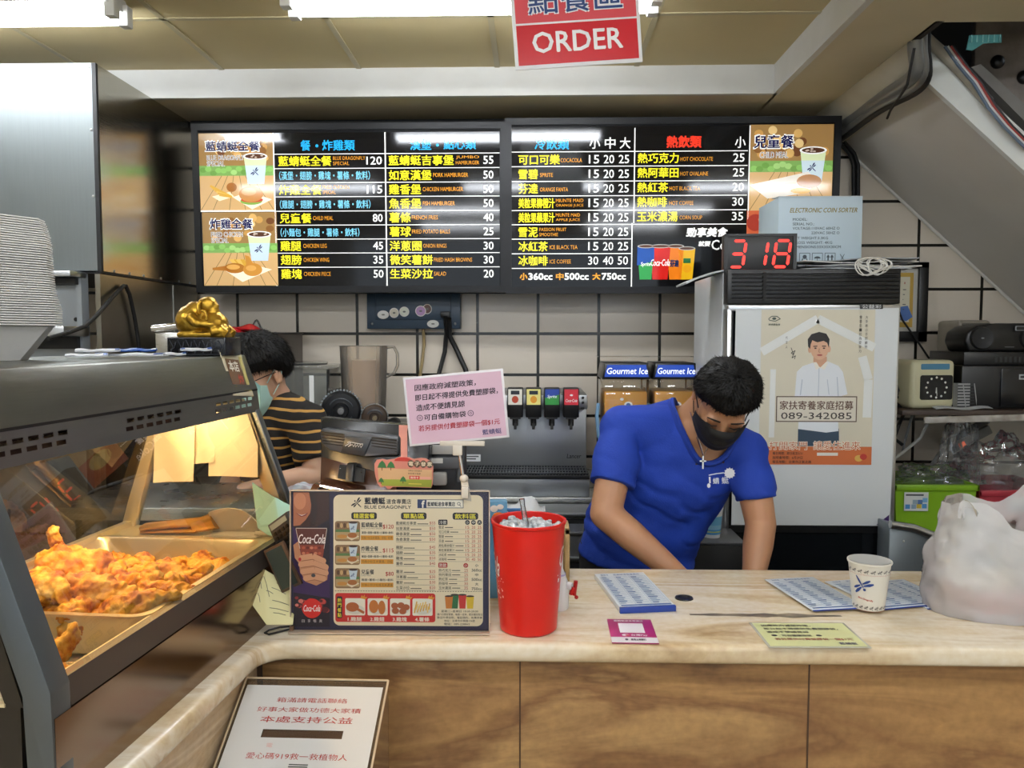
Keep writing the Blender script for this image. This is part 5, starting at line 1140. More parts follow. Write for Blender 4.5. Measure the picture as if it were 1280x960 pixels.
for k in range(9):
    w_ = 0.045 + 0.012 * math.sin(k * 2.1); h_ = 0.018 + 0.004 * k; pts = []
    for a in range(0, 360, 18): pts.append((0.016 * math.sin(k * 1.7) + w_ * math.cos(R(a)), -0.03 - 0.003 * k + 0.012 * math.sin(R(a)), 0.006 - h_ * (0.5 - 0.5 * math.sin(R(a))) * (0.7 + 0.3 * math.cos(R(2 * a + 40 * k))) + 0.012 * math.sin(R(a))))
    b.tube(pts, 0.0022, 6, closed=True)
b.build('bands', t)
t = thing('curled_sheet', 'sheet of paper curling out over the left edge of the fridge top', 'paper', (fx0, 2.93, fz1))
b = B(M_pp); b.sheet(lambda u, v: (0.03 - 0.17 * u, 0.02 + 0.2 * v - 0.05 * u, -0.008 - 0.05 * u ** 1.7 + 0.002), 12, 4, 0.006); b.build('sheet', t)

# ================================================================ right-hand wall things
# framed certificate
a, c = P(1095, 328, 3.97), P(1157, 427, 3.97)
t = thing('framed_certificate', 'certificate in a black frame on the tiles right of the fridge', 'picture frame', ((a.x + c.x) / 2, 3.975, c.z))
hw = (c.x - a.x) / 2; h = a.z - c.z
b = B(M_black)
for x0, x1, z0, z1 in ((-hw, hw, 0, 0.05), (-hw, hw, h - 0.03, h), (-hw, -hw + 0.04, 0, h), (hw - 0.045, hw, 0, h)): b.box(x0, x1, -0.02, 0.02, z0, z1, 0.003)
b.build('frame', t)
b = B(ink('#b8b6ae', .3)); b.o = (0, 0, 0.001); W2, H2 = hw * 1000, h * 1000
b.rect2(-W2, -H2, W2, 0, 1); b.use(ink('#b79642', .3)); b.rect2(-W2 + 40, -H2 + 50, W2 - 65, -70, 2); b.use(ink('#cfcab4', .3)); b.rect2(-W2 + 40, -H2 + 70, W2 - 82, -95, 3); b.use(ink('#4a4a52', .3))
for k in range(5): b.rect2(10, -H2 + 130 + 24 * k, W2 - 100 - 6 * (k % 3), -H2 + 134 + 24 * k, 4)
b.use(ink('#a33a30', .3)); b.rect2(20, -H2 + 95, W2 - 110, -H2 + 105, 4); b.use(ink('#4a6fae', .3)); b.poly2([(0, -170), (35, -175), (60, -120), (30, -100), (0, -105)], 4); b.build('certificate', t)
b = B(M_dark); b.tube([P(1122, 385, 3.94), P(1128, 400, 3.94), P(1146, 425, 3.95), P(1162, 449, 3.96)], 0.005, 6); tag(b.build('cable'), 'thin black cable crossing below the framed certificate', 'cable')

# wall shelf
YS = 3.35
sl_, sr_ = P(1128, 510, YS), P(1300, 510, YS); szt = P(1230, 513, YS).z
t = thing('equipment_shelf', 'worn wall shelf holding the time clock and black machines', 'shelf', (sl_.x, YS, szt))
b = B(mat('shelf_board', '#4a3a30', 0.55, vary=(8, .3, '#362a22'))); b.box(0, 1.0, 0.0, 0.63, -0.022, 0, 0.002); b.build('board', t)
b = B(mat('worn_white_edge', '#c9c6bf', 0.5, vary=(24, 0.25, '#8a8074'))); b.prism([(0.09, -0.005, -0.055), (0.09, -0.005, -0.028), (1.0, -0.03, 0.004), (1.0, -0.03, -0.026)], (0, 0.012, 0), 0.004); b.build('edge_strip', t)
b = B(mat('bracket_grey', '#8f9294', 0.4, 0.6))
for q in (((1150, 490, 3.5), (1182, 523, 3.4)),): b.tube([P(*q[0]) - t.location, P(*q[1]) - t.location], (0.016), 4)
b.tube([P(1185, 552, 3.9) - t.location, P(1236, 524, 3.45) - t.location], 0.018, 4); b.build('bracket', t)
# time clock
YC = 3.42
a, c = P(1138, 450, YC), P(1196, 508, YC); w2_ = (c.x - a.x) / 2; h = a.z - szt
t = thing('time_clock', 'cream punch card clock with a black square dial on the wall shelf', 'time clock', ((a.x + c.x) / 2, YC, szt), (0, 0, R(8)))
M_cream = mat('cream_plastic', '#cfcba8', 0.4)
b = B(M_cream); b.box(-w2_, w2_, 0, 0.17, 0.0, h, 0.022, 4); b.build('housing', t)
b = B(ink('#14171c', .25)); b.o = (0, 0, 0.001); W2, H2 = w2_ * 1000, h * 1000; b.M = Matrix.Translation((0, -0.0008, 0))
b.rrect2(-W2 + 38, -H2 + 64, W2 - 14, -38, 10, 1); b.use(ink('#d8d8d0', .3)); ccx, ccy = 12, -H2 + (H2 + 26) / 2 + 0; ccy = (-H2 + 64 - 38) / 2
rr_ = 46
for k in range(12): an = R(30 * k); b.ell2(ccx + rr_ * math.sin(an), ccy - rr_ * .92 * math.cos(an), 5, 5, 2, 8)
b.line2([(ccx, ccy), (ccx - 2, ccy + 24)], 4, 3); b.line2([(ccx, ccy), (ccx + 3, ccy + 36)], 2.5, 3); b.build('dial', t)
b = B(ink('#4f87a8', .2)); b.M = Matrix.Translation((0, 0, h + 0.0003)); b.face([(-w2_ + 0.05, 0.03, 0), (w2_ - 0.04, 0.03, 0), (w2_ - 0.05, 0.10, 0), (-w2_ + 0.04, 0.10, 0)]); b.M = Matrix.Translation((0, -0.0006, 0)); b.o = (0, 0, 0.001); b.rrect2(-W2 + 40, -H2 + 16, W2 - 30, -H2 + 40, 5, 1); b.build('display_window', t)
# card rack
t = thing('card_rack', 'grey slatted punch card rack beside the time clock', 'rack', P(1212, 508, 3.42), (0, 0, R(6))); t.location.z = szt
b = B(mat('rack_grey', '#a6a7a6', 0.45)); b.prism([(-0.055, 0, 0.002), (0.075, 0, 0.002), (0.098, 0, 0.035), (0.07, 0, 0.108), (-0.055, 0, 0.108)], (0, 0.03, 0)); b.build('panel', t)
b = B(mat('slot_dark', '#2b2c2e', 0.6))
for k in range(8): b.box(-0.055, 0.072, -0.002, 0.0, 0.008 + 0.0125 * k, 0.013 + 0.0125 * k)
b.build('slot', t); b = B(mat('rack_grey'))
for x in (-0.02, 0.03): b.prism([(x, -0.003, 0.002), (x + 0.004, -0.003, 0.002), (x - 0.012, -0.003, 0.108), (x - 0.016, -0.003, 0.108)], (0, 0.002, 0))
b.build('divider', t)
c = P(1200, 511, 3.37); t = thing('folded_paper', 'crumpled white paper lying on the shelf edge before the time clock', 'paper', (c.x, 3.37, szt + 0.001), (0, 0, R(3)))
b = B(M_pp); b.sheet(lambda u, v: (-0.10 + 0.24 * u, 0.035 * v, 0.004 + 0.004 * math.sin(9 * u) + 0.006 * v), 14, 4, 0.002); b.build('sheet', t)
# printer, receiver, boombox, speaker
def zpx(py, Y): return P(1240, py, Y).z
t = thing('black_printer', 'large black printer at the right end of the wall shelf', 'printer', (P(1202, 480, 3.42).x, 3.42, szt))
b = B(M_black); h = zpx(457, 3.42) - szt; b.box(0.0, 0.50, 0.0, 0.4, 0, h, 0.008); b.build('body', t)
b = B(mat('printer_front', '#121316', 0.2)); b.box(0.16, 0.49, -0.008, 0, 0.01, h - 0.012, 0.003); b.build('front_door', t)
b = B(ink('#b4b8ba', .3)); b.o = (0, 0, .001); b.M = Matrix.Translation((0, -.0085, 0)); b.rect2(232, -h * 1000 + 36, 262, -h * 1000 + 58, 1); b.use(ink('#2a2c30', .3)); b.rect2(237, -h * 1000 + 42, 257, -h * 1000 + 52, 2); b.build('badge', t)
zp = szt + h
t = thing('black_receiver', 'slim black audio unit on top of the black printer', 'audio unit', (P(1202, 450, 3.46).x, 3.46, zp))
b = B(M_black); h2 = zpx(440, 3.46) - zp; b.box(0.01, 0.44, 0, 0.3, 0, h2, 0.004); b.build('case', t)
b = B(mat('slot_dark'))
for k in range(12): b.box(0.14 + 0.02 * k, 0.15 + 0.02 * k, -0.001, 0, 0.012, h2 - 0.02)
b.build('button', t)
zr = zp + h2
t = thing('boombox', 'black portable boombox on top of the stacked audio units', 'boombox', (P(1250, 430, 3.5).x, 3.5, zr))
h3 = zpx(404, 3.5) - zr
prof = [(-0.13, 0.0), (-0.15, h3 * .35), (-0.14, h3 * .7), (-0.10, h3 * .92), (-0.02, h3), (0.22, h3 * 1.0), (0.22, 0)]
b = B(M_black); b.prism([(x, 0, zz_) for x, zz_ in prof], (0, 0.18, 0), 0.012, 3); b.build('body', t)
for x in (-0.08, 0.13): b = B(mat('speaker_mesh', '#17181a', 0.55)); b.M = Matrix.Translation((x, 0.0, h3 * .48)) @ Matrix.Rotation(R(90), 4, 'X'); b.lathe([(0, 0.004), (0.035, 0.010), (0.045, 0.012), (0.05, 0.0)], seg=28); b.build('speaker_cone', t)
b = B(ink('#9aa0a4', .3)); b.o = (0, 0, .001); b.M = Matrix.Translation((0, -.011, 0)); b.ell2(-80, -h3 * 480, 7, 3, 1, 10); b.rrect2(55, -h3 * 900, 105, -h3 * 740, 4, 1); b.use(ink('#1a1c1e', .3)); b.rrect2(60, -h3 * 880, 100, -h3 * 760, 4, 2); b.M = Matrix.Translation((0, -.0008, 0)); b.use(ink('#777b80', .3)); b.rect2(20, -h3 * 180, 60, -h3 * 160, 1); b.build('display', t)
t = thing('beige_speaker', 'old beige speaker standing behind the black boombox', 'speaker', (P(1217, 430, 3.68).x, 3.68, szt))
b = B(mat('beige_shell', '#8f887b', 0.5)); b.box(-0.07, 0.08, 0, 0.2, 0, zpx(400, 3.68) - szt, 0.02, 3); b.build('shell', t)
b = B(mat('perforated_grey', '#6b675e', 0.7, bump=(200, .6))); b.box(-0.055, 0.065, -0.004, 0, 0.02, zpx(404, 3.68) - szt, 0.004); b.build('grille', t)
# tangled cables left of the clock
for k, (pts, r_, hx_, lb) in enumerate((([(1128, 470, 3.7), (1118, 476, 3.5), (1122, 488, 3.45), (1116, 500, 3.45), (1128, 512, 3.5), (1140, 500, 3.5)], 0.009, '#101011', 'tangled black cable bunched left of the time clock'), ([(1125, 466, 3.6), (1136, 480, 3.5), (1120, 494, 3.5), (1134, 508, 3.5), (1124, 530, 3.6), (1118, 548, 3.6), (1128, 556, 3.6)], 0.008, '#141416', 'black cable looping below the shelf beside the fridge'), ([(1147, 496, 3.45), (1140, 520, 3.5), (1132, 548, 3.6), (1128, 566, 3.6), (1116, 575, 3.3)], 0.006, '#8f9294', 'grey cable hanging from the time clock bracket'), ([(1164, 520, 3.6), (1150, 548, 3.6), (1128, 566, 3.5), (1112, 577, 3.2)], 0.007, '#c2c2bc', 'pale cable curving down from the shelf to the fridge'), ([(1190, 555, 3.85), (1176, 565, 3.8), (1166, 580, 3.7), (1158, 600, 3.6)], 0.010, '#b5b5b0', 'thick pale cable from the red switch strip to the green bin'))):
    b = B(mat('cord2_' + hx_[1:], hx_, 0.45)); b.tube([P(*q) for q in pts], r_, 8); tag(b.build('cable'), lb, 'cable')
t = thing('power_strip', 'grey power strip with a glowing red switch under the shelf', 'power strip', P(1196, 555, 3.9), (0, R(-28), 0))
b = B(mat('strip_grey', '#8e8f8c', 0.4)); b.box(-0.05, 0.16, -0.04, 0.03, -0.02, 0.025, 0.006); b.build('strip', t)
b = B(ink('#e05a30', .3, .8)); b.box(-0.01, 0.02, -0.044, -0.04, -0.012, 0.012, 0.002); b.build('switch', t)

# storage bins on a low chest
zt = P(1160, 668, 3.15).z
t = thing('low_chest', 'low grey chest carrying the plastic bins by the back wall', 'chest', (P(1112, 700, 3.1).x, 3.1, 0))
b = B(mat('chest_grey', '#8c9093', 0.4)); b.box(0, 1.1, 0, 0.8, 0, zt, 0.008); b.build('body', t)
def bin_(name, label, x0, x1, Y, D, zb, ztop, hx_, lab):
    m = mat(name + '_plastic', hx_, 0.4); tt = thing(name, label, 'storage bin', ((x0 + x1) / 2, Y, zb)); hw = (x1 - x0) / 2; h = ztop - zb
    bb = B(m)
    o_ = [(-hw + .012, 0.0), (hw - .012, 0.0), (hw - .012, D), (-hw + .012, D)]; i_ = [(-hw, -.01), (hw, -.01), (hw, D + .01), (-hw, D + .01)]
    lo = [bb.v((x, y, 0)) for x, y in o_]; up = [bb.v((x, y, h - .02)) for x, y in i_]; inn = [bb.v((x * .98, y * .96 + .006, h - .02)) for x, y in i_]; bot = [bb.v((x * .97, y * .96 + .006, .006)) for x, y in o_]
    for k in range(4): q = (k + 1) % 4; bb.f([lo[k], lo[q], up[q], up[k]]); bb.f([up[k], up[q], inn[q], inn[k]]); bb.f([inn[k], inn[q], bot[q], bot[k]])
    bb.f(lo[::-1]); bb.f(bot); bb.build('tub', tt)
    bb = B(m)
    bb.box(-hw - .008, hw + .008, -.02, -.0, h - .024, h, .003); bb.box(-hw - .008, hw + .008, D, D + .02, h - .024, h, .003); bb.box(-hw - .008, -hw + .004, -.02, D + .02, h - .024, h, .003); bb.box(hw - .004, hw + .008, -.02, D + .02, h - .024, h, .003); bb.build('rim', tt)
    bb = B(ink('#d9dcdc', .3)); bb.o = (0, 0, .001); bb.M = Matrix.Translation((0, -.0125, 0)); lx0, ly0, lx1, ly1 = lab
    bb.poly2([(lx0, ly0), (lx1, ly0), (lx1, ly1), (lx0, ly1)], 1); w_ = lx1 - lx0; hh_ = ly1 - ly0
    bb.use(ink('#39414c', .3)); bb.rect2(lx0 + 6, ly0 + 8, lx0 + w_ * .8, ly0 + 14, 2)
    for k, (u, v, hx2) in enumerate(((.15, .75, '#4f8ec9'), (.4, .75, '#8fa9c0'), (.62, .72, '#d9c04a'), (.84, .72, '#5a9ad0'), (.45, .5, '#9bb0be'), (.66, .5, '#5f7fb5'), (.86, .4, '#7fb4d9'))): bb.use(ink(hx2, .3)); bb.rect2(lx0 + w_ * (u - .1), ly0 + hh_ * (v - .1), lx0 + w_ * (u + .1), ly0 + hh_ * (v + .14), 2)
    bb.build('label_sticker', tt); return tt
bin_('green_bin', 'lime green plastic bin with a white sticker, beside the fridge', P(1117, 640, 3.2).x, P(1218, 640, 3.2).x, 3.2, 0.3, zt, P(1160, 605, 3.2).z, '#7fae1e', (-125, -160, -30, -85))
bin_('red_bin', 'red plastic bin with a faded sticker, right of the green one', P(1222, 640, 3.25).x, P(1330, 640, 3.25).x, 3.25, 0.34, zt, P(1240, 612, 3.25).z, '#b03442', (-60, -150, 110, -70))
# plastic film in the bins
M_film = pane('clear_film', '#f4f6f8', 1.45, 0.08, 0.16, '#eef1f2', 1.8)
def film(name, label, c, rx, ry, rz, seed):
    bb = B(M_film); o_ = Vector((seed, seed * 2, 0))
    def fn(u, v):
        a = 2 * math.pi * u; f_ = math.pi * .5 * v; p = Vector((math.cos(a) * math.cos(f_), math.sin(a) * math.cos(f_), math.sin(f_)))
        n = 1 + .35 * noise.noise(p * 2.2 + o_) + .2 * abs(noise.noise(p * 6 + o_)) * 1.2
        return (p.x * rx * n, p.y * ry * n, p.z * rz * n)
    bb.sheet(fn, 48, 20); o = bb.build(name, None, c, sharp=20); return tag(o, label, 'plastic bag')
film('plastic_bag', 'clear plastic film heaped in the lime green bin', (P(1165, 600, 3.34).x, 3.36, P(1165, 606, 3.3).z), 0.15, 0.12, 0.07, 2.0)
film('plastic_bag', 'big heap of clear crinkled plastic bags on the red bin', (P(1255, 590, 3.4).x, 3.42, P(1255, 612, 3.4).z - .01), 0.22, 0.15, 0.20, 5.0)
film('plastic_bag', 'clear plastic bag hanging up between the two bins', (P(1206, 590, 3.45).x, 3.5, P(1206, 606, 3.4).z), 0.075, 0.06, 0.28, 8.0)
# grey metal tub with rolled rim in front of the bins
a, c = P(1112, 655, 2.78), P(1178, 674, 2.78)
t = thing('metal_tub', 'grey metal tub with a rolled rim below the green bin', 'tub', (a.x, 2.78, 0))
b = B(mat('tub_grey', '#6f777c', 0.35, 0.5)); b.prism([(0, 0, 0), (0.5, 0, 0), (0.5, 0, c.z - 0.09), (c.x - a.x, 0, c.z), (0, 0, a.z)], (0, 0.10, 0), 0.006); b.build('body', t)
b = B(M_alu); b.tube([(0, -0.006, a.z), (0.08, -0.006, a.z - 0.012), (c.x - a.x, -0.006, c.z), (0.5, -0.006, c.z - 0.09)], 0.014, 10); b.build('rolled_rim', t)
b = B(M_black); b.ball((c.x - a.x - 0.015, -0.02, c.z - 0.03), (0.02, 0.01, 0.012)); b.build('latch', t)
b = B(M_alu); b.ball((0.05, 0.0, a.z - .06), .004, u=8, v=6); b.build('rivet', t)
# stack of paper cups beside the fridge behind the worker
c = P(889, 705, 2.74); r0 = 0.030
M_cup = mat('cup_white', '#dfe0e0', 0.45)
M_cupw = ink('#4a93c9', .4)
cz = 0.80
t = thing('cup_shelf', 'low dark side unit beside the fridge carrying stacked cups', 'side unit', (c.x - 0.0, 2.66, 0)); b = B(M_black); b.box(-0.09, 0.09, 0, 0.2, 0, cz, .004); b.build('body', t)
b = B(mat('unit_top', '#3a3b3d', .4)); b.box(-0.095, 0.095, -.005, .2, cz, cz + 0.01, .002); b.build('top', t)
def cup(nm):
    bb = B(M_cup); bb.lathe([(0, .004), (.026, .004), (.0275, 0), (.0365, .098), (.0385, .099), (.0385, .102), (.0355, .102), (.027, .006), (0, .006)], seg=28); bb.use(M_cupw)
    return bb.build(nm)
n = 22; zc = cz + .01; c0 = cup('paper_cup')
for k in range(n):
    o = c0 if k == 0 else c0.copy()
    if k: COL.objects.link(o)
    o.location = (c.x + .0006 * k, 2.74, zc + .0078 * k)
    tag(o, ('lowest white paper cup of the stack beside the fridge, printed blue' if k == 0 else 'topmost white paper cup of the stack beside the fridge' if k == n - 1 else 'white paper cup nested in the tall stack beside the fridge'), 'paper cup', ('lowest stacked cup' if k == 0 else 'topmost stacked cup' if k == n - 1 else 'paper cups stacked by the fridge'))
b = B(ink('#5aa0cf', .4))
for z0, z1, hx_ in ((.012, .03, '#4f9ad0'), (.03, .045, '#8fc1d9'), (.045, .075, '#6fb0d4')):
    b.use(ink(hx_, .4)); rr2 = lambda zz_: .0275 + (.0365 - .0275) * zz_ / .098 + .0004; b.lathe([(rr2(z0), z0), (rr2(z1), z1)], seg=28)
b.use(ink('#c9d06a', .4)); b.lathe([(rr2(.02), .02), (rr2(.024), .024)], seg=28, sx=1.01, sy=1.01); b.build('printed_band', c0)
# ================================================================ small things round the display case
# laughing statue on its carved stand
sc_ = PZ(256, 446, fz); sY = 1.775
sc_ = Vector((P(256, 440, sY).x, sY, fz))
t = thing('carved_stand', 'black carved stand under the golden statue on the display case', 'stand', sc_, (0, 0, R(-4)))
sh = P(256, 421.5, sY).z - fz
M_lac = mat('black_lacquer', '#121317', 0.25)
b = B(M_lac); b.box(-0.067, 0.067, -0.04, 0.04, 0, sh, 0.003); b.build('block', t)
b = B(mat('carved_relief', '#33353c', 0.3))
for f_, n, s0_ in ((0, 7, -0.058), ):
    for k in range(7): x = s0_ + 0.0185 * k; b.tube([(x, -0.0405, 0.006), (x + 0.006, -0.041, sh * .5), (x - 0.002, -0.0405, sh - 0.006)], 0.0012, 5); b.tube([(x, -0.0405, sh * .3), (x + 0.009, -0.041, sh * .45), (x + 0.012, -0.0405, sh * .75)], 0.0012, 5)
b.tube([(-0.064, -0.0405, 0.003), (0.064, -0.0405, 0.003), (0.064, -0.0405, sh - 0.003), (-0.064, -0.0405, sh - 0.003)], 0.0014, 5, closed=True)
b.build('carving', t)
gm = mat('gold_leaf', '#c9a23c', 0.34, 0.85, vary=(40, 0.2, '#9c7420'))
t = thing('laughing_statue', 'golden laughing monk statue leaning back on a sack, on the black stand', 'statue', (P(255, 420, sY).x, sY, fz + sh), (0, 0, R(-4)))
b = B()
b.ball((-0.026, 0, 0.036), (0.037, 0.036, 0.037)); b.ball((-0.018, 0, 0.052), (0.028, 0.026, 0.028)); b.ball((0.010, 0, 0.071), (0.022, 0.021, 0.020)); b.ball((0.024, 0, 0.060), (0.013, 0.015, 0.009)); b.ball((0.031, 0, 0.069), (0.006, 0.006, 0.005))
b.ball((0.024, 0, 0.030), (0.031, 0.031, 0.027)); b.ball((0.044, -0.01, 0.016), (0.02, 0.016, 0.014)); b.tube([(0.03, -0.026, 0.012), (0.05, -0.022, 0.016), (0.062, -0.016, 0.008)], [0.012, 0.011, 0.008], 12); b.tube([(0.03, 0.026, 0.012), (0.05, 0.022, 0.016), (0.062, 0.016, 0.008)], [0.012, 0.011, 0.008], 12)
b.tube([(-0.016, -0.03, 0.046), (0.004, -0.036, 0.030), (0.028, -0.032, 0.028)], [0.011, 0.011, 0.008], 12); b.ball((0.032, -0.030, 0.028), (0.009, 0.007, 0.007)); b.box(-0.05, 0.06, -0.028, 0.028, 0.0, 0.01)
nbm = fuse(b, 0.0022, 4, lambda c, n: 0.0012 * noise.noise(c * 120)); nbm.mats = [gm]; nbm.build('figure', t, sharp=180)
b = B(gm); b.tube([(0.004, -0.0215, 0.079), (0.000, -0.024, 0.07), (0.001, -0.024, 0.058), (0.004, -0.022, 0.052)], [0.0035, 0.005, 0.0045, 0.003], 8); b.build('ear', t)
b = B(mat('gold_shade', '#8a6520', 0.4, 0.8)); b.tube([(0.027, -0.010, 0.0545), (0.0305, 0, 0.0555), (0.027, 0.010, 0.0545)], 0.0014, 6); b.tube([(0.020, -0.0145, 0.0725), (0.0245, -0.0125, 0.0735), (0.0275, -0.0095, 0.0725)], 0.0012, 6); b.build('face_lines', t)
b = B(gm)
for k in range(11): a = R(-70 + 17 * k); b.ball((0.012 + 0.012 * math.cos(a), -0.028 - 0.006 * math.cos(a), 0.044 + 0.014 * math.sin(a)), 0.0032, u=8, v=6)
b.build('bead_string', t)
t = thing('steel_handle_lid', 'steel lid with a rounded handle behind the black carved stand', 'lid', P(206, 437, 2.5))
b = B(M_steel); b.box(-0.03, 0.05, 0, 0.25, -0.1, 0.055, 0.004); b.build('lid', t); b = B(M_chrome); b.tube([(-0.035, -0.005, 0.065), (0.05, -0.005, 0.075), (0.05, 0.2, 0.075)], 0.012, 10); b.build('handle', t)
# brown cabinet behind the worker with red packets on it
a, c = P(240, 417, 3.55), P(347, 470, 3.55)
t = thing('brown_cabinet', 'brown metal cabinet against the tiles behind the striped shirt worker', 'cabinet', ((a.x + c.x) / 2, 3.55, 0)); hw = (c.x - a.x) / 2
b = B(mat('brown_metal', '#4d443c', 0.45, 0.3)); b.box(-hw, hw, 0, 0.4, 0, a.z, 0.004); b.build('body', t)
b = B(mat('brown_top', '#2a2522', 0.5)); b.box(-hw - .004, hw + .004, -0.01, 0.4, a.z, a.z + 0.006); b.build('top', t)
for k, (dx, rz, lb) in enumerate(((0.0, 10, 'red sauce packet lying flat on the brown cabinet'), (0.05, -18, 'red packet leaning on the first one on the brown cabinet'))):
    q = P(298 + 14 * k, 415, 3.6); tt = thing('sauce_packet', lb, 'packet', (q.x, 3.6, a.z + 0.008 + 0.014 * k), (0, R(14 - 8 * k), R(rz)))
    b = B(mat('red_film', '#b01822', 0.25)); b.sheet(lambda u, v: (-0.06 + 0.12 * u, -0.04 + 0.08 * v, 0.018 * math.sin(math.pi * u) ** .7 * math.sin(math.pi * v) * (1 + .3 * math.sin(7 * u + 4 * k))), 14, 10, 0.01); b.build('pouch', tt)
q = P(316, 405, 3.62); b = B(pane('clear_film')); b.sheet(lambda u, v: (-0.06 + 0.11 * u, -0.04 + 0.08 * v, 0.05 * math.sin(math.pi * u) * math.sin(math.pi * v) * (1 + .4 * math.sin(9 * u + 3 * v))), 16, 10)
tag(b.build('clear_wrapper', None, (q.x, 3.64, a.z + 0.006)), 'clear plastic wrapper puffed up over the red packets', 'wrapper')

# cyan sheets, calculator, memo, strap at the far corner of the case
M_cyan = mat('cyan_card', '#86b9bd', 0.6)
Yc = 1.90
b = B(M_cyan); pts = [P(308, 475, Yc), P(315, 474, Yc), P(325, 482, Yc), P(325, 531, Yc), P(322, 530, Yc)]; b.prism(pts, (0, 0.002, 0)); tag(b.build('cyan_sheet'), 'narrow pale blue sheet sticking up behind the case hood', 'sheet')
b = B(M_cyan); pts = [P(315, 603, 1.78), P(322, 660, 1.74), P(335, 669, 1.72), P(366, 672, 1.72), P(368, 635, 1.74), P(338, 619, 1.77)]; b.prism(pts, (0.0, 0.003, 0)); tag(b.build('cyan_folder'), 'pale blue folder standing behind the calculator at the case corner', 'folder')
def px_panel(name, label, cat, TL, TR, BR, BL, Ys, thick, m, draw=None, group=None):
    """flat thing standing in the place its four corners are seen at, Ys the depth of each corner"""
    c4 = [P(x, y, Y) for (x, y), Y in zip((TL, TR, BR, BL), Ys)]
    o = c4[3]; ux = ((c4[2] - c4[3]) + (c4[1] - c4[0])) / 2; uz = ((c4[0] - c4[3]) + (c4[1] - c4[2])) / 2
    w_, h_ = ux.length, uz.length; ux.normalize(); n = ux.cross(uz).normalized(); uz = n.cross(ux)
    mt = Matrix((ux, -n, uz)).transposed()
    tt = thing(name, label, cat, o, mt.to_euler(), group)
    bb = B(m); bb.box(0, w_, 0, thick, 0, h_, min(0.002, thick * .3)); bb.build('body', tt)
    return tt, w_, h_
t, w_, h_ = px_panel('calculator', 'dark grey calculator leaning by the left edge of the menu stand', 'calculator', (333, 654), (357, 640), (377, 680), (353, 700), (1.70, 1.66, 1.64, 1.68), 0.014, mat('calculator_grey', '#33373b', 0.4))
b = B(M_black); b.M = Matrix.Translation((0, -0.0012, 0))
for i in range(4):
    for j in range(5): b.box(w_ * (.12 + .2 * i), w_ * (.27 + .2 * i), -0.0025, 0, h_ * (.06 + .14 * j), h_ * (.16 + .14 * j), .0006)
b.build('keys', t); b = B(ink('#8f998f', .2)); b.M = Matrix.Translation((0, -0.0005, 0)); b.box(w_ * .1, w_ * .9, -.0012, 0, h_ * .8, h_ * .94); b.build('screen', t)
t, w_, h_ = px_panel('tablet_frame', 'brown framed tablet tilted behind the yellow memo sheet', 'tablet', (323, 692), (345, 682), (378, 728), (352, 742), (1.62, 1.60, 1.58, 1.60), 0.008, mat('tablet_brown', '#4a3526', 0.4))
b = B(mat('tablet_screen', '#38403c', 0.1)); b.box(w_ * .1, w_ * .9, -0.0006, 0, h_ * .06, h_ * .94); b.build('screen', t)
M_memo = mat('memo_paper', '#d6cf9c', 0.6)
b = B(M_memo)
mt_ = [P(313, 702, 1.60), P(301, 736, 1.56), P(333, 781, 1.55), P(366, 781, 1.57), P(366, 733, 1.60), P(331, 712, 1.62)]
c_tl, c_bl, c_br, c_tr = mt_[0], mt_[1], mt_[3], mt_[4]
def memo(u, v):
    top = mt_[0].lerp(mt_[5], u * 2) if u < .5 else mt_[5].lerp(mt_[4], u * 2 - 1)
    bot = mt_[1].lerp(mt_[2], u * 2) if u < .5 else mt_[2].lerp(mt_[3], u * 2 - 1)
    p = top.lerp(bot, v); p.y += 0.012 * math.sin(math.pi * v) * u; return p
b.sheet(memo, 16, 10, 0.0008); mo = b.build('memo_sheet'); tag(mo, 'yellow handwritten memo sheet curling beside the menu stand', 'memo')
b = B(ink('#5d5f58')); 
def md(u, v): p = memo(u, v); p.y -= 0.0015; p.x += 0.0004; return p
for (u0, v0, u1, v1) in ((.25, .2, .3, .5), (.32, .3, .38, .45), (.45, .15, .55, .5), (.5, .4, .62, .42), (.6, .3, .85, .33), (.6, .55, .9, .57), (.55, .7, .9, .72), (.62, .78, .85, .8), (.3, .62, .36, .75), (.7, .15, .9, .18)):
    q = [md(u0, v0), md(u1, v0 + .02), md(u1, v1), md(u0, v1 - .02)]; d0, d1 = md(u0, v0), md(u1, v1); b.tube([d0, d0.lerp(d1, .4) + Vector((0.001, 0, 0.001)), d1], 0.0006, 4)
for k in range(8): p = md(.03 + .01 * k, .05 + .11 * k); b.ball(p, 0.0011, u=6, v=4)
b.build('handwriting', mo)
q = [PZ(x, y, CT + .004) for x, y in ((364, 783), (350, 784), (337, 787), (331, 791), (336, 793), (348, 790), (364, 786))]
b = B(M_black); b.tube(q, 0.0022, 6); tag(b.build('wrist_strap'), 'thin black wrist strap looped on the counter by the memo', 'strap')

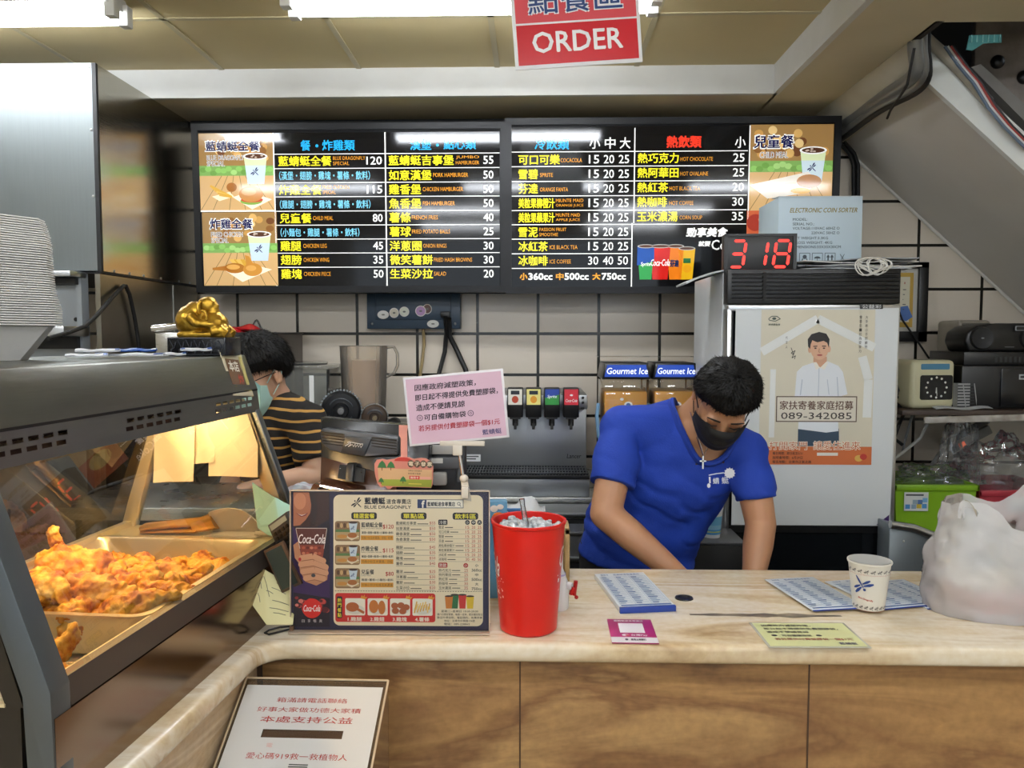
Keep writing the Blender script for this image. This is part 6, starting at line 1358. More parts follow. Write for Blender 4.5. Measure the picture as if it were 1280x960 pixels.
# ================================================================ menu stand on the counter
YS2 = 1.585
bc_ = P(488, 804, YS2); km = YS2 / 1000 / 4.267
t = thing('menu_stand', 'clear acrylic stand with the printed counter menu and a drink picture', 'menu stand', (bc_.x, YS2, CT + 0.001), (R(-3), 0, R(0.6)))
ox, oy = 635, 872
mnu = lambda m=None: (lambda q_: (setattr(q_, 'o', (ox, oy, km)), setattr(q_, 'lay', 0.0004), q_)[2])(B(m))
M_acr = pane('acrylic', '#fefefd', 1.2, 0.02)
X0, X1, H = (88 - ox) * km, (1180 - ox) * km, (872 - 98) * km
b = B(M_acr); b.face([(X0, -0.0062, .002), (X1, -.0062, .002), (X1, -.0062, H), (X0, -.0062, H)]); b.build('front_sheet', t)
b = B(mat('acrylic_edge', '#b9a794', 0.15)); b.box(X0, X1, -0.0065, 0.004, H - 0.002, H); b.box(X0, X0 + 0.002, -0.0065, 0.004, 0, H); b.box(X1 - 0.002, X1, -0.0065, 0.004, 0, H); b.box(X0, X1, -0.02, 0.05, 0.0, 0.003); b.build('edge', t)
b = B(mat('menu_back_card', '#2b2540', 0.5)); b.box(X0 + 0.002, X1 - 0.002, 0.0, 0.003, 0.003, H - 0.002); b.build('card', t)
b = B(mat('brown_clip', '#6a4a30', 0.4)); b.box(X0 - 0.0, X0 + 0.008, -0.009, 0.004, 0.0, 0.012); b.build('corner_clip', t)
J = lambda h: ink(h, .35)
b = mnu(J('#1b1020')); b.rect2(104, 110, 303, 848, 1)
b.use(J('#3a1f52')); b.poly2([(104, 420), (303, 520), (303, 690), (104, 660)], 1.4); b.poly2([(104, 300), (150, 360), (150, 600), (104, 620)], 1.4)
b.use(J('#3a2018')); b.poly2([(104, 112), (300, 112), (300, 260), (230, 300), (104, 300)], 1.5)
b.use(J('#a8694c')); b.poly2([(104, 112), (190, 112), (205, 165), (196, 225), (172, 262), (140, 292), (104, 296)], 1.7)
b.use(J('#c08262')); b.ell2(140, 160, 34, 46, 1.9); b.use(J('#7c3a34')); b.poly2([(116, 224), (150, 236), (186, 222), (172, 240), (146, 246)], 2.0); b.use(J('#e6dcd4')); b.poly2([(126, 228), (150, 236), (178, 228), (150, 240)], 2.1)
b.use(J('#2a1712')); b.poly2([(190, 112), (224, 112), (236, 200), (224, 292), (196, 300), (206, 200)], 2.0)
b.use(J('#5a2a20')); b.poly2([(118, 306), (288, 306), (272, 420), (262, 500), (156, 500), (140, 420)], 2.4); b.use(J('#8a3a28')); b.poly2([(136, 400), (276, 400), (262, 490), (156, 490)], 2.5)
for k in range(10): b.use(J(['#b5563a', '#6a2418', '#c97a5a'][k % 3])); b.ell2(160 + 22 * (k % 5), 415 + 30 * (k // 5), 10, 8, 2.6 + .02 * k, 8)
b.use(J('#c9b8aa')); b.line2([(118, 310), (140, 420)], 3, 2.7); b.line2([(288, 310), (272, 420)], 3, 2.7); b.line2([(118, 308), (288, 308)], 4, 2.7)
b.use(J('#f0e6e0')); b.text2('Coca‑Cola', 132, 340, 280, 392, 3, bold=.015, shear=.3)
# hand round the glass: palm and four fingers
b.use(J('#bd8260')); b.poly2([(132, 470), (190, 452), (262, 470), (296, 520), (290, 590), (230, 622), (170, 600), (140, 540)], 3.2); b.poly2([(104, 400), (130, 380), (150, 470), (150, 520), (112, 470)], 3.2)
for k, (x0, y0, x1, y1) in enumerate(((150, 470, 270, 486), (146, 506, 284, 520), (156, 546, 284, 552), (172, 582, 270, 584))): b.use(J('#d29a76')); b.line2([(x0, y0), ((x0 + x1) / 2, y0 - 10), (x1, y1)], 30, 3.4 + .05 * k); b.ell2(x0, y0, 15, 15, 3.42 + .05 * k); b.ell2(x1, y1, 14, 15, 3.42 + .05 * k); b.use(J('#8f5a40')); b.line2([(x0, y0 + 17), ((x0 + x1) / 2, y0 + 8), (x1, y1 + 17)], 3, 3.45 + .05 * k)
b.use(J('#b5262c')); b.ell2(140, 478, 8, 10, 3.8, 10); b.use(J('#3a3a40')); b.ell2(214, 566, 12, 10, 3.9, 10)
for k in range(26):
    r_ = rnd.uniform(8, 22); b.use(J(['#8a2a2c', '#c24a44', '#5a1a20', '#d97a70'][k % 4])); b.ell2(122 + (k * 37) % 170, 690 + (k * 23) % 70, r_, r_ * .8, 2.8 + .03 * k, 10)
b.use(J('#d8261f')); b.ell2(206, 746, 54, 54, 4.0, 28); b.use(J('#f4eeee')); b.text2('Coca‑Cola', 160, 728, 252, 764, 4.3, bold=.02, shear=.3)
for k, ch in enumerate('自享暢爽'): b.use(J('#cfc6c6')); b.text2(ch, 150 + 32 * k, 806, 166 + 32 * k, 824, 4)
b.build('drink_picture', t)
b = mnu(J('#2a2442')); b.rect2(310, 110, 1166, 850, 1); b.use(J('#e8d8b8')); b.rrect2(324, 124, 1142, 840, 34, 1.5)
K = J('#1c1720'); Yl = J('#e6d83a'); Rd = J('#b02a22'); Wt = J('#efe8d8'); Og = J('#d9952a')
dragonfly(b, 452, 168, 34, 2, K, 45)
b.use(K); b.text2('藍蜻蜓', 494, 138, 608, 176, 2, bold=.04); b.text2('速食專賣店', 614, 146, 750, 174, 2, bold=.02); b.text2('BLUE DRAGONFLY', 494, 181, 750, 200, 2, bold=.035)
b.use(J('#27345f')); b.rect2(784, 148, 832, 196, 2); b.use(Wt); b.text2('f', 806, 154, 824, 194, 2.4, bold=.06); b.use(J('#6f6a6e')); b.rect2(832, 148, 1036, 196, 2); b.use(Wt); b.rect2(834, 152, 1032, 192, 2.3); b.use(J('#2a2a33')); b.text2('藍蜻蜓速食專賣店', 838, 160, 990, 186, 2.6, bold=.03)
b.ell2(1010, 171, 9, 9, 2.6); b.line2([(1015, 178), (1022, 187)], 3, 2.6); b.use(Wt); b.ell2(1010, 171, 6, 6, 2.8)
for s_, x0 in (('精選套餐', 422), ('單點區', 694), ('飲料區', 976)): b.use(K); b.rrect2(x0, 220, x0 + 140, 258, 12, 2); b.use(Yl); b.text2(s_, x0 + 12, 225, x0 + 128, 254, 2.5, bold=.03)
for y0, zh, en, pr, sub, n_, sd in ((268, '藍蜻蜓全餐', 'BLUE DRAGONFLY SPECIAL', '$120', '漢堡+翅膀+雞塊+小薯條+飲料', '可換小份玉米濃湯、沙拉、紅茶', 1), (398, '炸雞全餐', 'FRIED CHICKEN SPECIAL', '$115', '雞腿+翅膀+雞塊+小薯條+飲料', '可換小份玉米濃湯、沙拉', 2), (526, '兒童餐', 'CHILD MEAL', '$80', '雞腿+薯條+小麵包+飲料', '可換小份沙拉或玉米濃湯', 3)):
    b.use(J('#8a6a48')); b.rrect2(332, y0, 470, y0 + 110, 14, 2); b.use(J('#b99a6a')); b.rect2(336, y0 + 60, 466, y0 + 100, 2.3); b.use(J('#5a7a44')); b.rect2(336, y0 + 46, 466, y0 + 60, 2.3)
    for k in range(6): b.use(J(['#5f4028', '#c9a470'][k % 2])); b.ell2(350 + 18 * k, y0 + 24, 9, 14, 2.4 + .01 * k, 8)
    b.use(J('#c9d6e0')); b.poly2([(408, y0 + 8), (456, y0 + 8), (448, y0 + 62), (416, y0 + 62)], 2.8); b.use(J('#3a2420')); b.ell2(432, y0 + 8, 24, 6, 3); dragonfly(b, 430, y0 + 38, 14, 3.2, J('#26407a'), 45)
    b.use(J('#e0d0b0')); b.poly2([(392, y0 + 86), (430, y0 + 66), (466, y0 + 84), (424, y0 + 106)], 3.1); b.use(J('#a8642e')); b.ell2(428, y0 + 78, 26, 14, 3.4); b.use(J('#c98a3e')); b.ell2(372, y0 + 84, 28, 10, 3.3)
    b.use(K); b.text2(zh, 476, y0 + 6, 476 + 23.5 * len(zh), y0 + 34, 2, bold=.025); b.text2(en, 476, y0 + 37, 590 if len(en) > 12 else 530, y0 + 43, 2); b.use(Rd); b.text2(pr, 654 - 15 * len(pr), y0 + 18, 654, y0 + 44, 2, bold=.02)
    b.use(K); b.text2(sub, 478, y0 + 56, 652, y0 + 70, 2, bold=.02); b.use(Og); b.rect2(474, y0 + 78, 652, y0 + 104, 2); b.use(J('#6a4a20')); b.text2(n_, 478, y0 + 83, 648, y0 + 99, 2.4)
mid = [('藍蜻蜓吉事堡', '$55'), ('如意漢堡', '$50'), ('雞香漢堡', '$50'), ('魚香漢堡', '$50'), None, ('雞腿', '$45'), ('翅膀', '$35'), ('雞塊', '$50'), ('薯條', '$40'), None, ('薯球', '$25'), ('洋蔥圈', '$30'), ('薯餅', '$30'), ('生菜沙拉', '$20')]
y = 278
for m_ in mid:
    if m_ is None: y += 14; continue
    b.use(K); b.text2(m_[0], 667, y - 9, 667 + 18.5 * len(m_[0]), y + 9, 2, bold=.015); b.rect2(672 + 18.5 * len(m_[0]), y + 2, 672 + 18.5 * len(m_[0]) + 60, y + 6, 2); b.rect2(667, y + 13, 880, y + 14.5, 2); b.use(Rd); b.text2(m_[1], 850, y - 9, 882, y + 9, 2)
    y += 29.6
b.use(K); b.rrect2(898, 258, 948, 288, 6, 2); b.use(Wt); b.text2('冷飲', 903, 263, 943, 284, 2.4)
for k, ch in enumerate('小中大'): b.use(K); b.ell2(1057 + 33 * k, 273, 13, 13, 2); b.use(Wt); b.text2(ch, 1049 + 33 * k, 265, 1065 + 33 * k, 281, 2.4)
for k, s_ in enumerate(('雪泥', '可口可樂', '雪碧', '芬達', '美粒果柳橙汁', '美粒果蘋果汁', '冰紅茶', '冰咖啡')):
    y = 300 + 25 * k; b.use(K); b.text2(s_, 900, y - 8, 900 + 14.5 * len(s_), y + 8, 2, bold=.01); b.rect2(905 + 14.5 * len(s_), y - 1, 905 + 14.5 * len(s_) + 44, y + 3, 2); b.rect2(898, y + 11.5, 1136, y + 12.5, 2); b.use(Rd)
    for j in range(3): b.text2((('15', '20', '25'), ('30', '40', '50'))[k == 7][j], 1047 + 33 * j, y - 8, 1067 + 33 * j, y + 8, 2)
b.use(Rd); b.rrect2(898, 493, 948, 521, 6, 2); b.ell2(1048, 508, 13, 13, 2); b.use(Wt); b.text2('熱飲', 903, 497, 943, 518, 2.4); b.text2('小', 1040, 500, 1056, 516, 2.4)
for k, s_ in enumerate(('熱巧克力', '熱阿華田', '熱紅茶', '熱咖啡', '玉米濃湯')):
    y = 535 + 24 * k; b.use(K); b.text2(s_, 900, y - 8, 900 + 17 * len(s_), y + 8, 2, bold=.01); b.rect2(905 + 17 * len(s_), y - 1, 950 + 17 * len(s_), y + 3, 2); b.rect2(898, y + 11, 1062, y + 12, 2); b.use(Rd); b.text2(('25', '25', '20', '30', '35')[k], 1040, y - 8, 1060, y + 8, 2)
b.use(K)
for k, s_ in enumerate(('小', '360cc', '中', '500cc', '大', '750cc')): w2_ = 9 if k % 2 == 0 else 28; b.text2(s_, 1108 - w2_, 500 + 25.5 * k, 1108 + w2_, 516 + 25.5 * k, 2, bold=.03)
for k in range(58): b.rect2(332 + 14 * k, 649, 340 + 14 * k, 652, 2)
b.use(J('#c8241c')); b.rrect2(334, 662, 882, 820, 14, 2); b.use(K); b.rrect2(342, 680, 372, 800, 8, 2.5); b.use(Yl)
for k, ch in enumerate('熱門餐點'): b.text2(ch, 346, 690 + 27 * k, 368, 713 + 27 * k, 2.9, bold=.03)
for k, (zh, hx_) in enumerate((('1.雞腿', '#b5602a'), ('2.雞翅', '#c4722c'), ('3.雞塊', '#a8562a'), ('4.薯條', '#d9a646'))):
    x0 = 388 + 123 * k; b.use(Wt); b.rrect2(x0, 690, x0 + 110, 784, 8, 2.6); b.use(J('#d9d4c8')); b.ell2(x0 + 55, 752, 50, 26, 2.8); b.use(J(hx_))
    if k == 0: b.ell2(x0 + 40, 738, 36, 26, 3); b.line2([(x0 + 60, 745), (x0 + 104, 770)], 14, 3)
    elif k == 1: b.ell2(x0 + 34, 735, 26, 36, 3); b.ell2(x0 + 78, 740, 20, 38, 3.05)
    elif k == 2:
        for dx, dy in ((26, 730), (60, 728), (88, 738), (30, 758), (70, 760)): b.ell2(x0 + dx, dy, 20, 17, 3 + dx * .001)
    else:
        for j in range(11): b.use(J(['#d9a646', '#e8c26a'][j % 2])); b.line2([(x0 + 10 + 8 * j, 770 - (j * 17) % 30), (x0 + 24 + 7 * j, 706 + (j * 13) % 30)], 7, 3 + .03 * j)
    b.use(Wt); b.text2(zh, x0 + 14, 792, x0 + 92, 816, 2.6, bold=.03); b.use(Og); b.poly2([(x0 + 84, 690), (x0 + 92, 672), (x0 + 98, 682), (x0 + 108, 668), (x0 + 108, 684), (x0 + 122, 682), (x0 + 112, 696)], 3.2)
for cx, hx_ in ((956, '#c9782a'), (1072, '#d9b62a'), (988, '#2a6a3a'), (1030, '#c02a24')): b.use(J(hx_)); tp = 676 if cx in (956, 1072) else 668; b.poly2([(cx - 22, tp), (cx + 22, tp), (cx + 16, 744), (cx - 16, 744)], 2 + (cx % 7) * .1); b.use(J('#3a2420')); b.ell2(cx, tp, 22, 5, 3)
b.use(K)
for k, s_ in enumerate(('星期二~星期日 10:30-20:00', '週六日固定營業，每週一店休，配合國定假日', '歡迎外帶自取，電話預約，免費停車', '地址：台東市中興路174號', '電話：089-228862')): b.text2(s_, (914, 892, 892, 930, 930)[k], 752 + 17.5 * k, (1116, 1138, 1138, 1098, 1070)[k], 765 + 17.5 * k, 2, bold=.01)
b.build('menu_print', t)

# pink notice on its clip stand
kn = 1.60 / 1000 / 4.364
q = P(480 + 394 / 4.364, 440 + 303 / 4.364, 1.60)
t = thing('pink_notice', 'laminated pink notice about bag charges, tilted on a clip above the menu stand', 'notice', q, (0, R(-5.3), R(2)))
b = B(mat('laminate_edge', '#d9d6da', 0.25)); b.box(-275 * kn, 275 * kn, 0, 0.0015, -190 * kn, 190 * kn, 0.0005); b.build('laminate', t)
b = B(ink('#cba9ba', .3)); b.o = (0, 0, kn); b.rect2(-262, -178, 262, 178, 1); b.use(ink('#221a24', .35))
for k, (s_, x0, x1) in enumerate((('因應政府減塑政策，', -218, 120), ('即日起不得提供免費塑膠袋，', -220, 236), ('造成不便請見諒', -220, 50))): b.text2(s_, x0, -146 + 55 * k, x1, -110 + 55 * k, 2, bold=.02, shear=.08)
b.text2('可自備購物袋', -180, 22, 50, 56, 2, bold=.02, shear=.08)
for x in (-204, 76): b.use(ink('#5a4a5a', .35)); b.ell2(x, 38, 17, 17, 2, 16); b.use(ink('#cba9ba', .3)); b.ell2(x, 38, 13, 13, 2.3, 16); b.use(ink('#5a4a5a', .35)); b.ell2(x, 38, 7, 7, 2.6, 12); b.use(ink('#cba9ba', .3)); b.ell2(x, 38, 4, 4, 2.9, 12)
b.use(ink('#a3242e', .35)); b.text2('若另提供付費塑膠袋一個$1元', -218, 80, 232, 114, 2, bold=.02, shear=.08); b.use(ink('#3a3a6a', .35)); b.text2('藍蜻蜓', 130, 134, 236, 164, 2, bold=.015)
b.build('lettering', t)
M_clip = mat('clip_clear', '#cfc6b8', 0.2)
t = thing('sign_clip_stand', 'pale plastic clip arm holding the pink notice to the menu stand', 'clip', P(576, 560, 1.60))
rel = lambda x, y, Y=1.60: P(x, y, Y) - t.location
b = B(M_clip); b.box(rel(550, 556).x, rel(606, 556).x, -0.005, 0.004, rel(570, 557).z, rel(570, 551).z, .001); b.box(rel(566, 560).x, rel(578, 560).x, -0.006, 0.006, rel(570, 569).z, rel(570, 556).z, .002); b.build('top_jaw', t)
b = B(M_chrome); b.tube([rel(574, 566), rel(579, 596)], 0.0035, 10); b.build('rod', t)
b = B(M_clip); b.ball(rel(580, 598), (0.009, 0.008, 0.008)); b.prism([rel(576, 600), rel(584, 600), rel(592, 636), rel(579, 636)], (0, 0.006, 0), .001); b.box(rel(577, 610).x, rel(586, 610).x, -0.010, 0.002, rel(580, 622).z, rel(580, 608).z, .002); b.build('lower_jaw', t)
# pink electronic receipt card with a strap
kb = 1.82 / 1000 / 7.11
q = P(380 + 890 / 7.11, 520 + 510 / 7.11, 1.82)
t = thing('pink_card', 'pink shaped card with little trees hanging on a strap before the till', 'card', q, (0, R(1.5), 0))
b = B(mat('card_pink', '#d48a7c', 0.4)); b.o = (890, 510, kb)
out = [(620, 430), (640, 395), (690, 385), (730, 392), (800, 380), (850, 360), (930, 362), (975, 375), (1040, 365), (1085, 368), (1130, 395), (1152, 440), (1150, 600), (1135, 636), (900, 632), (790, 636), (765, 656), (742, 656), (720, 634), (680, 645), (650, 610), (630, 540), (622, 490)]
b.prism([b.q(x, y, 0) for x, y in out], (0, 0.0015, 0)); b.build('card', t)
b = B(mat('card_strap', '#dd9a8c', 0.4)); b.o = (890, 510, kb); b.prism([b.q(835, 75, -1), b.q(918, 75, -1), b.q(910, 130, -1), b.q(916, 380, -1), b.q(858, 380, -1), b.q(852, 190, -1), b.q(836, 170, -1)], (0, 0.0015, 0)); b.build('strap', t)
b = B(ink('#d8b48a', .4)); b.o = (890, 510, kb); b.lay = 0.0004
b.poly2([(650, 470), (840, 470), (1140, 470), (1140, 570), (660, 570)], 1); b.use(ink('#9fae4a', .4)); b.poly2([(670, 570), (1142, 560), (1138, 628), (690, 628)], 1.4); b.use(ink('#c0392e', .4)); b.ell2(880, 400, 80, 36, 1.2, 20, 180, 360)
for x, y, r_ in ((690, 440, 42), (770, 440, 38), (882, 565, 30), (684, 580, 26)): b.use(ink('#3f7a48', .4)); b.poly2([(x - r_, y + r_ * .6), (x - r_ * .6, y - r_ * .4), (x, y - r_), (x + r_ * .6, y - r_ * .4), (x + r_, y + r_ * .6)], 1.8); b.use(ink('#5a3a28', .4)); b.rect2(x - 3, y + r_ * .5, x + 3, y + r_ * 1.2, 1.9)
for k, ch in enumerate('電子發票'): x = 928 + 56 * k; b.use(ink('#5a4a3a', .4)); b.ell2(x + 22, 420, 30, 34, 2.0 + .02 * k); b.use(ink('#e8dcc0', .4)); b.text2(ch, x, 400, x + 44, 440, 2.6, bold=.03)
b.use(ink('#3a2a24', .4)); b.text2('消費者可使用載具', 925, 476, 1050, 490, 2); b.text2('索取電子發票', 925, 502, 1040, 516, 2); b.use(ink('#cf3a3a', .4)); b.rect2(938, 530, 1030, 560, 2); b.use(ink('#e8b0a0', .4)); b.rect2(1034, 534, 1130, 560, 2); b.use(ink('#f2e6da', .4)); b.text2('信用卡', 946, 534, 1022, 556, 2.4, bold=.03); b.use(ink('#e6d86a', .4)); b.rect2(932, 598, 1050, 606, 2.2)
b.build('print', t)

# till (seen from behind)
t = thing('till_terminal', 'dark point of sale terminal seen from behind, left of the pink notice', 'till', (P(470, 630, 1.93).x, 1.93, CT), (0, 0, R(-7)))
kt = 1.90 / 1000 / 7.11
M_till = mat('till_grey', '#1f2124', 0.25); M_tb = mat('till_brown', '#4a2f22', 0.2)  # brown of the lower parts is a warm reflection put into the colour
def tq(x, y, Y=0.0): return ((x - 640) * kt, Y, 0.190 + (812 - y) * kt)
b = B(M_till); b.prism([tq(70, 35, 0.03), tq(860, 95, 0.03), tq(1130, 110, 0.03), tq(1130, 730, -0.02), tq(140, 740, -0.02)], (0, 0.035, 0), 0.004); b.build('screen_back', t)
b = B(M_tb); b.prism([tq(100, 330, 0.012), tq(860, 400, 0.012), tq(860, 730, -0.035), tq(150, 730, -0.035)], (0, 0.02, 0), 0.003); b.build('lower_cover', t)
b = B(mat('till_vent_grey', '#4a4d52', 0.35)); b.prism([tq(105, 165, 0.0), tq(130, 125, 0.0), tq(860, 190, 0.0), tq(860, 360, -0.01), tq(560, 370, -0.012), tq(230, 330, -0.01), tq(130, 270, -0.005)], (0, 0.03, 0), 0.006); b.build('vent_hump', t)
b = B(M_black)
for k in range(5):
    for x0, x1 in ((125 + 6 * k, 350), (610, 850)): y0 = 150 + 26 * k + (x0 - 125) * .09; b.prism([tq(x0, y0, -0.006), tq(x1, y0 + (x1 - x0) * .09, -0.008), tq(x1, y0 + (x1 - x0) * .09 + 10, -0.008), tq(x0, y0 + 10, -0.006)], (0, 0.005, 0))
b.build('vent_slot', t)
b = B(mat('till_plate', '#2e3136', 0.3)); b.prism([tq(370, 190, -0.008), tq(612, 208, -0.009), tq(550, 366, -0.014), tq(325, 344, -0.013)], (0, 0.01, 0), .001); b.build('logo_plate', t)
b = B(ink('#d9d9d9', .3)); b.tube([tq(x, y, -0.0145) for x, y in ((372, 278), (400, 262), (430, 240), (415, 275), (400, 282), (440, 262), (450, 282), (468, 256), (470, 286), (490, 262), (498, 285), (515, 262), (520, 290), (540, 262))], 0.0011, 5); b.tube([tq(x, y, -0.0145) for x, y in ((395, 244), (420, 240), (520, 258), (540, 256))], 0.0009, 5); b.build('logo', t)
b = B(M_black); b.prism([tq(408, 430, -0.03), tq(472, 430, -0.03), tq(484, 580, -0.05), tq(415, 580, -0.05)], (0, 0.02, 0), .001); b.prism([tq(325, 450, -0.02), tq(570, 480, -0.022), tq(575, 590, -0.04), tq(330, 560, -0.04)], (0, 0.006, 0)); b.build('hinge', t)
b = B(M_chrome); b.ball(tq(340, 480, -0.026), .0018, u=8, v=6); b.ball(tq(540, 505, -0.028), .0018, u=8, v=6); b.build('screw', t)
b = B(M_tb); b.prism([tq(190, 570, -0.10), tq(580, 640, -0.10), tq(560, 812, -0.13), tq(90, 812, -0.13)], (0, 0.12, 0), 0.004); b.box(-.13, .02, -.12, .05, 0, .192, .006); b.build('base', t)
b = B(M_chrome); b.tube([tq(255, 615, -0.105), tq(265, 590, -0.105), tq(510, 632, -0.105), tq(500, 655, -0.105)], 0.004, 8); b.build('base_handle', t)
# receipt printer behind the pink notice
t = thing('card_terminal', 'pale grey receipt machine with chips and rollers behind the pink notice', 'machine', (P(560, 600, 2.0).x, 1.985, CT))
zz3 = lambda py: P(560, py, 2.0).z - CT
b = B(mat('machine_dark', '#1a1b1d', 0.4)); b.box(-0.075, 0.045, 0, 0.05, 0, zz3(548), .004); b.build('body', t)
b = B(mat('machine_grey', '#a9a8a4', 0.4)); b.box(-0.045, 0.02, -0.012, 0, zz3(566), zz3(555), .002); b.box(-0.035, 0.0, -0.02, 0, zz3(604), zz3(588), .005); b.build('panel', t)
b = B(mat('machine_mid', '#55575a', 0.35)); b.box(-0.045, 0.03, -0.01, 0, zz3(584), zz3(570), .002); b.tube([(0.03, -0.004, zz3(600)), (0.034, -0.004, zz3(572))], 0.008, 10); b.build('roller', t)
b = B(ink('#d9d9d4')); b.box(-0.04, -0.01, -0.0125, -0.01, zz3(577), zz3(571)); b.build('label', t)

# ================================================================ red cup, jug, crate
cc = PZ(660.5, 796, CT); cY = 1.615
cx_ = P(660.5, 796, cY).x
t = thing('giant_red_cup', 'oversized red drink cup full of ice with white script, right of the menu stand', 'cup', (cx_, cY, CT + 0.0005))
Hc = P(660, 649, cY).z - CT; rb, rt = 0.0585, 0.0755
M_red = mat('red_plastic', '#c4170f', 0.28)
b = B(M_red); b.lathe([(0, 0), (rb - .004, 0), (rb, .004), (rt - .001, Hc - .008), (rt + .0015, Hc - .006), (rt + .002, Hc - .001), (rt, Hc), (rt - .004, Hc - .001), (rt - .005, Hc - .01), (rb - .004, .01), (0, .01)], seg=64); b.build('body', t)
rr_at = lambda h: rb + (rt - rb) * h / Hc + .0006
def wrapc(x, y):  # x along the surface in metres from the left rear, y down from the rim
    h = Hc - y; a = x / rt; return (rr_at(h) * math.sin(a), -rr_at(h) * math.cos(a), h)
b = B(ink('#efe6e2', .35))
b.text2('Coca‑Cola', -0.190, 0.060, -0.074, 0.103, bold=.01, shear=.3, rot=8, wrap=wrapc); b.text2('Coca‑Cola', 0.084, 0.055, 0.2, 0.098, bold=.01, shear=.3, rot=8, wrap=wrapc)
def dot(x, y, r_): b.face([wrapc(x + r_ * math.cos(R(a)), y + r_ * math.sin(R(a))) for a in range(0, 360, 45)][::-1])
r2 = random.Random(4)
for k in range(26): dot(-0.092 + r2.uniform(-.02, .028), 0.108 + r2.uniform(0, .05), r2.uniform(.0006, .002))
for k in range(9): dot(0.082 + r2.uniform(-.004, .03), 0.10 + r2.uniform(0, .04), r2.uniform(.0006, .0018))
for x, y in ((-0.088, 0.142), (0.084, .118)):
    b.face([wrapc(x + dx * .001, y + dy * .001) for dx, dy in ((-3, -4), (-1, -5), (1, -3.5), (3, -5), (4.5, -3), (4, 0), (0, 4.5), (-3, 2))][::-1])
b.build('lettering', t)
M_ice = mat('crushed_ice', '#cfd6da', 0.12, spec=.8, vary=(60, .2, '#8f989e'))
b = B(mat('drink_dark', '#1a0d0a', 0.1)); b.lathe([(0, Hc - .022), (rt - .007, Hc - .022)], seg=40); b.build('drink_surface', t)
r2 = random.Random(9); b = B(M_ice)
for k in range(85):
    a = r2.uniform(0, 6.28); rad = (rt - .014) * math.sqrt(r2.random()); s_ = r2.uniform(.006, .011); b.M = Matrix.Translation((rad * math.cos(a), rad * math.sin(a), Hc - .018 + r2.uniform(-.004, .009) * (1.2 - rad / rt))) @ Euler((r2.uniform(0, 3), r2.uniform(0, 3), r2.uniform(0, 3))).to_matrix().to_4x4()
    b.box(-s_, s_, -s_ * .8, s_ * .8, -s_ * .7, s_ * .7, s_ * .3, 1)
o = b.build('ice', t); o['kind'] = 'stuff'
b = B(pane('water_stream', '#eef2f4', 1.6, 0.0, 0.15, '#ffffff', 1.5)); b.tube([(-.006, -.002, Hc - .012), (-.008, 0, Hc + .005), (-.012, 0, Hc + .028), (-.014, .006, Hc + .040)], [.008, .0055, .005, .006], 12); b.build('clear_stream', t)
# white jug with a red tap
t = thing('water_jug', 'white plastic jug with a red tap half hidden behind the red cup', 'jug', (P(697, 750, 1.72).x, 1.735, CT))
b = B(mat('jug_white', '#d6d8dc', 0.35)); b.lathe([(0, 0), (.022, 0), (.025, .004), (.025, .055), (.018, .075), (.012, .09), (.012, .13), (0, .132)], seg=28); b.tube([(.012, -.004, .054), (.032, -.01, .053)], .0085, 12); b.build('body', t)
b = B(mat('tap_red', '#a3120f', 0.3)); b.tube([(.036, -.012, .034), (.040, -.012, .066)], .0045, 10); b.tube([(.028, -.014, .036), (.034, -.014, .052)], .004, 10); b.ball((.041, -.014, .030), .0045, u=10, v=6); b.build('tap', t)
b = B(ink('#a9a8d0')); b.lathe([(.0185, .076), (.0185, .08)], seg=24); b.build('cap_ring', t)
# wooden crate
Yw = 1.93
a, c = P(632, 646, Yw), P(712, 728, Yw)
t = thing('wooden_crate', 'pale wooden crate holding cup lids behind the red cup', 'crate', ((a.x + c.x) / 2, Yw, CT)); hw = (c.x - a.x) / 2; h = P(670, 662, Yw).z - CT
M_wood = mat('raw_wood', '#a88d5f', 0.6, vary=(14, .2, '#8a7048'))
for x in (-hw, hw - .012):
    for y in (0, .09): b = B(M_wood); b.box(x, x + .012, y, y + .012, 0, h, .0015); b.build('post', t)
b = B(M_wood); b.box(-hw, hw, .012, .018, .004, h - .03, .001); b.build('front_board', t)
for y in (0, .092): b = B(M_wood); b.box(-hw, hw, y, y + .012, h - .012, h, .0015); b.build('rail', t)
for x in (-hw, hw - .012): b = B(M_wood); b.box(x, x + .012, 0, .1, h - .012, h, .0015); b.build('rail', t)
for k in range(3):
    b = B(mat('lid_white', '#e0e2e4', 0.4)); b.lathe([(0, .002), (.026, .002), (.029, 0), (.031, .003), (.029, .005), (0, .0045)], seg=28)
    o = b.build('cup_cover', None, (P(672, 655, 1.97).x + .004 * k, 1.99 - .012 * k, CT + h - .018 + .003 * k), (R(65 + 4 * k), 0, 0)); tag(o, ('rearmost', 'middle', 'front')[k] + ' white round cup cover standing in the wooden crate', 'cup cover', 'cup covers in the crate')
t = thing('snack_carton', 'blue drink carton with an orange picture between menu stand and red cup', 'carton', (P(622, 700, 1.8).x, 1.80, CT), (0, 0, R(5)))
h = P(622, 627, 1.8).z - CT
b = B(ink('#5f9cc4', .35)); b.box(-.022, .022, 0, .03, 0, h, .001); b.build('carton', t); b = B(ink('#d8722a', .35)); b.o = (0, 0, .001); b.ell2(2, -h * 1000 + 40, 16, 16, 1, 14); b.use(ink('#e8e6e0', .35)); b.ell2(-8, -h * 1000 + 16, 9, 8, 2, 12); b.ell2(6, -h * 1000 + 12, 8, 6, 2.2, 12); b.build('picture', t)

